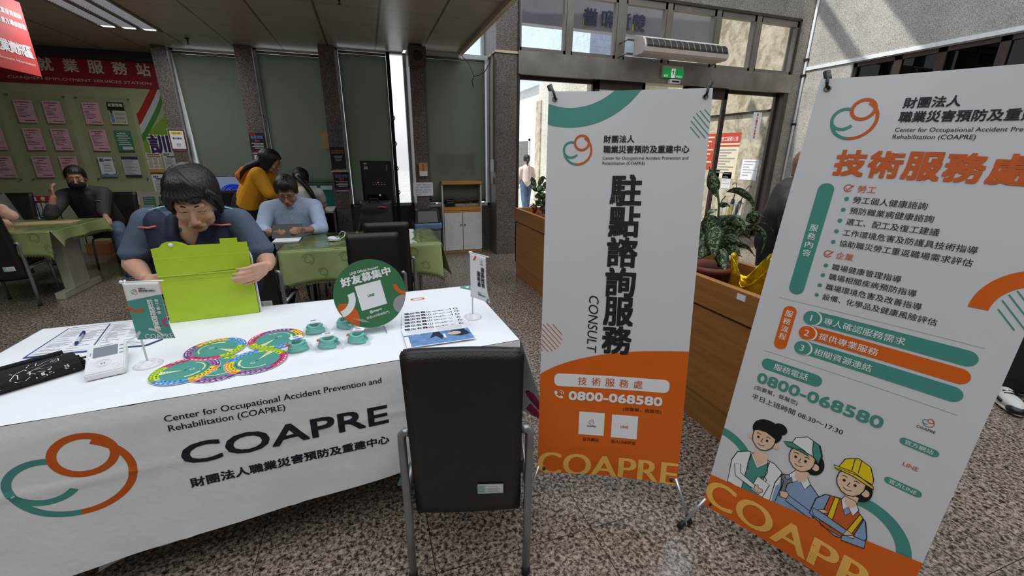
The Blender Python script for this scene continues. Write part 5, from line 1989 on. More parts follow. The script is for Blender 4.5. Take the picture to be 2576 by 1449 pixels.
def d3(p, w, h):
    p.stroke([(.006, .006), (w - .006, .006), (w - .006, h - .006), (.006, h - .006)], .010, MATS['navy_print'], closed=True)
    p.text('招', .026, h - .072, .048, MATS['navy_print'], bold=.05); p.text('兼職夥伴！', .085, h - .062, .026, MATS['navy_print'], w=.10, bold=.02)
    for k in range(8): p.rect(.05, h - .10 - .016 * k, w - .045, h - .094 - .016 * k, MATS['print_grey'])
    p.poly([(.012, .012), (w - .012, .012), (w - .012, .045), (w * .6, .03), (w * .3, .05), (.012, .03)], MATS['photo_blue'])


def d4(p, w, h):
    p.rect(0, h - .045, w, h, MATS['navy_print']); p.rect(0, 0, w, .02, MATS['navy_print'])
    random.seed(9)
    for k in range(13): p.rect(.016, h - .064 - .017 * k, .016 + random.uniform(.08, w - .03), h - .056 - .017 * k, MATS['print_grey'])


sheet('poster', -3.518, 1.868, .20, .298, YW - .035, 'newspaper style poster with black top on the acrylic board by the ribbon', 'poster', MATS['cream_paper'], d1)
sheet('poster', -3.518, 1.489, .20, .29, YW - .035, 'green printed poster on the acrylic board by the ribbon', 'poster', MATS['green_paper'], d2)
sheet('poster', -3.811, 1.116, .20, .29, YW - .035, 'white poster with navy border and one big character', 'poster', MATS['white_paper'], d3)
sheet('poster', -3.513, 1.12, .205, .29, YW - .035, 'grey printed poster with navy top strip beside the navy bordered poster', 'poster', MATS['print_pale'], d4)


def e1(p, w, h):
    p.text('Career Matters', .01, h - .03, .018, MATS['ink_brown'], w=w - .02) if False else p.rect(.012, h - .028, w - .02, h - .014, MATS['ink_brown'])
    p.ell(.02, h - .052, .008, .008, MATS['frame_brown']); p.rect(.034, h - .058, w - .012, h - .046, MATS['frame_brown'])
    for k in range(8):
        for c in range(3): p.rect(.014 + .066 * c, h - .085 - .018 * k, .066 + .062 * c, h - .075 - .018 * k, MATS['print_grey'])
    p.rect(0, 0, w, .05, MATS['light_wood'])


def e2(p, w, h):
    p.text('ERP', .02, h - .05, .03, MATS['poster_black'], bold=.03); p.rect(.05, h - .075, w - .02, h - .058, MATS['poster_black'])
    random.seed(4)
    for k in range(12): p.rect(.02, h - .10 - .018 * k, .02 + random.uniform(.08, .17), h - .09 - .018 * k, MATS['print_grey'])


sheet('poster', -3.197, 1.175, .195, .285, YW - .03, 'cream printed poster below the purple wall character', 'poster', MATS['cream_paper'], e1)
sheet('poster', -3.190, .83, .205, .315, YW - .03, 'white printed poster just beside the standing woman\'s hair', 'poster', MATS['white_paper'], e2)
sheet('poster', -2.985, 1.19, .20, .285, YW - .03, 'greyish poster next to the cream poster, above the woman\'s head', 'poster', MATS['print_pale'], e2)
# framed notice on the first pillar
o = empty('framed_notice', (-2.622, 7.528, 1.505), 0, 'brown framed white notice on the stone pillar beside the sign wall', 'framed notice')
m = MB(); m.box((0, -.014, 0), (.20, 0, .285)); m.build('frame', MATS['frame_brown'], o)
m = MB(); m.box((-.006, -.008, -.006), (.206, -.0005, .291)); m.build('mount', MATS['print_pale'], o)
m = MB(); m.box((.018, -.0155, .022), (.182, -.0142, .263)); s_ = m.build('notice_page', MATS['white_paper'], o)
p = Print(.0005); p.rect(.03, .215, .17, .25, MATS['wheel_yellow']); p.text('歡迎光臨', .10, .222, .020, MATS['frame_brown'], anchor='m', bold=.01); p.text('歡迎索取', .10, .15, .026, MATS['print_black'], anchor='m', bold=.02); p.ring(.10, .075, .026, .020, MATS['print_grey']); p.rect(.082, .070, .118, .080, MATS['print_grey'])
p.build('printed_page', s_, flat((0, -.0158, 0), (1, 0, 0), (0, 0, 1)))


def dk(p, w, h):
    p.rect(0, h * .88, w * .45, h, MATS['sign_red'], 0)
    p.text('就業博覽', w * .5, h * .72, .045, mat('neon_blue', (96, 126, 196), rough=.5), w=w * .8, anchor='m', bold=.02)
    p.text('徵才', w * .5, h * .58, .032, mat('neon_orange', (196, 88, 40), rough=.5), anchor='m', bold=.02)
    for k in range(4): p.rect(w * (.10 + .15 * (k % 2)), h * (.50 - .075 * k), w * .88, h * (.53 - .075 * k), MATS['print_pale'])
    p.rect(0, h * .10, w, h * .22, MATS['poster_plum'], 0); p.rect(0, 0, w, h * .10, MATS['poster_violet'], 0)
    p.rect(w * .12, h * .035, w * .88, h * .07, MATS['print_pale'])


def dk2(p, w, h):
    p.text('為你的職涯安全', w * .5, h * .80, .022, MATS['light_wood'], w=w * .82, anchor='m', bold=.01); p.text('做好自我保護了嗎', w * .5, h * .70, .022, MATS['light_wood'], w=w * .82, anchor='m', bold=.01)
    for k in range(4): p.rect(w * (.22 + .03 * k), h * (.56 - .07 * k), w * (.80 - .03 * k), h * (.60 - .07 * k), MATS['print_grey'])


sheet('poster', -1.530, 1.462, .19, .29, 7.099, 'black and plum poster on the stone pillar above the person in yellow', 'poster', MATS['poster_black'], dk)
sheet('paper_note', -1.505, 1.19, .15, .262, 7.099, 'plain white paper below the plum poster, behind the yellow jacket', 'paper', MATS['white_paper'], lambda p, w, h: p.rect(.02, h - .04, w - .03, h - .02, MATS['print_grey']))
sheet('poster', -.468, 1.281, .192, .290, 6.669, 'near black poster with gold lines on the third pillar', 'poster', MATS['poster_black'], dk2)
o = empty('wall_ledge', (-.37, 6.669, 1.235), 0, 'pale strip ledge between two dark posters on the third pillar', 'ledge')
m = MB(); m.box((-.112, -.035, 0), (.112, 0, .022)); m.build('strip', MATS['cream_trim'], o); m = MB(); m.box((-.112, -.036, .022), (-.09, 0, .04)); m.build('clip', MATS['black_plastic'], o)
sheet('poster', -.460, .955, .205, .278, 6.669, 'black and plum poster below the pale ledge on the third pillar', 'poster', MATS['poster_black'], dk)
sheet('notebook', -.600, 1.552, .10, .235, 7.15, 'small brown kraft notebook hanging at the edge of a blind', 'notebook', MATS['kraft_paper'], None, th=.012)


def nt(p, w, h):
    for k, s_ in enumerate(('※請一般垃圾※', '紙類、飲料的等資源', '回收垃圾，請依其他', '的垃圾分類丟棄，謝', '謝配合')):
        p.text(s_, .03 if k else .05, h - .045 - .034 * k, .022, MATS['print_grey'], w=(.22 if k < 4 else .08), res=2)


sheet('paper_note', .607, .912, .282, .188, 6.282, 'white printed note on the pillar above the grey bin', 'paper', MATS['white_paper'], nt)
o = empty('tissue_holder', (.70, 6.289, 1.188), 0, 'small wooden box with vertical characters on the fourth pillar', 'wall box')
m = MB(); m.box((0, -.05, 0), (.122, 0, .182), bev=.004); s_ = m.build('box_body', MATS['light_wood'], o)
m = MB(); m.box((.01, -.0525, .004), (.112, -.0495, .07)); m.build('paper_front', MATS['white_paper'], o)
p = Print(.0005); p.column('意見信箱', .06, .172, .022, .025, MATS['frame_brown']); p.build('lettering', s_, flat((0, -.051, 0), (1, 0, 0), (0, 0, 1)))
o = empty('wall_speaker', (.642, 6.289, 2.59), 0, 'square brown wall loudspeaker high on the fourth pillar', 'speaker')
m = MB(); m.box((0, -.13, 0), (.222, -.001, .232), bev=.006); m.build('cabinet', MATS['speaker_brown'], o)
m = MB(); m.lathe([(0, .0), (.02, .004), (.045, .0), (.060, .003), (.064, .0)], (.111, -.1305, .116), 24, axis=(0, -1, 0)); m.build('cone', MATS['dark_soffit'], o)

# ---- water dispenser
o = empty('water_dispenser', (.116, 5.98, 0), 0, 'tall glossy black water dispenser standing before a blind', 'water dispenser')
mat('gloss_black', (12, 12, 13), rough=.18)
m = MB(); m.box((-.19, -.16, .0), (.19, .17, 1.40), bev=.008); m.build('body', MATS['gloss_black'], o)
m = MB(); m.box((-.165, -.172, .62), (.165, -.158, 1.385), bev=.004); fr_ = m.build('front_panel', MATS['black_plastic'], o)
m = MB(); m.box((-.14, -.176, .66), (.14, -.170, .985)); m.build('dispensing_bay', MATS['gloss_black'], o)
p = Print(.0005); p.rect(-.15, 1.362, -.11, 1.372, MATS['print_pale']); p.rect(-.15, 1.30, -.105, 1.335, MATS['print_grey'])
for k in range(5): p.rect(-.06 + .035 * k, 1.105, -.045 + .035 * k, 1.113, MATS['print_grey']); p.rect(-.06 + .035 * k, 1.13, -.05 + .035 * k, 1.136, MATS['print_grey'])
p.column('冰溫熱', .128, 1.36, .022, .026, MATS['print_grey'])
p.build('panel_marks', fr_, flat((0, -.1725, 0), (1, 0, 0), (0, 0, 1)))
m = MB(); m.ball((.005, -.174, 1.134), (.006, .004, .006), 8, 6); m.build('red_lamp', mat('red_lamp', (255, 40, 30), emit=((255, 40, 30), 2.0)), o)
m = MB(); m.ball((.018, -.178, .975), (.014, .008, .014), 12, 8); m.build('white_knob', MATS['white_plastic'], o)
# ---- backpack on a chair behind the green table
c = copy_tree(proto); c.location = (.06, 5.00, 0); c.rotation_euler = (0, 0, math.radians(178)); tag(c, 'dark leather chair carrying the black backpack beyond the green table', 'chair')
o = empty('backpack', (.045, 4.95, .476), math.radians(-4), 'bulky black backpack resting on a chair beyond the green table', 'backpack')
mat('bag_black', (18, 18, 20), rough=.75, bump=.3, bscale=120)
m = MB()
m.ball((0, 0, .22), (.20, .10, .24), 20, 14); m.ball((.0, -.06, .14), (.16, .085, .14), 16, 10); m.ball((0, .0, .42), (.15, .085, .09), 16, 10); m.ball((.0, 0, .05), (.19, .12, .05), 16, 8)
fuse(m, 'bag_body', MATS['bag_black'], o, .014, 4)
m = MB(); m.tube([(-.05, -.02, .50), (-.04, -.03, .54), (.04, -.03, .54), (.05, -.02, .50)], .010, 8); m.build('grab_handle', MATS['bag_black'], o)
m = MB(); m.tube([(-.16, -.08, .30), (-.20, -.10, .16), (-.17, -.09, .04)], .020, 8, flat=.4); m.build('strap', MATS['bag_black'], o)
m = MB(); m.tube([(-.03, -.135, .25), (.04, -.142, .22)], .005, 6); m.build('zip_pull', MATS['stainless'], o)
m = MB(); m.tube([(.04, -.09, .46), (.13, -.06, .45)], .008, 6); m.build('red_cord', MATS['sign_red_bright'], o)

# ---- white cabinet with a monitor on it
wood('cabinet_wood', (176, 120, 50), (196, 140, 66), axis=0, scale=7)
mat('cabinet_white', (206, 204, 200), rough=.5)
mat('cabinet_grey', (92, 92, 90), rough=.6)
o = empty('white_cabinet', (1.335, 6.377, 0), 0, 'white two door cabinet with wooden edges beside the stone column', 'cabinet')
m = MB(); m.box((-.306, .0, .06), (-.288, .42, 1.06)); m.box((.288, .0, .06), (.306, .42, 1.06)); m.box((-.288, .40, .06), (.288, .42, 1.06)); m.box((-.288, .01, .60), (.288, .41, .64)); m.box((-.30, .02, .0), (.30, .40, .05)); m.build('carcass', MATS['cabinet_white'], o)
m = MB(); m.box((-.306, -.012, 1.058), (.312, .42, 1.105), bev=.003); m.build('top_board', MATS['cabinet_wood'], o)
m = MB(); m.box((-.288, -.008, .672), (.288, .40, .722)); m.box((-.288, -.004, .645), (.288, .02, .668)); m.build('shelf_board', MATS['cabinet_wood'], o)
m = MB(); m.box((-.30, -.004, .022), (.30, .02, .052)); m.build('base_strip', MATS['cabinet_wood'], o)
for s in (-1, 1):
    m = MB(); m.box((min(s * .004, s * .284), -.016, .058), (max(s * .004, s * .284), .0, .640), bev=.002); d_ = m.build('door', MATS['cabinet_white'], o)
    m = MB(); m.lathe([(0, .022), (.010, .020), (.012, .014), (.006, .006), (.006, 0)], (s * .032, -.016, .455), 14, axis=(0, -1, 0)); m.build('knob', MATS['frame_brown'], d_)
o = empty('monitor', (1.275, 6.52, 1.106), math.radians(-3), 'monitor showing a pink and red web page on the white cabinet', 'monitor')
m = MB(); m.box((-.07, -.05, 0), (.07, .07, .012), bev=.003); m.tube([(0, .03, .01), (0, .035, .11)], .035, 10, flat=.5); m.build('stand', MATS['steel_frame'], o)
m = MB(); m.box((-.27, -.012, .085), (.285, .03, .395), bev=.004); m.build('case', MATS['black_plastic'], o)
scr = mat('screen_page', (232, 206, 208), rough=.3, emit=((240, 206, 206), .28))
srd = mat('screen_red', (206, 66, 72), rough=.3, emit=((214, 60, 66), .28))
swh = mat('screen_white', (238, 236, 236), rough=.3, emit=((240, 238, 238), .30))
sgr = mat('screen_text', (110, 96, 100), rough=.3)
m = MB(); m.box((-.262, -.0135, .095), (.277, -.0122, .387)); s_ = m.build('screen', scr, o)
p = Print(.0005)
p.rect(-.262, .205, .277, .343, srd)
for k in range(6):
    x = -.205 + .068 * k
    p.poly([(x, .222), (x + .046, .222), (x + .058, .326), (x + .012, .326)], swh, 2)
    for q in range(4): p.rect(x + .010 + .002 * q, .234 + .022 * q, x + .022 + .002 * q, .248 + .022 * q, sgr, 3)
    p.ell(x + .040, .288, .011, .022, MATS['dark_metal'], 3, 12); p.ell(x + .040, .298, .007, .011, MATS['photo_skin'], 4, 10)
p.ell(-.205, .365, .012, .012, srd); p.text('台灣就業通', -.185, .356, .016, sgr, w=.09, bold=.01)
p.text('TaiwanJobs', -.085, .145, .038, sgr, w=.22)
for x, z in ((-.16, .15), (.13, .19), (.235, .14)): p.ell(x, z, .010, .010, sgr, n=12)
p.rect(-.262, .095, .277, .116, swh)
p.build('screen_image', s_, flat((0, -.0138, 0), (1, 0, 0), (0, 0, 1)))
o = empty('label_printer', (1.16, 6.50, .723), 0, 'small black printer inside the white cabinet', 'printer')
m = MB(); m.box((-.065, -.08, 0), (.075, .10, .105), bev=.010); m.build('housing', MATS['black_plastic'], o); m = MB(); m.box((-.04, -.083, .06), (.05, -.079, .066)); m.build('paper_slot', MATS['print_grey'], o)
m = MB(); m.tube([(0, .05, .10), (.01, .06, .2), (.02, .08, .33)], .004, 6); m.build('power_cord', MATS['black_rubber'], o)
o = empty('cable_bundle', (1.46, 6.52, .723), 0, 'loose bundle of thin cables inside the white cabinet', 'cables')
m = MB()
random.seed(12)
for k in range(4): m.tube([(.06 * math.cos(t * .5 + k), .04 * math.sin(t * .5 + k), .035 + .03 * math.sin(t * .5 + k * 1.3) + .008 * k) for t in range(14)], .003, 6)
m.tube([(-.22, -.02, .006), (-.1, -.03, .007), (.05, -.04, .006)], .006, 6)
m.build('cables', MATS['print_grey'], o)
# ---- swing bin
mat('bin_grey', (112, 112, 110), rough=.5); mat('bag_blue', (96, 128, 160), rough=.35)
o = empty('waste_bin', (.745, 6.02, 0), 0, 'tall grey swing lid bin with blue liner under the printed note', 'bin')
m = MB(); m.hexa([Vector(q) for q in ((-.155, -.11, 0), (.155, -.11, 0), (.155, .11, 0), (-.155, .11, 0))], [Vector(q) for q in ((-.178, -.13, .56), (.178, -.13, .56), (.178, .13, .56), (-.178, .13, .56))]); m.build('bin_body', MATS['bin_grey'], o)
m = MB()
loop = [(-.186, -.138), (.186, -.138), (.186, .138), (-.186, .138)]
m.grid(lambda u, v: Vector((lambda a, b, f: (a[0] + (b[0] - a[0]) * f, a[1] + (b[1] - a[1]) * f))(loop[int(u * 4) % 4], loop[(int(u * 4) + 1) % 4], u * 4 - int(u * 4)) + (.485 + .085 * v - .012 * math.sin(u * 40) * (1 - v),)), 64, 3)
s_ = m.build('bin_liner', MATS['bag_blue'], o); solid(s_, .002, 0)
m = MB(); m.hexa([Vector(q) for q in ((-.18, -.132, .562), (.18, -.132, .562), (.18, .132, .562), (-.18, .132, .562))], [Vector(q) for q in ((-.155, -.09, .745), (.155, -.09, .745), (.155, .10, .745), (-.155, .10, .745))]); m.build('lid', MATS['black_plastic'], o)
m = MB(); m.hexa([Vector(q) for q in ((-.138, -.133, .585), (.138, -.133, .585), (.138, -.128, .585), (-.138, -.128, .585))], [Vector(q) for q in ((-.128, -.101, .735), (.128, -.101, .735), (.128, -.095, .735), (-.128, -.095, .735))]); m.build('swing_flap', MATS['bin_grey'], o)
o = empty('router', (.89, 6.52, .7205), 0, 'small white box on the sill beside the fourth pillar', 'router'); o.location = (.91, 6.60, .7205)
m = MB(); m.box((-.035, -.04, 0), (.055, .03, .055), bev=.004); m.build('housing', MATS['white_plastic'], o); m = MB(); m.box((.005, -.042, .02), (.012, -.0395, .035)); m.build('indicator', MATS['print_grey'], o)
# ---- conduit, switch box and loose wire at the column
o = empty('cable_conduit', (1.81, 6.33, 0), 0, 'cream cable conduit running up and across the stone column', 'conduit')
m = MB(); m.box((-.016, -.018, 1.40), (.003, .006, 2.83)); m.box((-.016, -.018, 2.82), (.003, .30, 2.85)); m.box((-.016, -.198, 2.825), (.003, .0, 2.85)); m.box((-.012, -.196, 2.822), (.315, -.1815, 2.852)); m.build('conduit_channel', MATS['cream_trim'], o)
m = MB(); m.box((-.028, -.06, 1.24), (.003, .03, 1.42), bev=.004); m.build('switch_box', MATS['white_plastic'], o)
m = MB(); m.box((-.012, -.02, 1.06), (.003, .04, 1.16), bev=.002); m.build('wall_switch', MATS['cream_trim'], o)
o = empty('loose_wire', (1.5, 6.35, 2.7), 0, 'thin black wire dangling at the ceiling corner beside the column', 'wire')
m = MB(); m.tube([(.30, -.03, .13), (.27, -.02, .02), (.20, .0, -.10), (.12, .02, -.14), (.05, .02, -.16), (.02, .02, -.22), (.04, .02, -.30)], .006, 6); m.tube([(.05, .02, -.16), (.02, .03, -.08), (-.03, .05, .02), (-.10, .08, .10), (-.12, .1, .13)], .004, 6); m.build('wire', MATS['black_rubber'], o)

# ---- ceiling light, sprinklers, hanging sign
mat('louvre_white', (214, 216, 220), rough=.25, metal=.3, emit=((225, 230, 240), .10))
o = empty('ceiling_light', (-2.45, 6.03, 2.849), 0, 'recessed ceiling light with three louvred strips', 'ceiling light')
m = MB(); m.box((-.30, -.62, -.014), (-.27, .62, .0)); m.box((.27, -.62, -.014), (.30, .62, .0)); m.box((-.30, .60, -.014), (.30, .63, 0)); m.box((-.30, -.63, -.014), (.30, -.60, 0))
for x in (-.11, .09): m.box((x - .012, -.6, -.014), (x + .032, .6, 0))
m.build('frame', MATS['steel_frame'], o)
for k, x in enumerate((-.195, .0, .195)):
    m = MB()
    m.box((x - .065, -.6, -.004), (x + .065, .6, -.001))
    for q in range(30): m.box((x - .065, -.58 + .04 * q, -.013), (x + .065, -.577 + .04 * q, -.003))
    m.build('louvre_strip', MATS['louvre_white'], o)
    m = MB(); m.box((x - .055, .54, -.0145), (x + .055, .598, -.0132)); m.build('bright_strip_end', mat('end_glow', (255, 255, 255), emit=((245, 250, 255), 2.2)), o)  # glowing patch stands in for window light reflected at the far ends
for x, y, lab in ((-.105, 4.70, 'black ceiling sprinkler above the green table'), (-2.0, 6.96, 'black ceiling sprinkler near the first window bay')):
    o = empty('sprinkler', (x, y, 2.849), 0, lab, 'sprinkler', 'ceiling sprinklers')
    m = MB(); m.lathe([(0, 0), (.028, 0), (.026, -.008), (.010, -.010), (.009, -.03), (.012, -.034), (.005, -.04), (.004, -.058), (.018, -.060), (.018, -.064), (0, -.064)], (0, 0, 0), 14); m.build('sprinkler_head', MATS['black_plastic'], o)
o = empty('hanging_sign', (-2.82, 5.525, 2.15), 0, 'red sign hanging edge on from the ceiling over the sign wall', 'sign')
m = MB(); m.box((-.012, -1.0, 0), (.0, 0, .60)); m.build('sign_board', MATS['sign_red_bright'], o)
p = Print(.0008)
for k, ch in enumerate('就業資訊區'): p.text(ch, -.455 + .092 * k, .145, .092, W_, anchor='m', bold=.03)
p.text('Employment Information', -.115, .068, .028, W_, w=.46, anchor='r', bold=.006) if False else p.text('Employment Information', -.045, .072, .030, W_, w=.50, anchor='r', bold=.004)
p.text('就業服務諮詢', -.04, .455, .045, W_, anchor='r', bold=.02); p.text('創業及職訓服務', -.02, .375, .045, W_, anchor='r', bold=.02)
p.build('lettering', o, flat((.0005, 0, 0), (0, 1, 0), (0, 0, 1)))
m = MB()
for y in (-.9, -.1): m.tube([(-.006, y, .60), (-.006, y, .70)], .003, 6)
m.build('hanging_cord', MATS['steel_frame'], o)

tl = area('office_fill', (-2.45, 6.03, 2.825), (.5, 1.2), 26.0, (0.95, 0.98, 1.0))  # fill lamp added below the ceiling light to brighten the office side
# ---- air curtain, exit sign, door sensor, door sticker
mat('curtain_housing', (206, 196, 190), rough=.45)
mat('grille_dark', (40, 32, 28), rough=.6)
o = empty('air_curtain', (3.86, 6.12, 2.86), 0, 'long air curtain on perforated brackets over the entrance', 'air curtain')
PR = [(-.13, .31), (-.33, .25), (-.385, .20), (-.415, .135), (-.415, .10), (-.40, .055), (-.36, .03), (-.13, .03)]
X0, X1 = .0, 1.50
m = MB(); m.hexa([Vector((X0, y, z)) for y, z in PR], [Vector((X1, y, z)) for y, z in PR]); m.build('housing', MATS['curtain_housing'], o)
m = MB()
G = [(-.325, .2465), (-.387, .200), (-.4175, .135), (-.4175, .112)]
n2 = [m.bm.verts.new((X0 + .03, y - .003, z)) for y, z in G]; n3 = [m.bm.verts.new((X1 - .03, y - .003, z)) for y, z in G]
for k in range(3): m.face([n2[k], n3[k], n3[k + 1], n2[k + 1]])
g_ = m.build('grille', MATS['grille_dark'], o); solid(g_, .003, 0)
m = MB()
for q in range(15): m.tube([(X0 + .03 + (X1 - .06) * q / 14, y - .006, z) for y, z in G], .0022, 5)
m.build('grille_bars', MATS['curtain_housing'], o)
for z in (.06, .24):
    m = MB(); m.box((-.11, -.13, z - .016), (.0, -.124, z + .016)); m.tube([(-.11, -.127, z), (-.14, -.02, z - .02), (-.14, .01, z - .02)], .012, 6)
    b_ = m.build('bracket_arm', MATS['stainless'], o)
    m = MB()
    for q in range(4): m.box((-.10 + .026 * q, -.132, z - .006), (-.084 + .026 * q, -.1305, z + .006))
    m.build('bracket_holes', MATS['black_plastic'], b_)
    m = MB(); m.tube([(X1, -.13, z - .02), (X1 + .03, -.12, z - .02), (X1 + .03, .01, z - .04)], .010, 6); m.build('bracket_arm', MATS['stainless'], o)
o = empty('exit_sign', (4.47, 6.104, 2.66), 0, 'green emergency exit sign with running figure on the steel beam', 'sign')
m = MB(); m.box((0, -.045, .0), (.372, 0, .165)); m.build('sign_case', MATS['curtain_housing'], o)
ge = mat('exit_green', (22, 150, 74), rough=.4, emit=((20, 170, 80), .35)); we = mat('exit_white', (236, 244, 240), rough=.4, emit=((236, 248, 242), .4))
m = MB(); m.box((-.004, -.050, -.002), (.376, -.046, .132)); s_ = m.build('lit_panel', ge, o)
p = Print(.0006)
p.rect(.152, .0, .222, .128, we)
K_ = MATS['sign_green']
p.ell(.190, .108, .009, .009, K_, 2, 14); p.poly([(.178, .092), (.196, .096), (.198, .062), (.184, .058)], K_, 2)
p.stroke([(.182, .090), (.168, .082), (.160, .070)], .006, K_, 2); p.stroke([(.196, .092), (.206, .080), (.214, .086)], .006, K_, 2)
p.stroke([(.188, .062), (.178, .042), (.166, .028)], .008, K_, 2); p.stroke([(.194, .062), (.204, .044), (.206, .018)], .008, K_, 2)
p.text('EXIT', .022, .012, .022, we, w=.075, bold=.02); p.text('緊急出口', .245, .010, .026, we, w=.11, bold=.01)
p.build('pictogram', s_, flat((0, -.0506, 0), (1, 0, 0), (0, 0, 1)))
o = empty('door_sensor', (4.60, 6.104, 2.582), 0, 'white door sensor box just under the exit sign', 'sensor')
m = MB(); m.box((0, -.075, 0), (.19, 0, .058), bev=.008); m.build('housing', MATS['white_plastic'], o); m = MB(); m.box((.03, -.0765, .012), (.17, -.0745, .036)); m.build('sensor_window', MATS['black_plastic'], o)


def stick(p, w, h):
    p.column('雨衣．雨傘放置區', w / 2, h - .02, .043, .053, mat('orange_ink', (206, 108, 50), rough=.6), bold=.02)


sheet('door_sticker', 6.63, 1.80, .19, .455, 6.268, 'white sticker with orange vertical characters on the door glass', 'sticker', MATS['white_paper'], stick, th=.002)

# ---- binder rack
o = empty('binder_rack', (-4.85, 7.98, 0), 0, 'low rack with red headboard holding coloured lever arch binders', 'rack')
m = MB(); m.box((-.10, -.14, .485), (.62, .20, .505)); m.box((-.10, .18, 0), (.62, .20, .80)); m.box((-.10, -.14, 0), (-.08, .20, .80)); m.box((.60, -.14, 0), (.62, .20, .80)); m.build('rack_body', MATS['cream_laminate'], o)
m = MB(); m.box((.06, -.15, .795), (.62, -.14, .872)); s_ = m.build('headboard', MATS['sign_red_bright'], o)
p = Print(.0006)
for k, ch in enumerate('工作機會本'): p.text(ch, .155 + .100 * k, .806, .056, W_, anchor='m', bold=.03)
p.ell(.075, .832, .028, .030, W_, 1); p.build('lettering', s_, flat((0, -.1505, 0), (1, 0, 0), (0, 0, 1)))
BC = [('green', (28, 104, 80)), ('magenta', (170, 30, 74)), ('green', (28, 104, 80)), ('green', (28, 104, 80)), ('green', (28, 104, 80)), ('blue', (34, 66, 150)), ('green', (28, 104, 80)), ('yellow', (222, 178, 36)), ('blue', (34, 66, 150)), ('cream', (206, 196, 150))]
ord_ = ['first', 'second', 'third', 'fourth', 'fifth', 'sixth', 'seventh', 'eighth', 'ninth', 'tenth']
for k, (cn, cc) in enumerate(BC):
    o = empty('binder', (-4.818 + .0535 * k, 7.85, .506), 0, '%s lever arch binder with white spine label, %s along the rack' % (cn, ord_[k]), 'binder', 'binders in the red headed rack')
    m = MB(); m.box((0, 0, 0), (.050, .26, .285), bev=.002); m.build('cover', mat('binder_' + cn, cc, rough=.45), o)
    m = MB(); m.box((.007, -.0015, .075), (.043, .0, .27)); l_ = m.build('spine_label', MATS['white_paper'], o)
    p = Print(.0005)
    for q in range(5): p.rect(.020, .13 + .024 * q, .031, .145 + .024 * q, MATS['print_grey'])
    p.rect(.012, .085, .038, .105, MATS['ribbon_green']); p.build('label_print', l_, flat((0, -.002, 0), (1, 0, 0), (0, 0, 1)))
o = empty('cardboard_box', (-3.92, 7.90, 0), 0, 'plain brown cardboard box on the floor behind the trestle table', 'box')
mat('cardboard', (150, 96, 62), rough=.8)
m = MB(); m.box((-.14, -.12, 0), (.14, .14, .165), bev=.003); m.build('box_body', MATS['cardboard'], o); m = MB(); m.box((-.141, -.002, .1652), (.141, .002, .1668)); m.build('lid_seam', MATS['frame_brown'], o)
# ---- brochure stand by the wall
o = empty('brochure_rack', (-3.10, 7.9, 0), 0, 'low brochure rack of leaflets by the wall behind the standing woman', 'rack')
m = MB(); m.box((-.42, .10, 0), (.42, .14, .90)); m.box((-.42, -.16, 0), (.42, .14, .50)); m.build('rack_body', MATS['cream_laminate'], o)
random.seed(17)
for k in range(8):
    x, z = -.40 + .20 * (k % 4), .50 + .20 * (k // 4)
    b_ = empty('brochure', (-3.10 + x, 7.88 + .09 * (k // 4), z + .002), 0, ['purple topped', 'white', 'grey', 'navy topped', 'white and grey', 'green', 'dark green', 'cream'][k] + ' brochure standing in the low rack, %s row' % ('lower' if k < 4 else 'upper'), 'brochure', 'brochures in the low rack')
    m = MB(); m.hexa([Vector(q) for q in ((0, 0, 0), (.15, 0, 0), (.15, .006, 0), (0, .006, 0))], [Vector(q) for q in ((0, .05, .20), (.15, .05, .20), (.15, .056, .20), (0, .056, .20))]); s_ = m.build('cover', [MATS['print_pale'], MATS['white_paper'], MATS['print_grey'], MATS['white_paper'], MATS['print_pale'], MATS['green_paper'], MATS['sign_green'], MATS['cream_paper']][k], b_)
    p = Print(.0005); p.rect(.0, .15, .15, .20, [MATS['poster_violet'], MATS['print_grey'], MATS['poster_black'], MATS['navy_print'], MATS['print_grey'], MATS['sign_green'], MATS['print_pale'], MATS['frame_brown']][k])
    for q in range(4): p.rect(.015, .03 + .028 * q, .12, .04 + .028 * q, MATS['print_grey'])
    p.build('cover_print', s_, lambda u, v, d: Vector((u, .05 * v / .20 - .001 - d, v)))

# ---- desk with teal screens and two monitors along the window bays
mat('partition_teal', (26, 108, 104), rough=.8)
o = empty('cubicle_desk', (-.92, 6.5, 0), 0, 'office desk with teal screens and grey posts under the blinds', 'desk')
m = MB(); m.box((-.43, -.18, .70), (.43, .40, .725)); m.build('desktop', MATS['print_pale'], o)
m = MB(); m.box((-.42, .395, .735), (.43, .42, 1.045)); m.box((-.445, -.16, .735), (-.43, .39, 1.03)); m.build('screen_panel', MATS['partition_teal'], o)
m = MB(); m.box((-.45, .39, 0), (-.42, .425, 1.06)); m.box((.425, .39, 0), (.455, .425, 1.06)); m.box((-.45, .39, 1.045), (.455, .425, 1.065)); m.box((-.455, -.18, 0), (-.425, -.16, 1.05)); m.box((.425, -.19, 0), (.455, -.165, .73)); m.build('post', MATS['steel_frame'], o)
m = MB(); m.box((.05, .389, .97), (.20, .394, 1.03)); m.box((.25, .389, .97), (.41, .394, 1.03)); m.build('card_pocket', MATS['sticker_green'], o)
m = MB(); m.box((-.42, .36, .0), (.43, .38, .70)); m.build('modesty_panel', MATS['dark_soffit'], o)
o = empty('window_counter', (-1.85, 7.0, 0), 0, 'low dark counter in front of the first window bay', 'counter')
m = MB(); m.box((-.55, -.25, .70), (.45, .35, .735)); m.build('worktop', MATS['cream_laminate'], o); m = MB(); m.box((-.52, -.2, 0), (.42, .33, .70)); m.build('counter_body', MATS['dark_soffit'], o)
o = empty('monitor', (-1.825, 6.98, .736), math.radians(4), 'monitor with blue swirl picture at the first window bay', 'monitor')
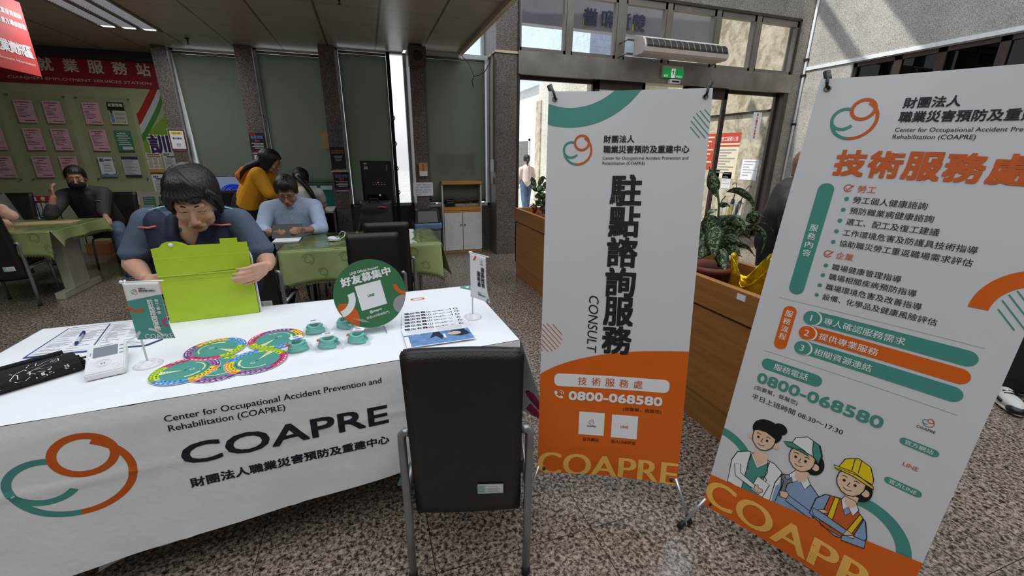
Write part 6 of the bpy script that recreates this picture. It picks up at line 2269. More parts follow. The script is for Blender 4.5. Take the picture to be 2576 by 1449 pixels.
m = MB(); m.box((-.10, -.06, 0), (.10, .08, .012)); m.box((-.025, .02, .01), (.025, .05, .2)); m.build('stand', MATS['black_plastic'], o)
m = MB(); m.box((-.25, -.012, .10), (.27, .03, .435), bev=.004); m.build('case', MATS['black_plastic'], o)
m = MB(); m.box((-.242, -.0135, .11), (.262, -.0122, .425)); s_ = m.build('screen', mat('screen_blue_grey', (150, 168, 196), rough=.3, emit=((120, 140, 176), .18)), o)
p = Print(.0004)
b1, b2 = mat('swirl_blue', (30, 70, 220), rough=.3, emit=((20, 60, 220), .3)), mat('swirl_deep', (24, 40, 150), rough=.3, emit=((14, 30, 150), .25))
for k in range(5): p.ring(.02 + .012 * k, .20 + .006 * k, .17 - .026 * k, .146 - .026 * k, b1 if k % 2 == 0 else b2, 0, 180, 1 + k, 24, 1, .75)
p.build('screen_image', s_, flat((0, -.0138, 0), (1, 0, 0), (0, 0, 1)))
m = MB(); m.box((-.02, -.016, .432), (.03, -.010, .438)); m.build('webcam_clip', MATS['print_pale'], o)
o = empty('swivel_chair', (-1.55, 6.15, 0), math.radians(8), 'black swivel chair before the monitor with the blue swirl', 'swivel chair')
m = MB(); m.box((-.23, -.26, .62), (.23, -.20, 1.06), bev=.03); m.build('backrest', MATS['bag_black'], o); m = MB(); m.box((-.24, -.22, .43), (.24, .24, .50), bev=.03); m.build('seat', MATS['bag_black'], o)
m = MB(); m.tube([(0, -.225, .64), (0, -.27, .5), (0, -.15, .40), (0, 0, .40)], .018, 8); m.build('back_stem', MATS['black_plastic'], o)
m = MB(); m.tube([(0, 0, .08), (0, 0, .44)], .025, 10); m.build('gas_column', MATS['black_plastic'], o)
for k in range(5):
    a = 2 * PI * k / 5
    m = MB(); m.tube([(0, 0, .10), (.27 * math.cos(a), .27 * math.sin(a), .062)], .018, 8); m.build('base_arm', MATS['black_plastic'], o)
    m = MB(); m.ball((.27 * math.cos(a), .27 * math.sin(a), .028), .028, 10, 8); m.build('caster', MATS['black_rubber'], o)
# ================================================================ people
def skin_mat(name, c):
    m = mat(name, c, rough=.5, var=.05, scale=30)
    m.node_tree.nodes['Principled BSDF'].inputs['Subsurface Weight'].default_value = .08
    m.node_tree.nodes['Principled BSDF'].inputs['Subsurface Radius'].default_value = (.012, .006, .004)
    return m


skin_mat('skin_light', (206, 160, 134)); skin_mat('skin_tan', (176, 128, 102)); skin_mat('skin_pale', (222, 190, 168))
mat('lip', (168, 96, 88), rough=.45); mat('brow_dark', (30, 24, 22), rough=.7); mat('eye_white', (226, 222, 216), rough=.25); mat('iris_dark', (26, 18, 14), rough=.2)


def hair_mat(name, c):
    m = mat(name, c, rough=.42, var=.35, scale=50)
    nt = m.node_tree; b = nt.nodes['Principled BSDF']
    tc = nt.nodes.new('ShaderNodeTexCoord'); mp = nt.nodes.new('ShaderNodeMapping'); mp.inputs['Scale'].default_value = (160, 160, 14)
    nz = nt.nodes.new('ShaderNodeTexNoise'); nz.inputs['Scale'].default_value = 1.0; nz.inputs['Detail'].default_value = 4
    bp = nt.nodes.new('ShaderNodeBump'); bp.inputs['Strength'].default_value = .7; bp.inputs['Distance'].default_value = .006
    nt.links.new(tc.outputs['Object'], mp.inputs[0]); nt.links.new(mp.outputs[0], nz.inputs['Vector']); nt.links.new(nz.outputs['Fac'], bp.inputs['Height']); nt.links.new(bp.outputs[0], b.inputs['Normal'])
    return m


hair_mat('hair_black', (24, 20, 19)); hair_mat('hair_dark_brown', (40, 30, 27))
V = Vector


def head_axes(f, up=(0, 0, 1)):
    f = V(f).normalized()
    r = f.cross(V(up)).normalized()
    return r, f, r.cross(f).normalized()        # person's right, forward, up


class Head:
    def __init__(s, c, f, k=1.0, up=(0, 0, 1)):
        s.c, s.k = V(c), k
        s.r, s.f, s.u = head_axes(f, up)
        s.R = Matrix((s.r, s.f, s.u)).transposed()

    def P(s, x, y, z):
        return s.c + (s.r * x + s.f * y + s.u * z) * s.k

    def skin(s, m):
        k = s.k
        B = lambda p, r: m.ball(s.P(*p), tuple(q * k for q in r), 18, 12, s.R)
        B((0, -.012, .035), (.072, .092, .086)); B((0, .026, -.035), (.062, .064, .084)); B((0, .030, -.012), (.066, .060, .060))
        B((0, .058, -.098), (.030, .026, .024)); B((.030, .030, -.080), (.028, .034, .030)); B((-.030, .030, -.080), (.028, .034, .030))
        for x in (-1, 1):
            B((x * .034, .058, -.042), (.030, .026, .026)); B((x * .073, -.008, -.018), (.010, .019, .031)); B((x * .031, .073, -.002), (.018, .013, .012)); B((x * .013, .100, -.050), (.009, .010, .007))
            B((x * .016, .083, -.076), (.017, .010, .008))
        m.cap(s.P(-.036, .080, .022), s.P(.036, .080, .022), .012 * k, .012 * k)
        m.cap(s.P(0, .088, .004), s.P(0, .108, -.042), .0075 * k, .0125 * k)
        B((0, .089, -.0725), (.019, .009, .0055)); B((0, .087, -.0835), (.017, .009, .006))

    def features(s, root, lids=True, smile=0.0):
        k = s.k
        for x in (-1, 1):
            m = MB(); m.tube([s.P(x * (.014 + .011 * t), .0925 - .0035 * t * t * .5, .0215 + .004 * math.sin(t * 1.2)) for t in (0, 1, 2, 3)], [.0022 * k, .0032 * k, .003 * k, .0012 * k], 6); m.build('eyebrow', MATS['brow_dark'], root)
            m = MB()
            if lids:
                m.tube([s.P(x * (.017 + .0095 * t), .0868 - .0022 * t, -.0055 - .0022 * math.sin(t * 1.05)) for t in (0, 1, 2, 3)], [.0010 * k, .0017 * k, .0018 * k, .0009 * k], 6)
                m.build('eyelash', MATS['brow_dark'], root)
            else:
                m.ball(s.P(x * .031, .0825, -.003), (.0135 * k, .0065 * k, .0055 * k), 12, 8, s.R); m.build('eye', MATS['eye_white'], root)
                m = MB(); m.ball(s.P(x * .031, .0875, -.003), (.0052 * k, .0026 * k, .0052 * k), 10, 7, s.R); m.build('iris', MATS['iris_dark'], root)
                m = MB(); m.tube([s.P(x * (.016 + .0095 * t), .0870 - .0018 * t, .0022 + .0012 * math.sin(t * 1.05)) for t in (0, 1, 2, 3)], .0015 * k, 6); m.build('eyelash', MATS['brow_dark'], root)
        m = MB()
        m.tube([s.P(-.021 + .0105 * t, .0915 + .0042 * math.sin(t * .785), -.0735 + smile * (t - 2) ** 2 * .001) for t in range(5)], [.0015 * k, .0040 * k, .0046 * k, .0040 * k, .0015 * k], 8)
        m.tube([s.P(-.018 + .009 * t, .0895 + .0042 * math.sin(t * .785), -.0810 + smile * (t - 2) ** 2 * .001) for t in range(5)], [.0015 * k, .0040 * k, .0050 * k, .0040 * k, .0015 * k], 8)
        m.build('lips', MATS['lip'], root)

    def hair(s, root, mt, zlim, puff=1.0, seed=1, name='hair', down=0.0, nu=64, nv=22):
        """zlim(a): lowest point of the hair round the head; a = 0 at the face, pi at the nape"""
        k = s.k

        def fn(u, v):
            a = 2 * PI * u
            zl = zlim(a)
            top = .134
            z = top + (zl - top) * (1 - math.cos(v * PI * .5)) ** .9
            w = max(0.0, min(1.0, 1 - ((z - .030) / .104) ** 2)) if z > .03 else 1.0
            rr = math.sqrt(w)
            sx, sy = .090 * puff, .112 * puff
            if z < .03: rr *= 1 - .10 * min(1, (.03 - z) / .12) + down * min(1, (.03 - z) / .12)
            rr = max(rr, .02)
            n = .004 * noise.noise(V((a * 5, z * 9, seed))) + .0030 * math.sin(a * 23 + seed + 12 * z) * min(1, (top - z) / .03)
            x, y = (sx * rr + n) * math.sin(a), (sy * rr + n) * math.cos(a) - .016
            if z < .05 and y > .0: y *= .92
            return s.P(x, y, z)
        m = MB(); m.grid(fn, nu, nv)
        bmesh.ops.remove_doubles(m.bm, verts=list(m.bm.verts), dist=.0008)
        o = m.build(name, mt, root); solid(o, .009 * k, -1)
        return o


def hand(m, wrist, d, palm, thumb_side, curl=.5, L=1.0, spread=.0, thumb_out=.7):
    """palm plus four jointed fingers and a thumb. d: towards the fingers; palm: the way the palm faces"""
    w = V(wrist); d = V(d).normalized(); n = V(palm); n = (n - d * n.dot(d)).normalized()
    lat = d.cross(n) * thumb_side           # towards the thumb
    for i in range(4):
        o = (1.5 - i) * .0185 * L
        a = w + lat * o * .55 + d * .012 * L; b = w + lat * o + d * (.082 - .004 * abs(i - 1)) * L
        m.cap(a, b, .0155 * L, .0125 * L)
        if i < 3: m.cap((a + w) / 2 + lat * -.006, b + lat * -.0092 * L - d * .014 * L, .014 * L, .0105 * L)
        ls = [(.040, .026, .021), (.045, .029, .022), (.042, .027, .021), (.032, .021, .019)][i]
        cs = curl if not isinstance(curl, (list, tuple)) else curl[i]
        ang = 0
        p = b; r = .0098 * L
        for j, l in enumerate(ls):
            ang += cs * (.75, 1.0, .75)[j]
            q = p + (d * math.cos(ang) + n * math.sin(ang) + lat * spread * (1.5 - i) * .1).normalized() * l * L
            m.cap(p, q, r, r * .9, 10); p, r = q, r * .9
    t0 = w + lat * .022 * L + d * .022 * L; e = (d * .72 + lat * thumb_out + n * .35).normalized()
    t1 = t0 + e * .045 * L; e2 = (d * .9 + lat * thumb_out * .35 + n * .55).normalized(); t2 = t1 + e2 * .033 * L; t3 = t2 + (e2 + d * .2 + n * .3).normalized() * .025 * L
    m.cap(t0, t1, .0155 * L, .0120 * L); m.cap(t1, t2, .0115 * L, .0102 * L, 10); m.cap(t2, t3, .0102 * L, .0085 * L, 10)


def shoe(m, heel, toe, up=.07, w=.046):
    heel, toe = V(heel), V(toe)
    d = (toe - heel); d.z = 0; d.normalize(); Lf = (toe - heel).length
    m.ball(heel + d * .045 + V((0, 0, up * .62)), (w * .86, .055, up * .62), 14, 10, Matrix((d.cross(V((0, 0, 1))), d, V((0, 0, 1)))).transposed())
    m.ball(heel + d * (Lf * .62) + V((0, 0, up * .44)), (w, Lf * .42, up * .44), 16, 10, Matrix((d.cross(V((0, 0, 1))), d, V((0, 0, 1)))).transposed())


def person(loc, label):
    o = empty('person', loc, 0, label, 'person')
    o['_o'] = 0
    del o['_o']
    return o


def put(o, root):
    """built in world space: keep it there under its root"""
    o.location = o.location - root.location
    return o


def fput(mb, name, m, root, voxel, smooth=4):
    return put(fuse(mb, name, m, root, voxel, smooth), root)


def bput(mb, name, m, root):
    return put(mb.build(name, m, root), root)


def refix(root):
    for c in root.children:
        if tuple(c.location) == (0, 0, 0): c.location = -root.location


# ---------------------------------------------------------------- standing woman with the lime box
mat('vest_navy', (26, 32, 62), rough=.7, var=.1, bump=.25, bscale=60)
mat('shirt_slate', (78, 90, 110), rough=.85, var=.08, bump=.2, bscale=70)
mat('trouser_dark', (22, 22, 26), rough=.85)
mat('piping_mint', (150, 226, 214), rough=.6); mat('piping_coral', (236, 130, 96), rough=.6)
mat('shoe_black', (16, 16, 17), rough=.4)
W = person((-.88, 2.64, 0), 'woman in navy vest standing behind the white table, looking down into the lime box')
H = Head((-.772, 2.335, 1.292), (.10, -.85, -.50), 1.13)
sk = MB(); H.skin(sk)
NB = V((-.835, 2.475, 1.195))
sk.chain([H.P(0, -.02, -.06), NB, V((-.852, 2.53, 1.12))], [.058, .062, .085]); sk.ball((-.845, 2.475, 1.115), (.085, .045, .085), 14, 10)
sk.chain([V((-.86, 2.56, 1.10)), V((-.875, 2.62, .95))], [.09, .09])
SR, SL = V((-1.045, 2.525, 1.165)), V((-.655, 2.505, 1.155))          # her right, her left shoulder
ER, EL = V((-1.135, 2.49, .965)), V((-.548, 2.455, .955))
WR, WL = V((-1.010, 2.285, .945)), V((-.500, 2.240, .972))
sk.chain([V((-.86, 2.54, 1.10)), SR, ER, (ER + WR) / 2 + V((0, 0, .002)), WR], [.06, .052, .046, .041, .028])
sk.chain([V((-.86, 2.54, 1.10)), SL, EL, (EL + WL) / 2, WL], [.06, .052, .046, .040, .028])
hand(sk, WL + V((.0, -.012, 0)), (-.55, -.80, -.12), (-.75, .55, 0), 1, [.42, .46, .50, .55], .98, 0, .5)
hand(sk, WR + V((.010, -.012, -.004)), (.80, -.42, -.42), (.2, -.55, .2), -1, [.55, .5, .45, .4], .95, 0, .4)
fput(sk, 'body', MATS['skin_light'], W, .0046, 3)
H.features(W, True)


def hz(a):
    b = abs(((a + PI) % (2 * PI)) - PI)          # 0 at the face
    s = 1 if ((a + PI) % (2 * PI)) - PI > 0 else -1
    if b < .55: return .052 + .018 * (1 if s > 0 else -1) * (b / .55) - .010 * math.sin(b * 9)
    if b < 1.25: return .052 - (b - .55) / .70 * (.115 if s < 0 else .120)
    return -.068 - .018 * math.sin((b - 1.25) / 1.9 * PI)


H.hair(W, MATS['hair_black'], hz, 1.06, 3)
m = MB()
for t in range(9):
    a = -1.0 + .22 * t
    m.tube([H.P(.03, .02, .142), H.P(.02 + .030 * a, .080, .120), H.P(.02 + .058 * a, .100 - .018 * abs(a), .082), H.P(.010 + .072 * a, .100 - .030 * abs(a), .044 + .006 * (t % 3))], [.016, .019, .015, .004], 8)
m.tube([H.P(-.062, .060, .075), H.P(-.085, .035, .02), H.P(-.090, .020, -.03), H.P(-.080, .018, -.070)], [.014, .017, .013, .004], 8); m.tube([H.P(.062, .055, .075), H.P(.086, .028, .02), H.P(.088, .010, -.04), H.P(.078, .004, -.075)], [.014, .016, .013, .004], 8)
bput(m, 'fringe', MATS['hair_black'], W)
m = MB()
m.chain([V((-.86, 2.555, 1.115)), V((-.870, 2.60, .98)), V((-.88, 2.645, .86))], [.125, .132, .14]); m.chain([V((-.97, 2.55, 1.12)), V((-.99, 2.63, .86))], [.10, .105]); m.chain([V((-.74, 2.54, 1.12)), V((-.76, 2.62, .86))], [.10, .105])
m.chain([V((-.86, 2.545, 1.14)), SR, SR.lerp(ER, .72)], [.085, .070, .070]); m.chain([V((-.86, 2.545, 1.14)), SL, SL.lerp(EL, .72)], [.085, .070, .070])
m.ball(SR.lerp(ER, .70), (.080, .078, .045), 14, 8); m.ball(SL.lerp(EL, .70), (.080, .078, .045), 14, 8)
fput(m, 'shirt', MATS['shirt_slate'], W, .009, 5)
# vest: two front panels, back and stand collar, over the shirt
m = MB()
for sx, S_ in ((-1, SR), (1, SL)):
    x = -.86 + sx * .105
    m.chain([V((x + sx * .03, 2.50, 1.160)), V((x, 2.475, 1.05)), V((x - sx * .005, 2.52, .92)), V((x, 2.57, .80))], [.066, .078, .085, .088])
    m.chain([V((x + sx * .065, 2.53, 1.165)), V((x + sx * .055, 2.56, 1.0)), V((x + sx * .055, 2.60, .80))], [.062, .085, .09])
    m.chain([V((-.845, 2.59, 1.20)), V((S_.x - sx * .045, 2.535, 1.182))], [.058, .050])
    m.chain([V((-.845 + sx * .045, 2.535, 1.215)), V((-.845 + sx * .075, 2.462, 1.180)), V((-.855 + sx * .065, 2.425, 1.105)), V((-.862 + sx * .03, 2.425, 1.02))], [.026, .026, .026, .024])
m.chain([V((-.86, 2.63, 1.17)), V((-.87, 2.68, .82))], [.115, .13])
fput(m, 'vest', MATS['vest_navy'], W, .009, 4)
for sx, S_ in ((-1, SR), (1, SL)):
    m = MB(); m.tube([V((-.845 + sx * .075, 2.50, 1.248)), V((-.85 + sx * .13, 2.50, 1.235)), V((S_.x + sx * .01, 2.50, 1.212))], .0065, 6, flat=.6); bput(m, 'shoulder_piping', MATS['piping_mint'], W)
    m = MB(); m.tube([V((-.86 + sx * .115, 2.412, 1.158)), V((-.86 + sx * .15, 2.425, 1.150)), V((S_.x + sx * .015, 2.455, 1.150))], .0045, 6); bput(m, 'chest_piping', MATS['piping_coral'], W)
m = MB()
for x in (-.97, -.79): m.chain([V((x, 2.65, .84)), V((x, 2.66, .48)), V((x, 2.70, .10))], [.115, .085, .06])
m.ball((-.88, 2.66, .84), (.19, .13, .12), 16, 10)
fput(m, 'trousers', MATS['trouser_dark'], W, .014, 4)
m = MB()
for x in (-.97, -.79): shoe(m, (x, 2.75, 0), (x, 2.50, 0))
fput(m, 'shoes', MATS['shoe_black'], W, .01, 2)

# ---------------------------------------------------------------- man in the light blue shirt with a tablet
mat('shirt_blue', (176, 196, 224), rough=.85, var=.06, bump=.3, bscale=45)
mat('collar_blue', (190, 206, 230), rough=.85)
mat('glasses_black', (22, 20, 22), rough=.3)
B_ = person((-.74, 4.9, 0), 'man in pale blue shirt and glasses seated at the green table, reading a tablet')
H = Head((-.745, 4.545, 1.150), (.03, -.87, -.50), 1.10)
sk = MB(); H.skin(sk)
sk.chain([H.P(0, -.02, -.06), V((-.745, 4.70, 1.03)), V((-.745, 4.75, .85))], [.058, .062, .10])
SR, SL = V((-.955, 4.70, .965)), V((-.535, 4.70, .975)); ER, EL = V((-1.01, 4.56, .775)), V((-.475, 4.50, .785)); WR, WL = V((-.86, 4.31, .785)), V((-.605, 4.31, .80))
sk.chain([V((-.745, 4.74, .95)), SR, ER, WR], [.06, .05, .042, .028]); sk.chain([V((-.745, 4.74, .95)), SL, EL, WL], [.06, .05, .042, .028])
hand(sk, WL + V((0, -.02, .004)), (-.35, -.92, .1), (-.8, .3, .2), 1, .5, .95, 0, .6); hand(sk, WR + V((0, -.02, .0)), (.5, -.85, .05), (.6, .3, .5), -1, .5, .95, 0, .6)
fput(sk, 'body', MATS['skin_tan'], B_, .0056, 3); H.features(B_, True)
H.hair(B_, MATS['hair_dark_brown'], lambda a: (lambda b: .058 - .006 * math.sin(b * 11) if b < .7 else (.058 - (b - .7) / .5 * .075 if b < 1.2 else -.020 - .04 * min(1, (b - 1.2) / .8)))(abs(((a + PI) % (2 * PI)) - PI)), 1.02, 7)
m = MB()
for t in range(7):
    a = -1.0 + .33 * t
    m.tube([H.P(-.01, .03, .138), H.P(.036 * a, .088, .112), H.P(.062 * a, .100 - .02 * abs(a), .070)], [.016, .018, .006], 8)
bput(m, 'fringe', MATS['hair_dark_brown'], B_)
m = MB()
for x in (-1, 1):
    m.tube([H.P(x * .031 + .022 * math.cos(t * PI / 8), .098 - .004 * math.cos(t * PI / 8) * x, -.006 + .015 * math.sin(t * PI / 8)) for t in range(17)], .0016, 6, cap=False); m.tube([H.P(x * .053, .094, -.002), H.P(x * .076, .02, .002)], .0016, 6)
m.tube([H.P(-.010, .101, -.002), H.P(.010, .101, -.002)], .0016, 6); bput(m, 'eyeglasses', MATS['glasses_black'], B_)
m = MB()
m.chain([V((-.745, 4.735, .97)), V((-.745, 4.80, .76)), V((-.74, 4.88, .52))], [.135, .15, .155]); m.chain([V((-.86, 4.73, .95)), V((-.87, 4.86, .55))], [.10, .11]); m.chain([V((-.63, 4.73, .95)), V((-.62, 4.86, .55))], [.10, .11])
m.chain([V((-.745, 4.73, 1.0)), SR, ER, ER.lerp(WR, .45)], [.085, .078, .066, .050]); m.chain([V((-.745, 4.73, 1.0)), SL, EL, EL.lerp(WL, .45)], [.085, .078, .066, .050])
for e, w_ in ((ER, WR), (EL, WL)): m.ball(e.lerp(w_, .42), (.056, .052, .052), 12, 8)
fput(m, 'shirt', MATS['shirt_blue'], B_, .011, 4)
m = MB()
for sx in (-1, 1): m.chain([V((-.745 + sx * .055, 4.73, 1.072)), V((-.745 + sx * .070, 4.655, 1.045)), V((-.745 + sx * .025, 4.595, .985))], [.020, .022, .012], 8, .7)
fput(m, 'collar', MATS['collar_blue'], B_, .008, 2)
m = MB()
for z in (.94, .87): m.ball((-.745, 4.592 + (.94 - z) * .2, z), .006, 8, 6)
bput(m, 'shirt_button', MATS['white_plastic'], B_)
m = MB()
for x in (-.85, -.63): m.chain([V((x, 4.92, .52)), V((x, 4.52, .53)), V((x, 4.50, .10))], [.09, .075, .055])
m.ball((-.74, 4.94, .54), (.17, .12, .09), 14, 9); fput(m, 'trousers', MATS['trouser_dark'], B_, .014, 4)
m = MB()
for x in (-.85, -.63): shoe(m, (x, 4.56, 0), (x, 4.31, 0))
fput(m, 'shoes', MATS['shoe_black'], B_, .012, 2)
c = copy_tree(proto); c.location = (-.74, 4.93, 0); c.rotation_euler = (0, 0, PI); tag(c, 'chair under the man in the pale blue shirt', 'chair')
o = empty('tablet', (-.735, 4.215, .800), 0, 'black tablet held up by the man in the pale blue shirt', 'tablet')
m = MB(); m.box((-.125, -.006, -.055), (.125, .006, .085), bev=.004, M=Matrix.Rotation(math.radians(-32), 4, 'X')); m.build('tablet_case', MATS['black_plastic'], o)
m = MB(); m.box((-.112, .0062, -.045), (.112, .0075, .075), M=Matrix.Rotation(math.radians(-32), 4, 'X')); m.build('screen', mat('tablet_screen', (60, 66, 76), rough=.15), o)

# ---------------------------------------------------------------- bending person in yellow
mat('jacket_yellow', (232, 160, 26), rough=.75, var=.06, bump=.35, bscale=35); mat('hood_orange', (232, 120, 40), rough=.75)
Y_ = person((-1.36, 5.78, 0), 'person in a yellow jacket with long dark hair bending toward the teal desk')
H = Head((-1.040, 5.62, 1.395), (.90, -.10, -.38), 1.04)
sk = MB(); H.skin(sk)
SH1, SH2 = V((-1.165, 5.50, 1.255)), V((-1.14, 5.86, 1.255))
sk.chain([H.P(0, -.02, -.06), V((-1.14, 5.66, 1.30)), V((-1.24, 5.70, 1.15)), V((-1.34, 5.76, .90))], [.055, .058, .09, .10])
E1_, E2_ = V((-1.075, 5.46, 1.055)), V((-1.00, 5.92, 1.06)); W1_, W2_ = V((-.935, 5.62, 1.00)), V((-.90, 5.96, .92))
sk.chain([V((-1.2, 5.68, 1.22)), SH1, E1_, W1_], [.06, .05, .042, .028]); sk.chain([V((-1.2, 5.68, 1.22)), SH2, E2_, W2_], [.06, .05, .042, .028])
hand(sk, W1_ + V((.02, .01, 0)), (.9, .35, -.2), (0, .2, -1), -1, .4, .95)
fput(sk, 'body', MATS['skin_tan'], Y_, .0062, 3); H.features(Y_, False)
H.hair(Y_, MATS['hair_black'], lambda a: (lambda b: .062 if b < .6 else (.062 - (b - .6) / .6 * .16 if b < 1.2 else -.10))(abs(((a + PI) % (2 * PI)) - PI)), 1.05, 11)
m = MB(); m.tube([H.P(0, -.09, .04), V((-1.16, 5.60, 1.385)), V((-1.27, 5.585, 1.345)), V((-1.335, 5.58, 1.27)), V((-1.365, 5.58, 1.20))], [.06, .055, .042, .034, .008], 12, flat=.7); bput(m, 'long_hair', MATS['hair_black'], Y_)
m = MB()
for x in (-1, 1): m.tube([H.P(x * .031 + .022 * math.cos(t * PI / 8), .098, -.006 + .015 * math.sin(t * PI / 8)) for t in range(17)], .0016, 6, cap=False); m.tube([H.P(x * .053, .094, -.002), H.P(x * .076, .02, .002)], .0016, 6)
bput(m, 'eyeglasses', MATS['stainless'], Y_)
m = MB()
m.chain([V((-1.20, 5.68, 1.225)), V((-1.28, 5.72, 1.07)), V((-1.365, 5.77, .90))], [.135, .15, .16]); m.chain([V((-1.19, 5.58, 1.21)), V((-1.36, 5.68, .90))], [.11, .12]); m.chain([V((-1.18, 5.79, 1.21)), V((-1.34, 5.86, .90))], [.11, .12])
m.chain([V((-1.2, 5.68, 1.24)), SH1, E1_, E1_.lerp(W1_, .35)], [.09, .085, .070, .055]); m.chain([V((-1.2, 5.68, 1.24)), SH2, E2_, E2_.lerp(W2_, .8)], [.09, .08, .066, .048])
fput(m, 'jacket', MATS['jacket_yellow'], Y_, .012, 4)
m = MB(); m.chain([V((-1.31, 5.60, 1.30)), V((-1.365, 5.62, 1.24)), V((-1.37, 5.66, 1.17))], [.045, .055, .03]); m.chain([V((-1.31, 5.76, 1.30)), V((-1.365, 5.72, 1.24))], [.045, .05]); fput(m, 'hood', MATS['hood_orange'], Y_, .010, 3)
m = MB(); m.chain([V((-1.375, 5.70, .86)), V((-1.40, 5.68, .48)), V((-1.42, 5.70, .09))], [.135, .09, .06]); m.chain([V((-1.36, 5.88, .86)), V((-1.38, 5.90, .48)), V((-1.40, 5.90, .09))], [.135, .09, .06]); m.chain([V((-1.38, 5.78, .92)), V((-1.40, 5.78, .84))], [.165, .165]); fput(m, 'trousers', MATS['trouser_dark'], Y_, .014, 4)
m = MB(); shoe(m, (-1.48, 5.70, 0), (-1.23, 5.68, 0)); shoe(m, (-1.46, 5.90, 0), (-1.21, 5.90, 0)); fput(m, 'shoes', MATS['shoe_black'], Y_, .012, 2)

# ---------------------------------------------------------------- girl with a ponytail, seen from behind
mat('tee_white', (220, 216, 210), rough=.85, bump=.25, bscale=50); mat('scrunchie', (150, 150, 152), rough=.8)
G_ = person((-.76, 5.98, 0), 'person with a ponytail and white top seated at the teal desk, back to us')
H = Head((-.800, 6.03, 1.180), (.10, .96, -.28), 1.02)
sk = MB(); H.skin(sk)
SH1, SH2 = V((-.93, 5.97, 1.00)), V((-.615, 5.97, 1.005)); E1_, E2_ = V((-.97, 6.10, .80)), V((-.575, 6.08, .84)); W1_, W2_ = V((-.88, 6.30, .765)), V((-.64, 6.31, .765))
sk.chain([H.P(0, -.02, -.06), V((-.775, 5.98, 1.06)), V((-.77, 5.95, .85))], [.052, .055, .09]); sk.chain([V((-.775, 5.96, .97)), SH1, E1_, W1_], [.055, .045, .040, .026]); sk.chain([V((-.775, 5.96, .97)), SH2, E2_, W2_], [.055, .045, .040, .026])
hand(sk, W2_ + V((0, .02, 0)), (-.2, .95, -.05), (0, 0, -1), -1, .25, .9); hand(sk, W1_ + V((0, .02, 0)), (.2, .95, -.05), (0, 0, -1), 1, .25, .9)
fput(sk, 'body', MATS['skin_pale'], G_, .0062, 3)
H.hair(G_, MATS['hair_black'], lambda a: (lambda b: .06 if b < .6 else (.06 - (b - .6) / .6 * .10 if b < 1.2 else -.05 - .015 * math.sin(b * 2)))(abs(((a + PI) % (2 * PI)) - PI)), 1.0, 5)
m = MB(); m.lathe([(.018, -.012), (.030, -.006), (.032, .006), (.018, .012)], H.P(0, -.135, .0), 16, axis=-H.f); m.ball(H.P(0, -.135, .0), (.026, .026, .018), 12, 8); bput(m, 'scrunchie', MATS['scrunchie'], G_)
m = MB(); m.tube([H.P(0, -.11, .0), H.P(.0, -.165, -.015), V((-.725, 5.845, 1.09)), V((-.68, 5.835, 1.01)), V((-.655, 5.83, .94)), V((-.65, 5.83, .89))], [.016, .028, .032, .030, .024, .006], 12); bput(m, 'ponytail', MATS['hair_black'], G_)
m = MB(); m.chain([V((-.775, 5.96, .985)), V((-.77, 5.95, .78)), V((-.77, 5.98, .56))], [.115, .125, .14]); m.chain([V((-.775, 5.96, 1.0)), SH1, SH1.lerp(E1_, .55)], [.075, .065, .062]); m.chain([V((-.775, 5.96, 1.0)), SH2, SH2.lerp(E2_, .55)], [.075, .065, .062]); fput(m, 'top', MATS['tee_white'], G_, .011, 4)
m = MB()
for x in (-.86, -.68): m.chain([V((x, 5.98, .53)), V((x, 6.30, .53)), V((x, 6.33, .09))], [.085, .07, .05])
m.ball((-.77, 5.97, .54), (.16, .12, .08), 14, 9); fput(m, 'trousers', MATS['trouser_dark'], G_, .014, 4)
m = MB()
for x in (-.86, -.68): shoe(m, (x, 6.26, 0), (x, 6.50, 0))
fput(m, 'shoes', MATS['shoe_black'], G_, .012, 2)
c = copy_tree(proto); c.location = (-.765, 5.97, 0); c.rotation_euler = (0, 0, 0); tag(c, 'dark chair under the person with the ponytail', 'chair')
for ch in c.children:
    if ch.name.startswith('backrest'): ch.scale = (1, 1, .92)

# ---------------------------------------------------------------- masked man leaning on the green table
mat('jacket_dark', (52, 50, 50), rough=.75, var=.12, bump=.35, bscale=40); mat('jacket_stripe', (120, 118, 124), rough=.8); mat('mask_black', (14, 14, 15), rough=.85); mat('jeans_blue', (86, 106, 134), rough=.85, var=.22, scale=9, bump=.25, bscale=80); mat('shoe_blue', (24, 40, 110), rough=.6); mat('sole_white', (200, 206, 200), rough=.6)
M_ = person((-3.28, 6.86, 0), 'man in dark jacket and black face mask leaning on the green table')
H = Head((-3.285, 6.50, 1.185), (.33, -.92, -.10), 1.08)
sk = MB(); H.skin(sk)
SR, SL = V((-3.475, 6.56, .97)), V((-3.135, 6.66, .985)); ER, EL = V((-3.455, 6.20, .795)), V((-3.115, 6.50, .775)); WR, WL = V((-3.405, 6.235, .985)), V((-3.03, 6.34, .74))
sk.chain([H.P(0, -.02, -.06), V((-3.30, 6.63, 1.04)), V((-3.29, 6.72, .85)), V((-3.27, 6.84, .56))], [.055, .06, .09, .10]); sk.chain([V((-3.29, 6.66, .96)), SR, ER, WR], [.06, .052, .044, .029]); sk.chain([V((-3.29, 6.66, .96)), SL, EL, WL], [.06, .052, .044, .029])
hand(sk, WR + V((0, 0, .012)), (-.15, .25, .95), (.55, .75, 0), 1, .45, .98); hand(sk, WL + V((.01, -.012, -.006)), (.45, -.75, -.40), (0, -.3, -1), -1, .35, .98)
fput(sk, 'body', MATS['skin_tan'], M_, .0062, 3)
H.features(M_, False)
m = MB(); m.ball(H.P(0, .052, -.070), (.076 * 1.05, .066, .060), 18, 12, H.R)
bput(m, 'face_mask', MATS['mask_black'], M_)
m = MB()
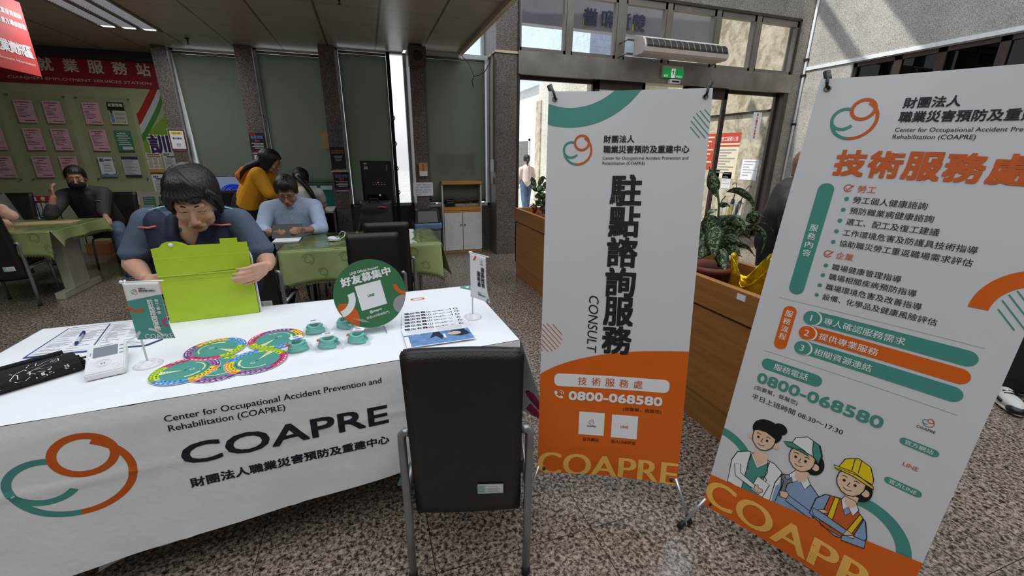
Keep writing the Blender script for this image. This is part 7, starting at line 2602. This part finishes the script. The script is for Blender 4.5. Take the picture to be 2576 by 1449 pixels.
for x in (-1, 1): m.tube([H.P(x * .066, .055, -.045), H.P(x * .080, .0, -.01), H.P(x * .076, -.02, .005)], .002, 5); m.tube([H.P(x * .064, .05, -.095), H.P(x * .078, .0, -.04)], .002, 5)
bput(m, 'ear_loop', MATS['mask_black'], M_)
H.hair(M_, MATS['hair_black'], lambda a: (lambda b: .062 if b < .75 else (.062 - (b - .75) / .45 * .055 if b < 1.2 else .005 - .04 * min(1, (b - 1.2))))(abs(((a + PI) % (2 * PI)) - PI)), .97, 13)
m = MB(); m.chain([V((-3.30, 6.66, .965)), V((-3.29, 6.74, .76)), V((-3.27, 6.85, .58))], [.13, .145, .155]); m.chain([V((-3.40, 6.62, .96)), V((-3.38, 6.80, .60))], [.10, .11]); m.chain([V((-3.20, 6.68, .96)), V((-3.18, 6.82, .60))], [.10, .11])
m.chain([V((-3.30, 6.65, 1.0)), SR, ER, ER.lerp(WR, .42)], [.085, .085, .070, .054]); m.chain([V((-3.30, 6.65, 1.0)), SL, EL, EL.lerp(WL, .75)], [.085, .085, .070, .050]); m.chain([V((-3.36, 6.58, 1.05)), V((-3.30, 6.56, 1.045)), V((-3.24, 6.60, 1.055))], [.03, .028, .03])
fput(m, 'jacket', MATS['jacket_dark'], M_, .012, 4)
m = MB()
t_ = SR.lerp(ER, .52); m.tube([t_ + V((-.03, -.075, .03)), t_ + V((.02, -.088, .01)), t_ + V((.07, -.055, .0))], .010, 6, flat=.4); t_ = SL.lerp(EL, .42); m.tube([t_ + V((-.06, -.065, .02)), t_ + V((.0, -.085, .01)), t_ + V((.06, -.05, .0))], .010, 6, flat=.4); bput(m, 'sleeve_stripe', MATS['jacket_stripe'], M_)
m = MB(); m.chain([V((-3.19, 6.84, .55)), V((-2.955, 6.36, .535)), V((-2.925, 6.30, .10))], [.095, .078, .058]); m.chain([V((-3.38, 6.84, .55)), V((-3.46, 6.42, .54)), V((-3.52, 6.50, .10))], [.095, .078, .058]); m.ball((-3.28, 6.87, .55), (.17, .12, .085), 14, 9); fput(m, 'jeans', MATS['jeans_blue'], M_, .013, 4)
m = MB(); shoe(m, (-2.935, 6.36, 0), (-2.86, 6.12, 0)); shoe(m, (-3.53, 6.56, 0), (-3.54, 6.32, 0)); fput(m, 'shoes', MATS['shoe_blue'], M_, .010, 2)
m = MB(); m.ball((-2.895, 6.24, .012), (.052, .135, .014), 16, 6, Matrix.Rotation(.3, 3, 'Z')); m.ball((-3.535, 6.44, .012), (.05, .13, .014), 16, 6); bput(m, 'shoe_sole', MATS['sole_white'], M_)

# ---------------------------------------------------------------- hand and bag at the frame edge
mat('sleeve_grey', (120, 116, 112), rough=.85)
F_ = person((-4.10, 5.98, 0), 'person almost wholly outside the frame, one hand resting on the green table')
sk = MB(); sk.chain([V((-4.12, 6.10, .95)), V((-3.92, 5.78, .83)), V((-3.64, 5.70, .815))], [.05, .045, .030]); hand(sk, (-3.63, 5.70, .815), (.95, -.05, -.10), (0, -.3, -1), 1, [1.0, 1.0, 1.0, 1.0], 1.05); H = Head((-4.15, 6.05, 1.22), (.3, -.9, -.2), 1.05); H.skin(sk); sk.chain([H.P(0, -.02, -.06), V((-4.17, 6.16, .95)), V((-4.17, 6.22, .6))], [.055, .09, .1])
fput(sk, 'body', MATS['skin_light'], F_, .0065, 3); H.hair(F_, MATS['hair_black'], lambda a: .05 if abs(((a + PI) % (2 * PI)) - PI) < .8 else -.03, 1.0, 2)
m = MB(); m.chain([V((-4.17, 6.16, .95)), V((-4.17, 6.22, .55))], [.15, .17]); m.chain([V((-4.17, 6.14, .98)), V((-4.02, 5.98, .93)), V((-3.94, 5.80, .84))], [.09, .08, .062]); fput(m, 'jacket', MATS['sleeve_grey'], F_, .014, 3)
m = MB()
for x in (-4.28, -4.06): m.chain([V((x, 6.24, .52)), V((x, 5.86, .52)), V((x, 5.84, .10))], [.09, .075, .055])
fput(m, 'trousers', MATS['trouser_dark'], F_, .016, 3)
m = MB()
for x in (-4.28, -4.06): shoe(m, (x, 5.90, 0), (x, 5.66, 0))
fput(m, 'shoes', MATS['shoe_black'], F_, .014, 2)
o = empty('plastic_bag', (-3.60, 5.84, .742), 0, 'clear plastic bag with a peach coloured bundle on the green table edge', 'bag')
mat('bundle_peach', (236, 182, 156), rough=.8)
m = MB(); m.ball((.0, 0, .11), (.085, .06, .055), 14, 9, Matrix.Rotation(.5, 3, 'Y')); m.ball((-.05, .0, .17), (.07, .05, .05), 12, 8); fuse(m, 'wrapped_bundle', MATS['bundle_peach'], o, .012, 3)
m = MB(); m.grid(lambda u, v: V(((.10 - .03 * v) * math.cos(2 * PI * u) * (1 + .12 * math.sin(u * 40)) - .06 * v, (.075 - .02 * v) * math.sin(2 * PI * u), .002 + .32 * v + .02 * math.sin(u * 30))), 40, 10); m.build('film', MATS['clear_bag'], o)

# ---------------------------------------------------------------- people beyond the banners and outside
mat('coat_black', (12, 12, 13), rough=.8); mat('hair_brown', (84, 58, 38), rough=.6); mat('scarf_navy', (40, 44, 92), rough=.8)
K_ = person((3.86, 3.10, 0), 'person in a black coat standing half hidden behind the banner with three drawn workers')
m = MB(); H = Head((3.93, 3.02, 1.43), (-.6, -.75, -.1), 1.05); H.skin(m); m.chain([H.P(0, -.02, -.06), V((3.93, 3.10, 1.25)), V((3.90, 3.12, 1.0))], [.055, .06, .09]); m.chain([V((3.80, 2.98, 1.10)), V((3.74, 2.92, .86)), V((3.86, 2.74, .80))], [.04, .04, .03]); hand(m, (3.87, 2.72, .80), (.6, -.7, 0), (0, 0, -1), 1, .5, .95); fput(m, 'body', MATS['skin_light'], K_, .008, 3)
H.features(K_, False); H.hair(K_, MATS['hair_brown'], lambda a: .055 if abs(((a + PI) % (2 * PI)) - PI) < .7 else -.10, 1.05, 8)
m = MB(); m.chain([V((3.91, 3.10, 1.16)), V((3.89, 3.12, .95)), V((3.88, 3.14, .68)), V((3.90, 3.14, .56))], [.16, .18, .19, .15]); m.chain([V((3.91, 3.08, 1.18)), V((3.79, 3.0, 1.10)), V((3.745, 2.94, .86)), V((3.82, 2.80, .81))], [.10, .085, .075, .06]); m.chain([V((3.91, 3.08, 1.18)), V((4.06, 3.10, 1.08)), V((4.08, 3.0, .85))], [.10, .085, .07]); fput(m, 'coat', MATS['coat_black'], K_, .014, 4)
m = MB(); m.tube([V((3.82, 2.98, 1.24)), V((3.86, 2.94, 1.17)), V((3.93, 2.91, 1.10))], [.03, .035, .02], 10); bput(m, 'scarf', MATS['scarf_navy'], K_)
m = MB()
for x in (3.80, 3.99): m.chain([V((x, 3.14, .70)), V((x, 3.14, .42)), V((x, 3.16, .09))], [.11, .08, .06])
fput(m, 'trousers', MATS['coat_black'], K_, .016, 3)
m = MB()
for x in (3.80, 3.99): shoe(m, (x, 3.22, 0), (x - .05, 2.98, 0))
fput(m, 'shoes', MATS['shoe_black'], K_, .014, 2)

mat('sneaker_white', (206, 204, 200), rough=.6)
R_ = person((4.0, 1.22, 0), 'person in black trousers and black and white sneakers at the frame edge')
H = Head((4.05, 1.18, 1.56), (-.8, .5, -.1), 1.05)
m = MB(); H.skin(m); m.chain([H.P(0, -.02, -.06), V((4.05, 1.2, 1.36)), V((4.05, 1.22, 1.1))], [.055, .06, .1]); m.chain([V((3.90, 1.2, 1.28)), V((3.86, 1.12, 1.02)), V((3.88, 1.0, .82))], [.05, .042, .03]); hand(m, (3.88, .99, .80), (0, -.2, -1), (1, 0, 0), 1, .35, .95); fput(m, 'body', MATS['skin_light'], R_, .008, 3); H.features(R_, False); H.hair(R_, MATS['hair_black'], lambda a: .055 if abs(((a + PI) % (2 * PI)) - PI) < .8 else -.02, 1.0, 6)
m = MB(); m.chain([V((4.05, 1.2, 1.28)), V((4.05, 1.22, .95))], [.16, .17]); m.chain([V((4.05, 1.2, 1.32)), V((3.88, 1.19, 1.26)), V((3.85, 1.12, 1.03)), V((3.875, 1.02, .86))], [.09, .08, .066, .05]); m.chain([V((4.05, 1.2, 1.32)), V((4.22, 1.22, 1.26)), V((4.25, 1.2, .95))], [.09, .08, .06]); fput(m, 'jacket', MATS['coat_black'], R_, .014, 3)
m = MB(); m.chain([V((3.955, 1.235, .92)), V((3.90, 1.235, .52)), V((3.835, 1.245, .16)), V((3.83, 1.245, .12))], [.135, .105, .085, .078]); m.chain([V((4.15, 1.25, .92)), V((4.16, 1.30, .5)), V((4.14, 1.36, .13))], [.13, .10, .08]); m.ball((4.05, 1.23, .93), (.19, .14, .12), 14, 9); fput(m, 'trousers', MATS['coat_black'], R_, .014, 3)


def sneaker(heel, toe):
    heel, toe = V(heel), V(toe); d = (toe - heel).normalized(); q = V((0, 0, 1)).cross(d); L_ = (toe - heel).length
    Rm = Matrix((q, d, V((0, 0, 1)))).transposed()
    m = MB(); m.ball(heel + d * L_ * .5 + V((0, 0, .018)), (.054, L_ * .52, .018), 20, 8, Rm); bput(m, 'shoe_sole', MATS['sneaker_white'], R_)
    m = MB(); m.ball(heel + d * .07 + V((0, 0, .068)), (.044, .075, .055), 14, 9, Rm); m.ball(heel + d * (L_ * .60) + V((0, 0, .050)), (.050, L_ * .38, .040), 18, 10, Rm); fput(m, 'sneaker', MATS['sneaker_white'], R_, .007, 2)
    m = MB(); m.ball(heel + d * (L_ * .86) + V((0, 0, .036)), (.050, .050, .030), 14, 8, Rm)
    for s in (-1, 1): m.tube([heel + d * .03 + q * s * .045 + V((0, 0, .04)), heel + d * .12 + q * s * .054 + V((0, 0, .055)), heel + d * .20 + q * s * .050 + V((0, 0, .05))], .009, 6)
    bput(m, 'shoe_overlay', MATS['shoe_black'], R_)
    m = MB()
    for k in range(5): m.tube([heel + d * (.10 + .022 * k) + q * -.026 + V((0, 0, .098 - .007 * k)), heel + d * (.105 + .022 * k) + V((0, 0, .106 - .007 * k)), heel + d * (.10 + .022 * k) + q * .026 + V((0, 0, .098 - .007 * k))], .0042, 5)
    bput(m, 'shoelace', MATS['shoe_black'], R_)


sneaker((3.845, 1.295, 0), (3.625, 1.085, 0)); sneaker((4.18, 1.42, 0), (3.98, 1.22, 0))

mat('top_cream', (226, 206, 196), rough=.85)
O_2 = person((4.2, 11.3, 0), 'distant person in a pale top with a ponytail walking away outside the door')
H = Head((4.2, 11.3, 1.37), (.1, 1, -.05), .98)
m = MB(); H.skin(m); m.chain([H.P(0, -.02, -.06), V((4.2, 11.3, 1.18)), V((4.2, 11.3, 1.0))], [.05, .055, .08])
for s in (-1, 1): m.chain([V((4.2 + s * .17, 11.3, 1.12)), V((4.2 + s * .22, 11.3, .90)), V((4.2 + s * .21, 11.34, .72))], [.045, .038, .028]); hand(m, (4.2 + s * .21, 11.35, .71), (0, .1, -1), (-s, 0, 0), s, .3, .9)
fput(m, 'body', MATS['skin_light'], O_2, .009, 3); H.hair(O_2, MATS['hair_black'], lambda a: .05 if abs(((a + PI) % (2 * PI)) - PI) < .7 else -.05, 1.0, 4)
m = MB(); m.tube([H.P(0, -.10, .02), H.P(0, -.15, -.05), H.P(0, -.13, -.20)], [.03, .035, .008], 10); bput(m, 'ponytail', MATS['hair_black'], O_2)
m = MB(); m.chain([V((4.2, 11.3, 1.10)), V((4.2, 11.3, .85)), V((4.2, 11.3, .78))], [.14, .145, .15])
for s in (-1, 1): m.chain([V((4.2, 11.3, 1.14)), V((4.2 + s * .165, 11.3, 1.10)), V((4.2 + s * .22, 11.3, .90)), V((4.2 + s * .215, 11.33, .76))], [.08, .07, .058, .045])
fput(m, 'top', MATS['top_cream'], O_2, .014, 3)
m = MB(); m.chain([V((4.11, 11.3, .76)), V((4.10, 11.24, .42)), V((4.10, 11.16, .10))], [.10, .075, .055]); m.chain([V((4.29, 11.3, .76)), V((4.30, 11.38, .42)), V((4.30, 11.42, .09))], [.10, .075, .055]); fput(m, 'jeans', MATS['jeans_blue'], O_2, .014, 3)
m = MB(); shoe(m, (4.10, 11.08, 0), (4.10, 11.32, 0)); shoe(m, (4.30, 11.36, 0), (4.30, 11.60, 0)); fput(m, 'shoes', MATS['shoe_black'], O_2, .014, 2)
for r_ in (W, B_, Y_, G_, M_, F_, K_, R_, O_2): refix(r_)
# ================================================================ outside the entrance
granite('paving', [(150, 146, 138), (166, 162, 154), (182, 178, 170), (194, 190, 182), (204, 200, 194)], scale=40, rough=.7, joints=[(0, .6, 0), (1, .6, 0)], jcol=(120, 116, 110))
granite('pale_stone', [(176, 172, 156), (190, 186, 170), (204, 200, 186), (214, 210, 198), (224, 220, 210)], scale=25, rough=.7, joints=[(2, .95, .3), (1, 1.6, 0)], jcol=(120, 116, 104))
granite('tile_blue', [(182, 200, 222), (190, 208, 228), (198, 214, 232), (204, 220, 236), (210, 224, 238)], scale=8, rough=.4, joints=[(2, .16, 0), (1, .16, 0)], jcol=(104, 130, 162))
granite('clad_white', [(214, 214, 206), (220, 220, 212), (226, 226, 220), (230, 230, 224), (234, 234, 230)], scale=8, rough=.6, joints=[(2, .14, 0)], jcol=(140, 138, 122))
granite('stained_concrete', [(150, 140, 116), (166, 156, 132), (184, 174, 150), (196, 188, 166), (206, 198, 178)], scale=5, rough=.8)
mat('canopy_grey', (168, 166, 170), rough=.7, var=.08, scale=1.2)
mat('red_tile', (196, 150, 136), rough=.8)
m = MB(); m.box((-12, 6.36, -.12), (30, 40, -.01)); struct(m.build('outside_pavement', MATS['paving']))
# annex wall running away from the entrance: cladding, stone pier, blue tiles higher up
m = MB(); m.box((5.5, 13.4, -.01), (9, 30, 3.6)); struct(m.build('outside_wall_clad', MATS['clad_white']))
m = MB(); m.box((5.35, 10.2, -.01), (9, 13.4, 3.6)); struct(m.build('outside_wall_stone', MATS['pale_stone']))
m = MB(); m.box((5.36, 10.2, 3.6), (9, 30, 9)); struct(m.build('outside_wall_tiled', MATS['tile_blue']))
m = MB()
for a, b in (((5.30, 17.2, 3.9), (5.36, 18.9, 4.0)), ((5.30, 17.2, 6.0), (5.36, 18.9, 6.1)), ((5.30, 17.2, 3.9), (5.36, 17.3, 6.1)), ((5.30, 18.8, 3.9), (5.36, 18.9, 6.1)), ((5.30, 18.0, 3.9), (5.36, 18.1, 6.1))): m.box(a, b)
w = struct(m.build('window_40', MATS['white_aluminium'])); m = MB(); m.box((5.345, 17.3, 4.0), (5.355, 18.8, 6.0)); m.build('pane', MATS['dark_glass'], w)
# louvre window low on the clad wall
o = empty('louvre_window', (5.49, 15.2, 0), 0, 'grey louvred window low in the white clad wall outside', 'louvre window')
m = MB(); m.box((-.04, -.75, .35), (0, .75, .42)); m.box((-.04, -.75, 1.95), (0, .75, 2.02)); m.box((-.04, -.75, .35), (0, -.68, 2.02)); m.box((-.04, .68, .35), (0, .75, 2.02)); m.build('frame', MATS['white_aluminium'], o)
m = MB()
for k in range(18): m.box((-.035, -.68, .44 + .084 * k), (-.005, .68, .485 + .084 * k))
m.build('louvre_blades', MATS['steel_frame'], o)
m = MB(); m.box((5.30, 13.1, 0), (5.36, 13.5, 3.1)); struct(m.build('outside_wall_pilaster', MATS['stained_concrete']))
# canopy with its fascia, seen through the transom lights
m = MB(); m.box((1.0, 8.85, 3.96), (8.4, 9.05, 5.2)); struct(m.build('outside_canopy', MATS['canopy_grey']))
m = MB()
for k in range(14): m.box((1.0, 8.845, 4.62 + 0), (8.4, 8.85, 4.66))
m.tube([(1.0, 8.75, 4.78), (3.0, 8.72, 4.74), (4.4, 8.72, 4.86), (8.4, 8.72, 5.05)], .06, 8)
o = tag(m.build('canopy_pipe', MATS['steel_frame']), 'grey pipe slung under the canopy outside', 'pipe')
mat('letter_navy', (64, 70, 104), rough=.6)
for k, (ch, x) in enumerate((('勞', 5.78), ('資', 5.42), ('和', 5.03), ('諧', 4.62))):
    o = empty('canopy_letter', (x, 8.84, 4.02), 0, 'mirrored navy character on the canopy fascia, %s of four from the door corner' % ['first', 'second', 'third', 'fourth'][k], 'letter', 'mirrored characters on the canopy')
    p = Print(.004); p.text(ch, 0, 0, .30, MATS['letter_navy'], anchor='m', bold=.02, mirror=True)
    b_ = p.build('letter_face', o, flat((0, 0, .02), (1, 0, 0), (0, 0, 1))); solid(b_, .02, 0)
    m = MB(); m.box((-.16, -.005, .02), (-.09, .0, .14)); m.build('yellow_edge', MATS['ill_yellow'], o)
# side wall outside the right hand door with its notices
m = MB(); m.box((7.75, 6.36, -.01), (7.95, 10.5, 5.2)); struct(m.build('outside_wall_side', MATS['stained_concrete']))
m = MB(); m.box((7.70, 6.5, 2.36), (7.749, 9.0, 2.40)); struct(m.build('trim_40', MATS['black_gasket']))
mat('notice_red', (190, 70, 52), rough=.7)


def side_note(y0, z0, w, h, label, m_, prints):
    o = empty('outside_notice', (7.749, y0, z0), 0, label, 'notice', 'notices on the wall outside the door')
    b = MB(); b.box((-.004, -w, 0), (0, 0, h)); s = b.build('paper', m_, o)
    p = Print(.0008); prints(p, w, h); p.build('printed_page', s, flat((-.0045, 0, 0), (0, -1, 0), (0, 0, 1)))


def lines(n, c='print_grey'):
    def f(p, w, h):
        for k in range(n): p.rect(w * .10, h * (.88 - .8 * k / n), w * (.88 - .2 * (k % 3)), h * (.92 - .8 * k / n), MATS[c])
    return f


def redtop(p, w, h):
    p.rect(0, h * .78, w, h, MATS['notice_red']); p.rect(0, h * .70, w, h * .74, MATS['notice_red'])
    p.text('勞工服務公告', w * .5, h * .82, h * .10, W_, w=w * .8, anchor='m')
    lines(9)(p, w, h * .7)


side_note(8.15, 1.02, .60, .98, 'tall poster with red heading on the outside side wall', MATS['cream_paper'], redtop)
side_note(8.62, 1.20, .36, .80, 'brick red poster beside the red headed one outside', MATS['notice_red'], lines(7, 'cream_paper'))
side_note(7.40, 1.02, .42, .42, 'white notice sheet nearest the door frame outside', MATS['white_paper'], lines(6))
side_note(8.30, .80, .30, .40, 'white notice sheet low on the outside side wall', MATS['white_paper'], lines(5))
side_note(7.90, .80, .26, .36, 'small pale notice sheet hanging low between two others outside', MATS['print_pale'], lines(4))
# umbrella stand with umbrellas
o = empty('umbrella_stand', (7.22, 7.0, -.01), math.radians(20), 'white wire umbrella stand outside the door glass', 'umbrella stand')
m = MB()
for z in (.06, .30, .56):
    m.tube([(-.26, -.13, z), (.26, -.13, z), (.26, .13, z), (-.26, .13, z), (-.26, -.13, z)], .008, 8)
for x in (-.26, -.09, .09, .26):
    for y in (-.13, .13): m.tube([(x, y, 0), (x, y, .56)], .008, 8)
m.build('wire_frame', MATS['white_aluminium'], o)
mat('umbrella_yellow', (236, 206, 40), rough=.5); mat('umbrella_dark', (52, 60, 70), rough=.5)


def umbrella(base, top, c, label, hook=1):
    base, top = Vector(base), Vector(top)
    o = empty('umbrella', base, 0, label, 'umbrella', 'umbrellas in the outside stand')
    d = top - base
    m = MB(); m.tube([Vector((0, 0, 0)), d * .15, d * .5, d * .68, d * .72], [.006, .02, .045, .035, .012], 12); m.build('folded_canopy', MATS[c], o)
    e = d.normalized(); s = Vector((hook * .7, -hook * .7, 0))
    m = MB(); m.tube([d * .70, d, d + e * .05 + s * .02, d + e * .06 + s * .06, d + e * .02 + s * .085], .010, 8); m.build('hook_handle', MATS['light_wood'] if c != 'umbrella_dark' else MATS['steel_frame'], o)


umbrella((7.10, 6.95, .0), (7.30, 7.02, .82), 'umbrella_yellow', 'bright yellow folded umbrella leaning in the stand', -1)
umbrella((7.20, 7.02, .0), (7.26, 6.98, .92), 'umbrella_dark', 'dark folded umbrella with pale hook upright in the stand', -1)
umbrella((7.30, 7.05, .0), (7.50, 6.95, .86), 'umbrella_dark', 'dark folded umbrella leaning toward the wall in the stand', 1)
bpy.data.objects.remove(_font_o)
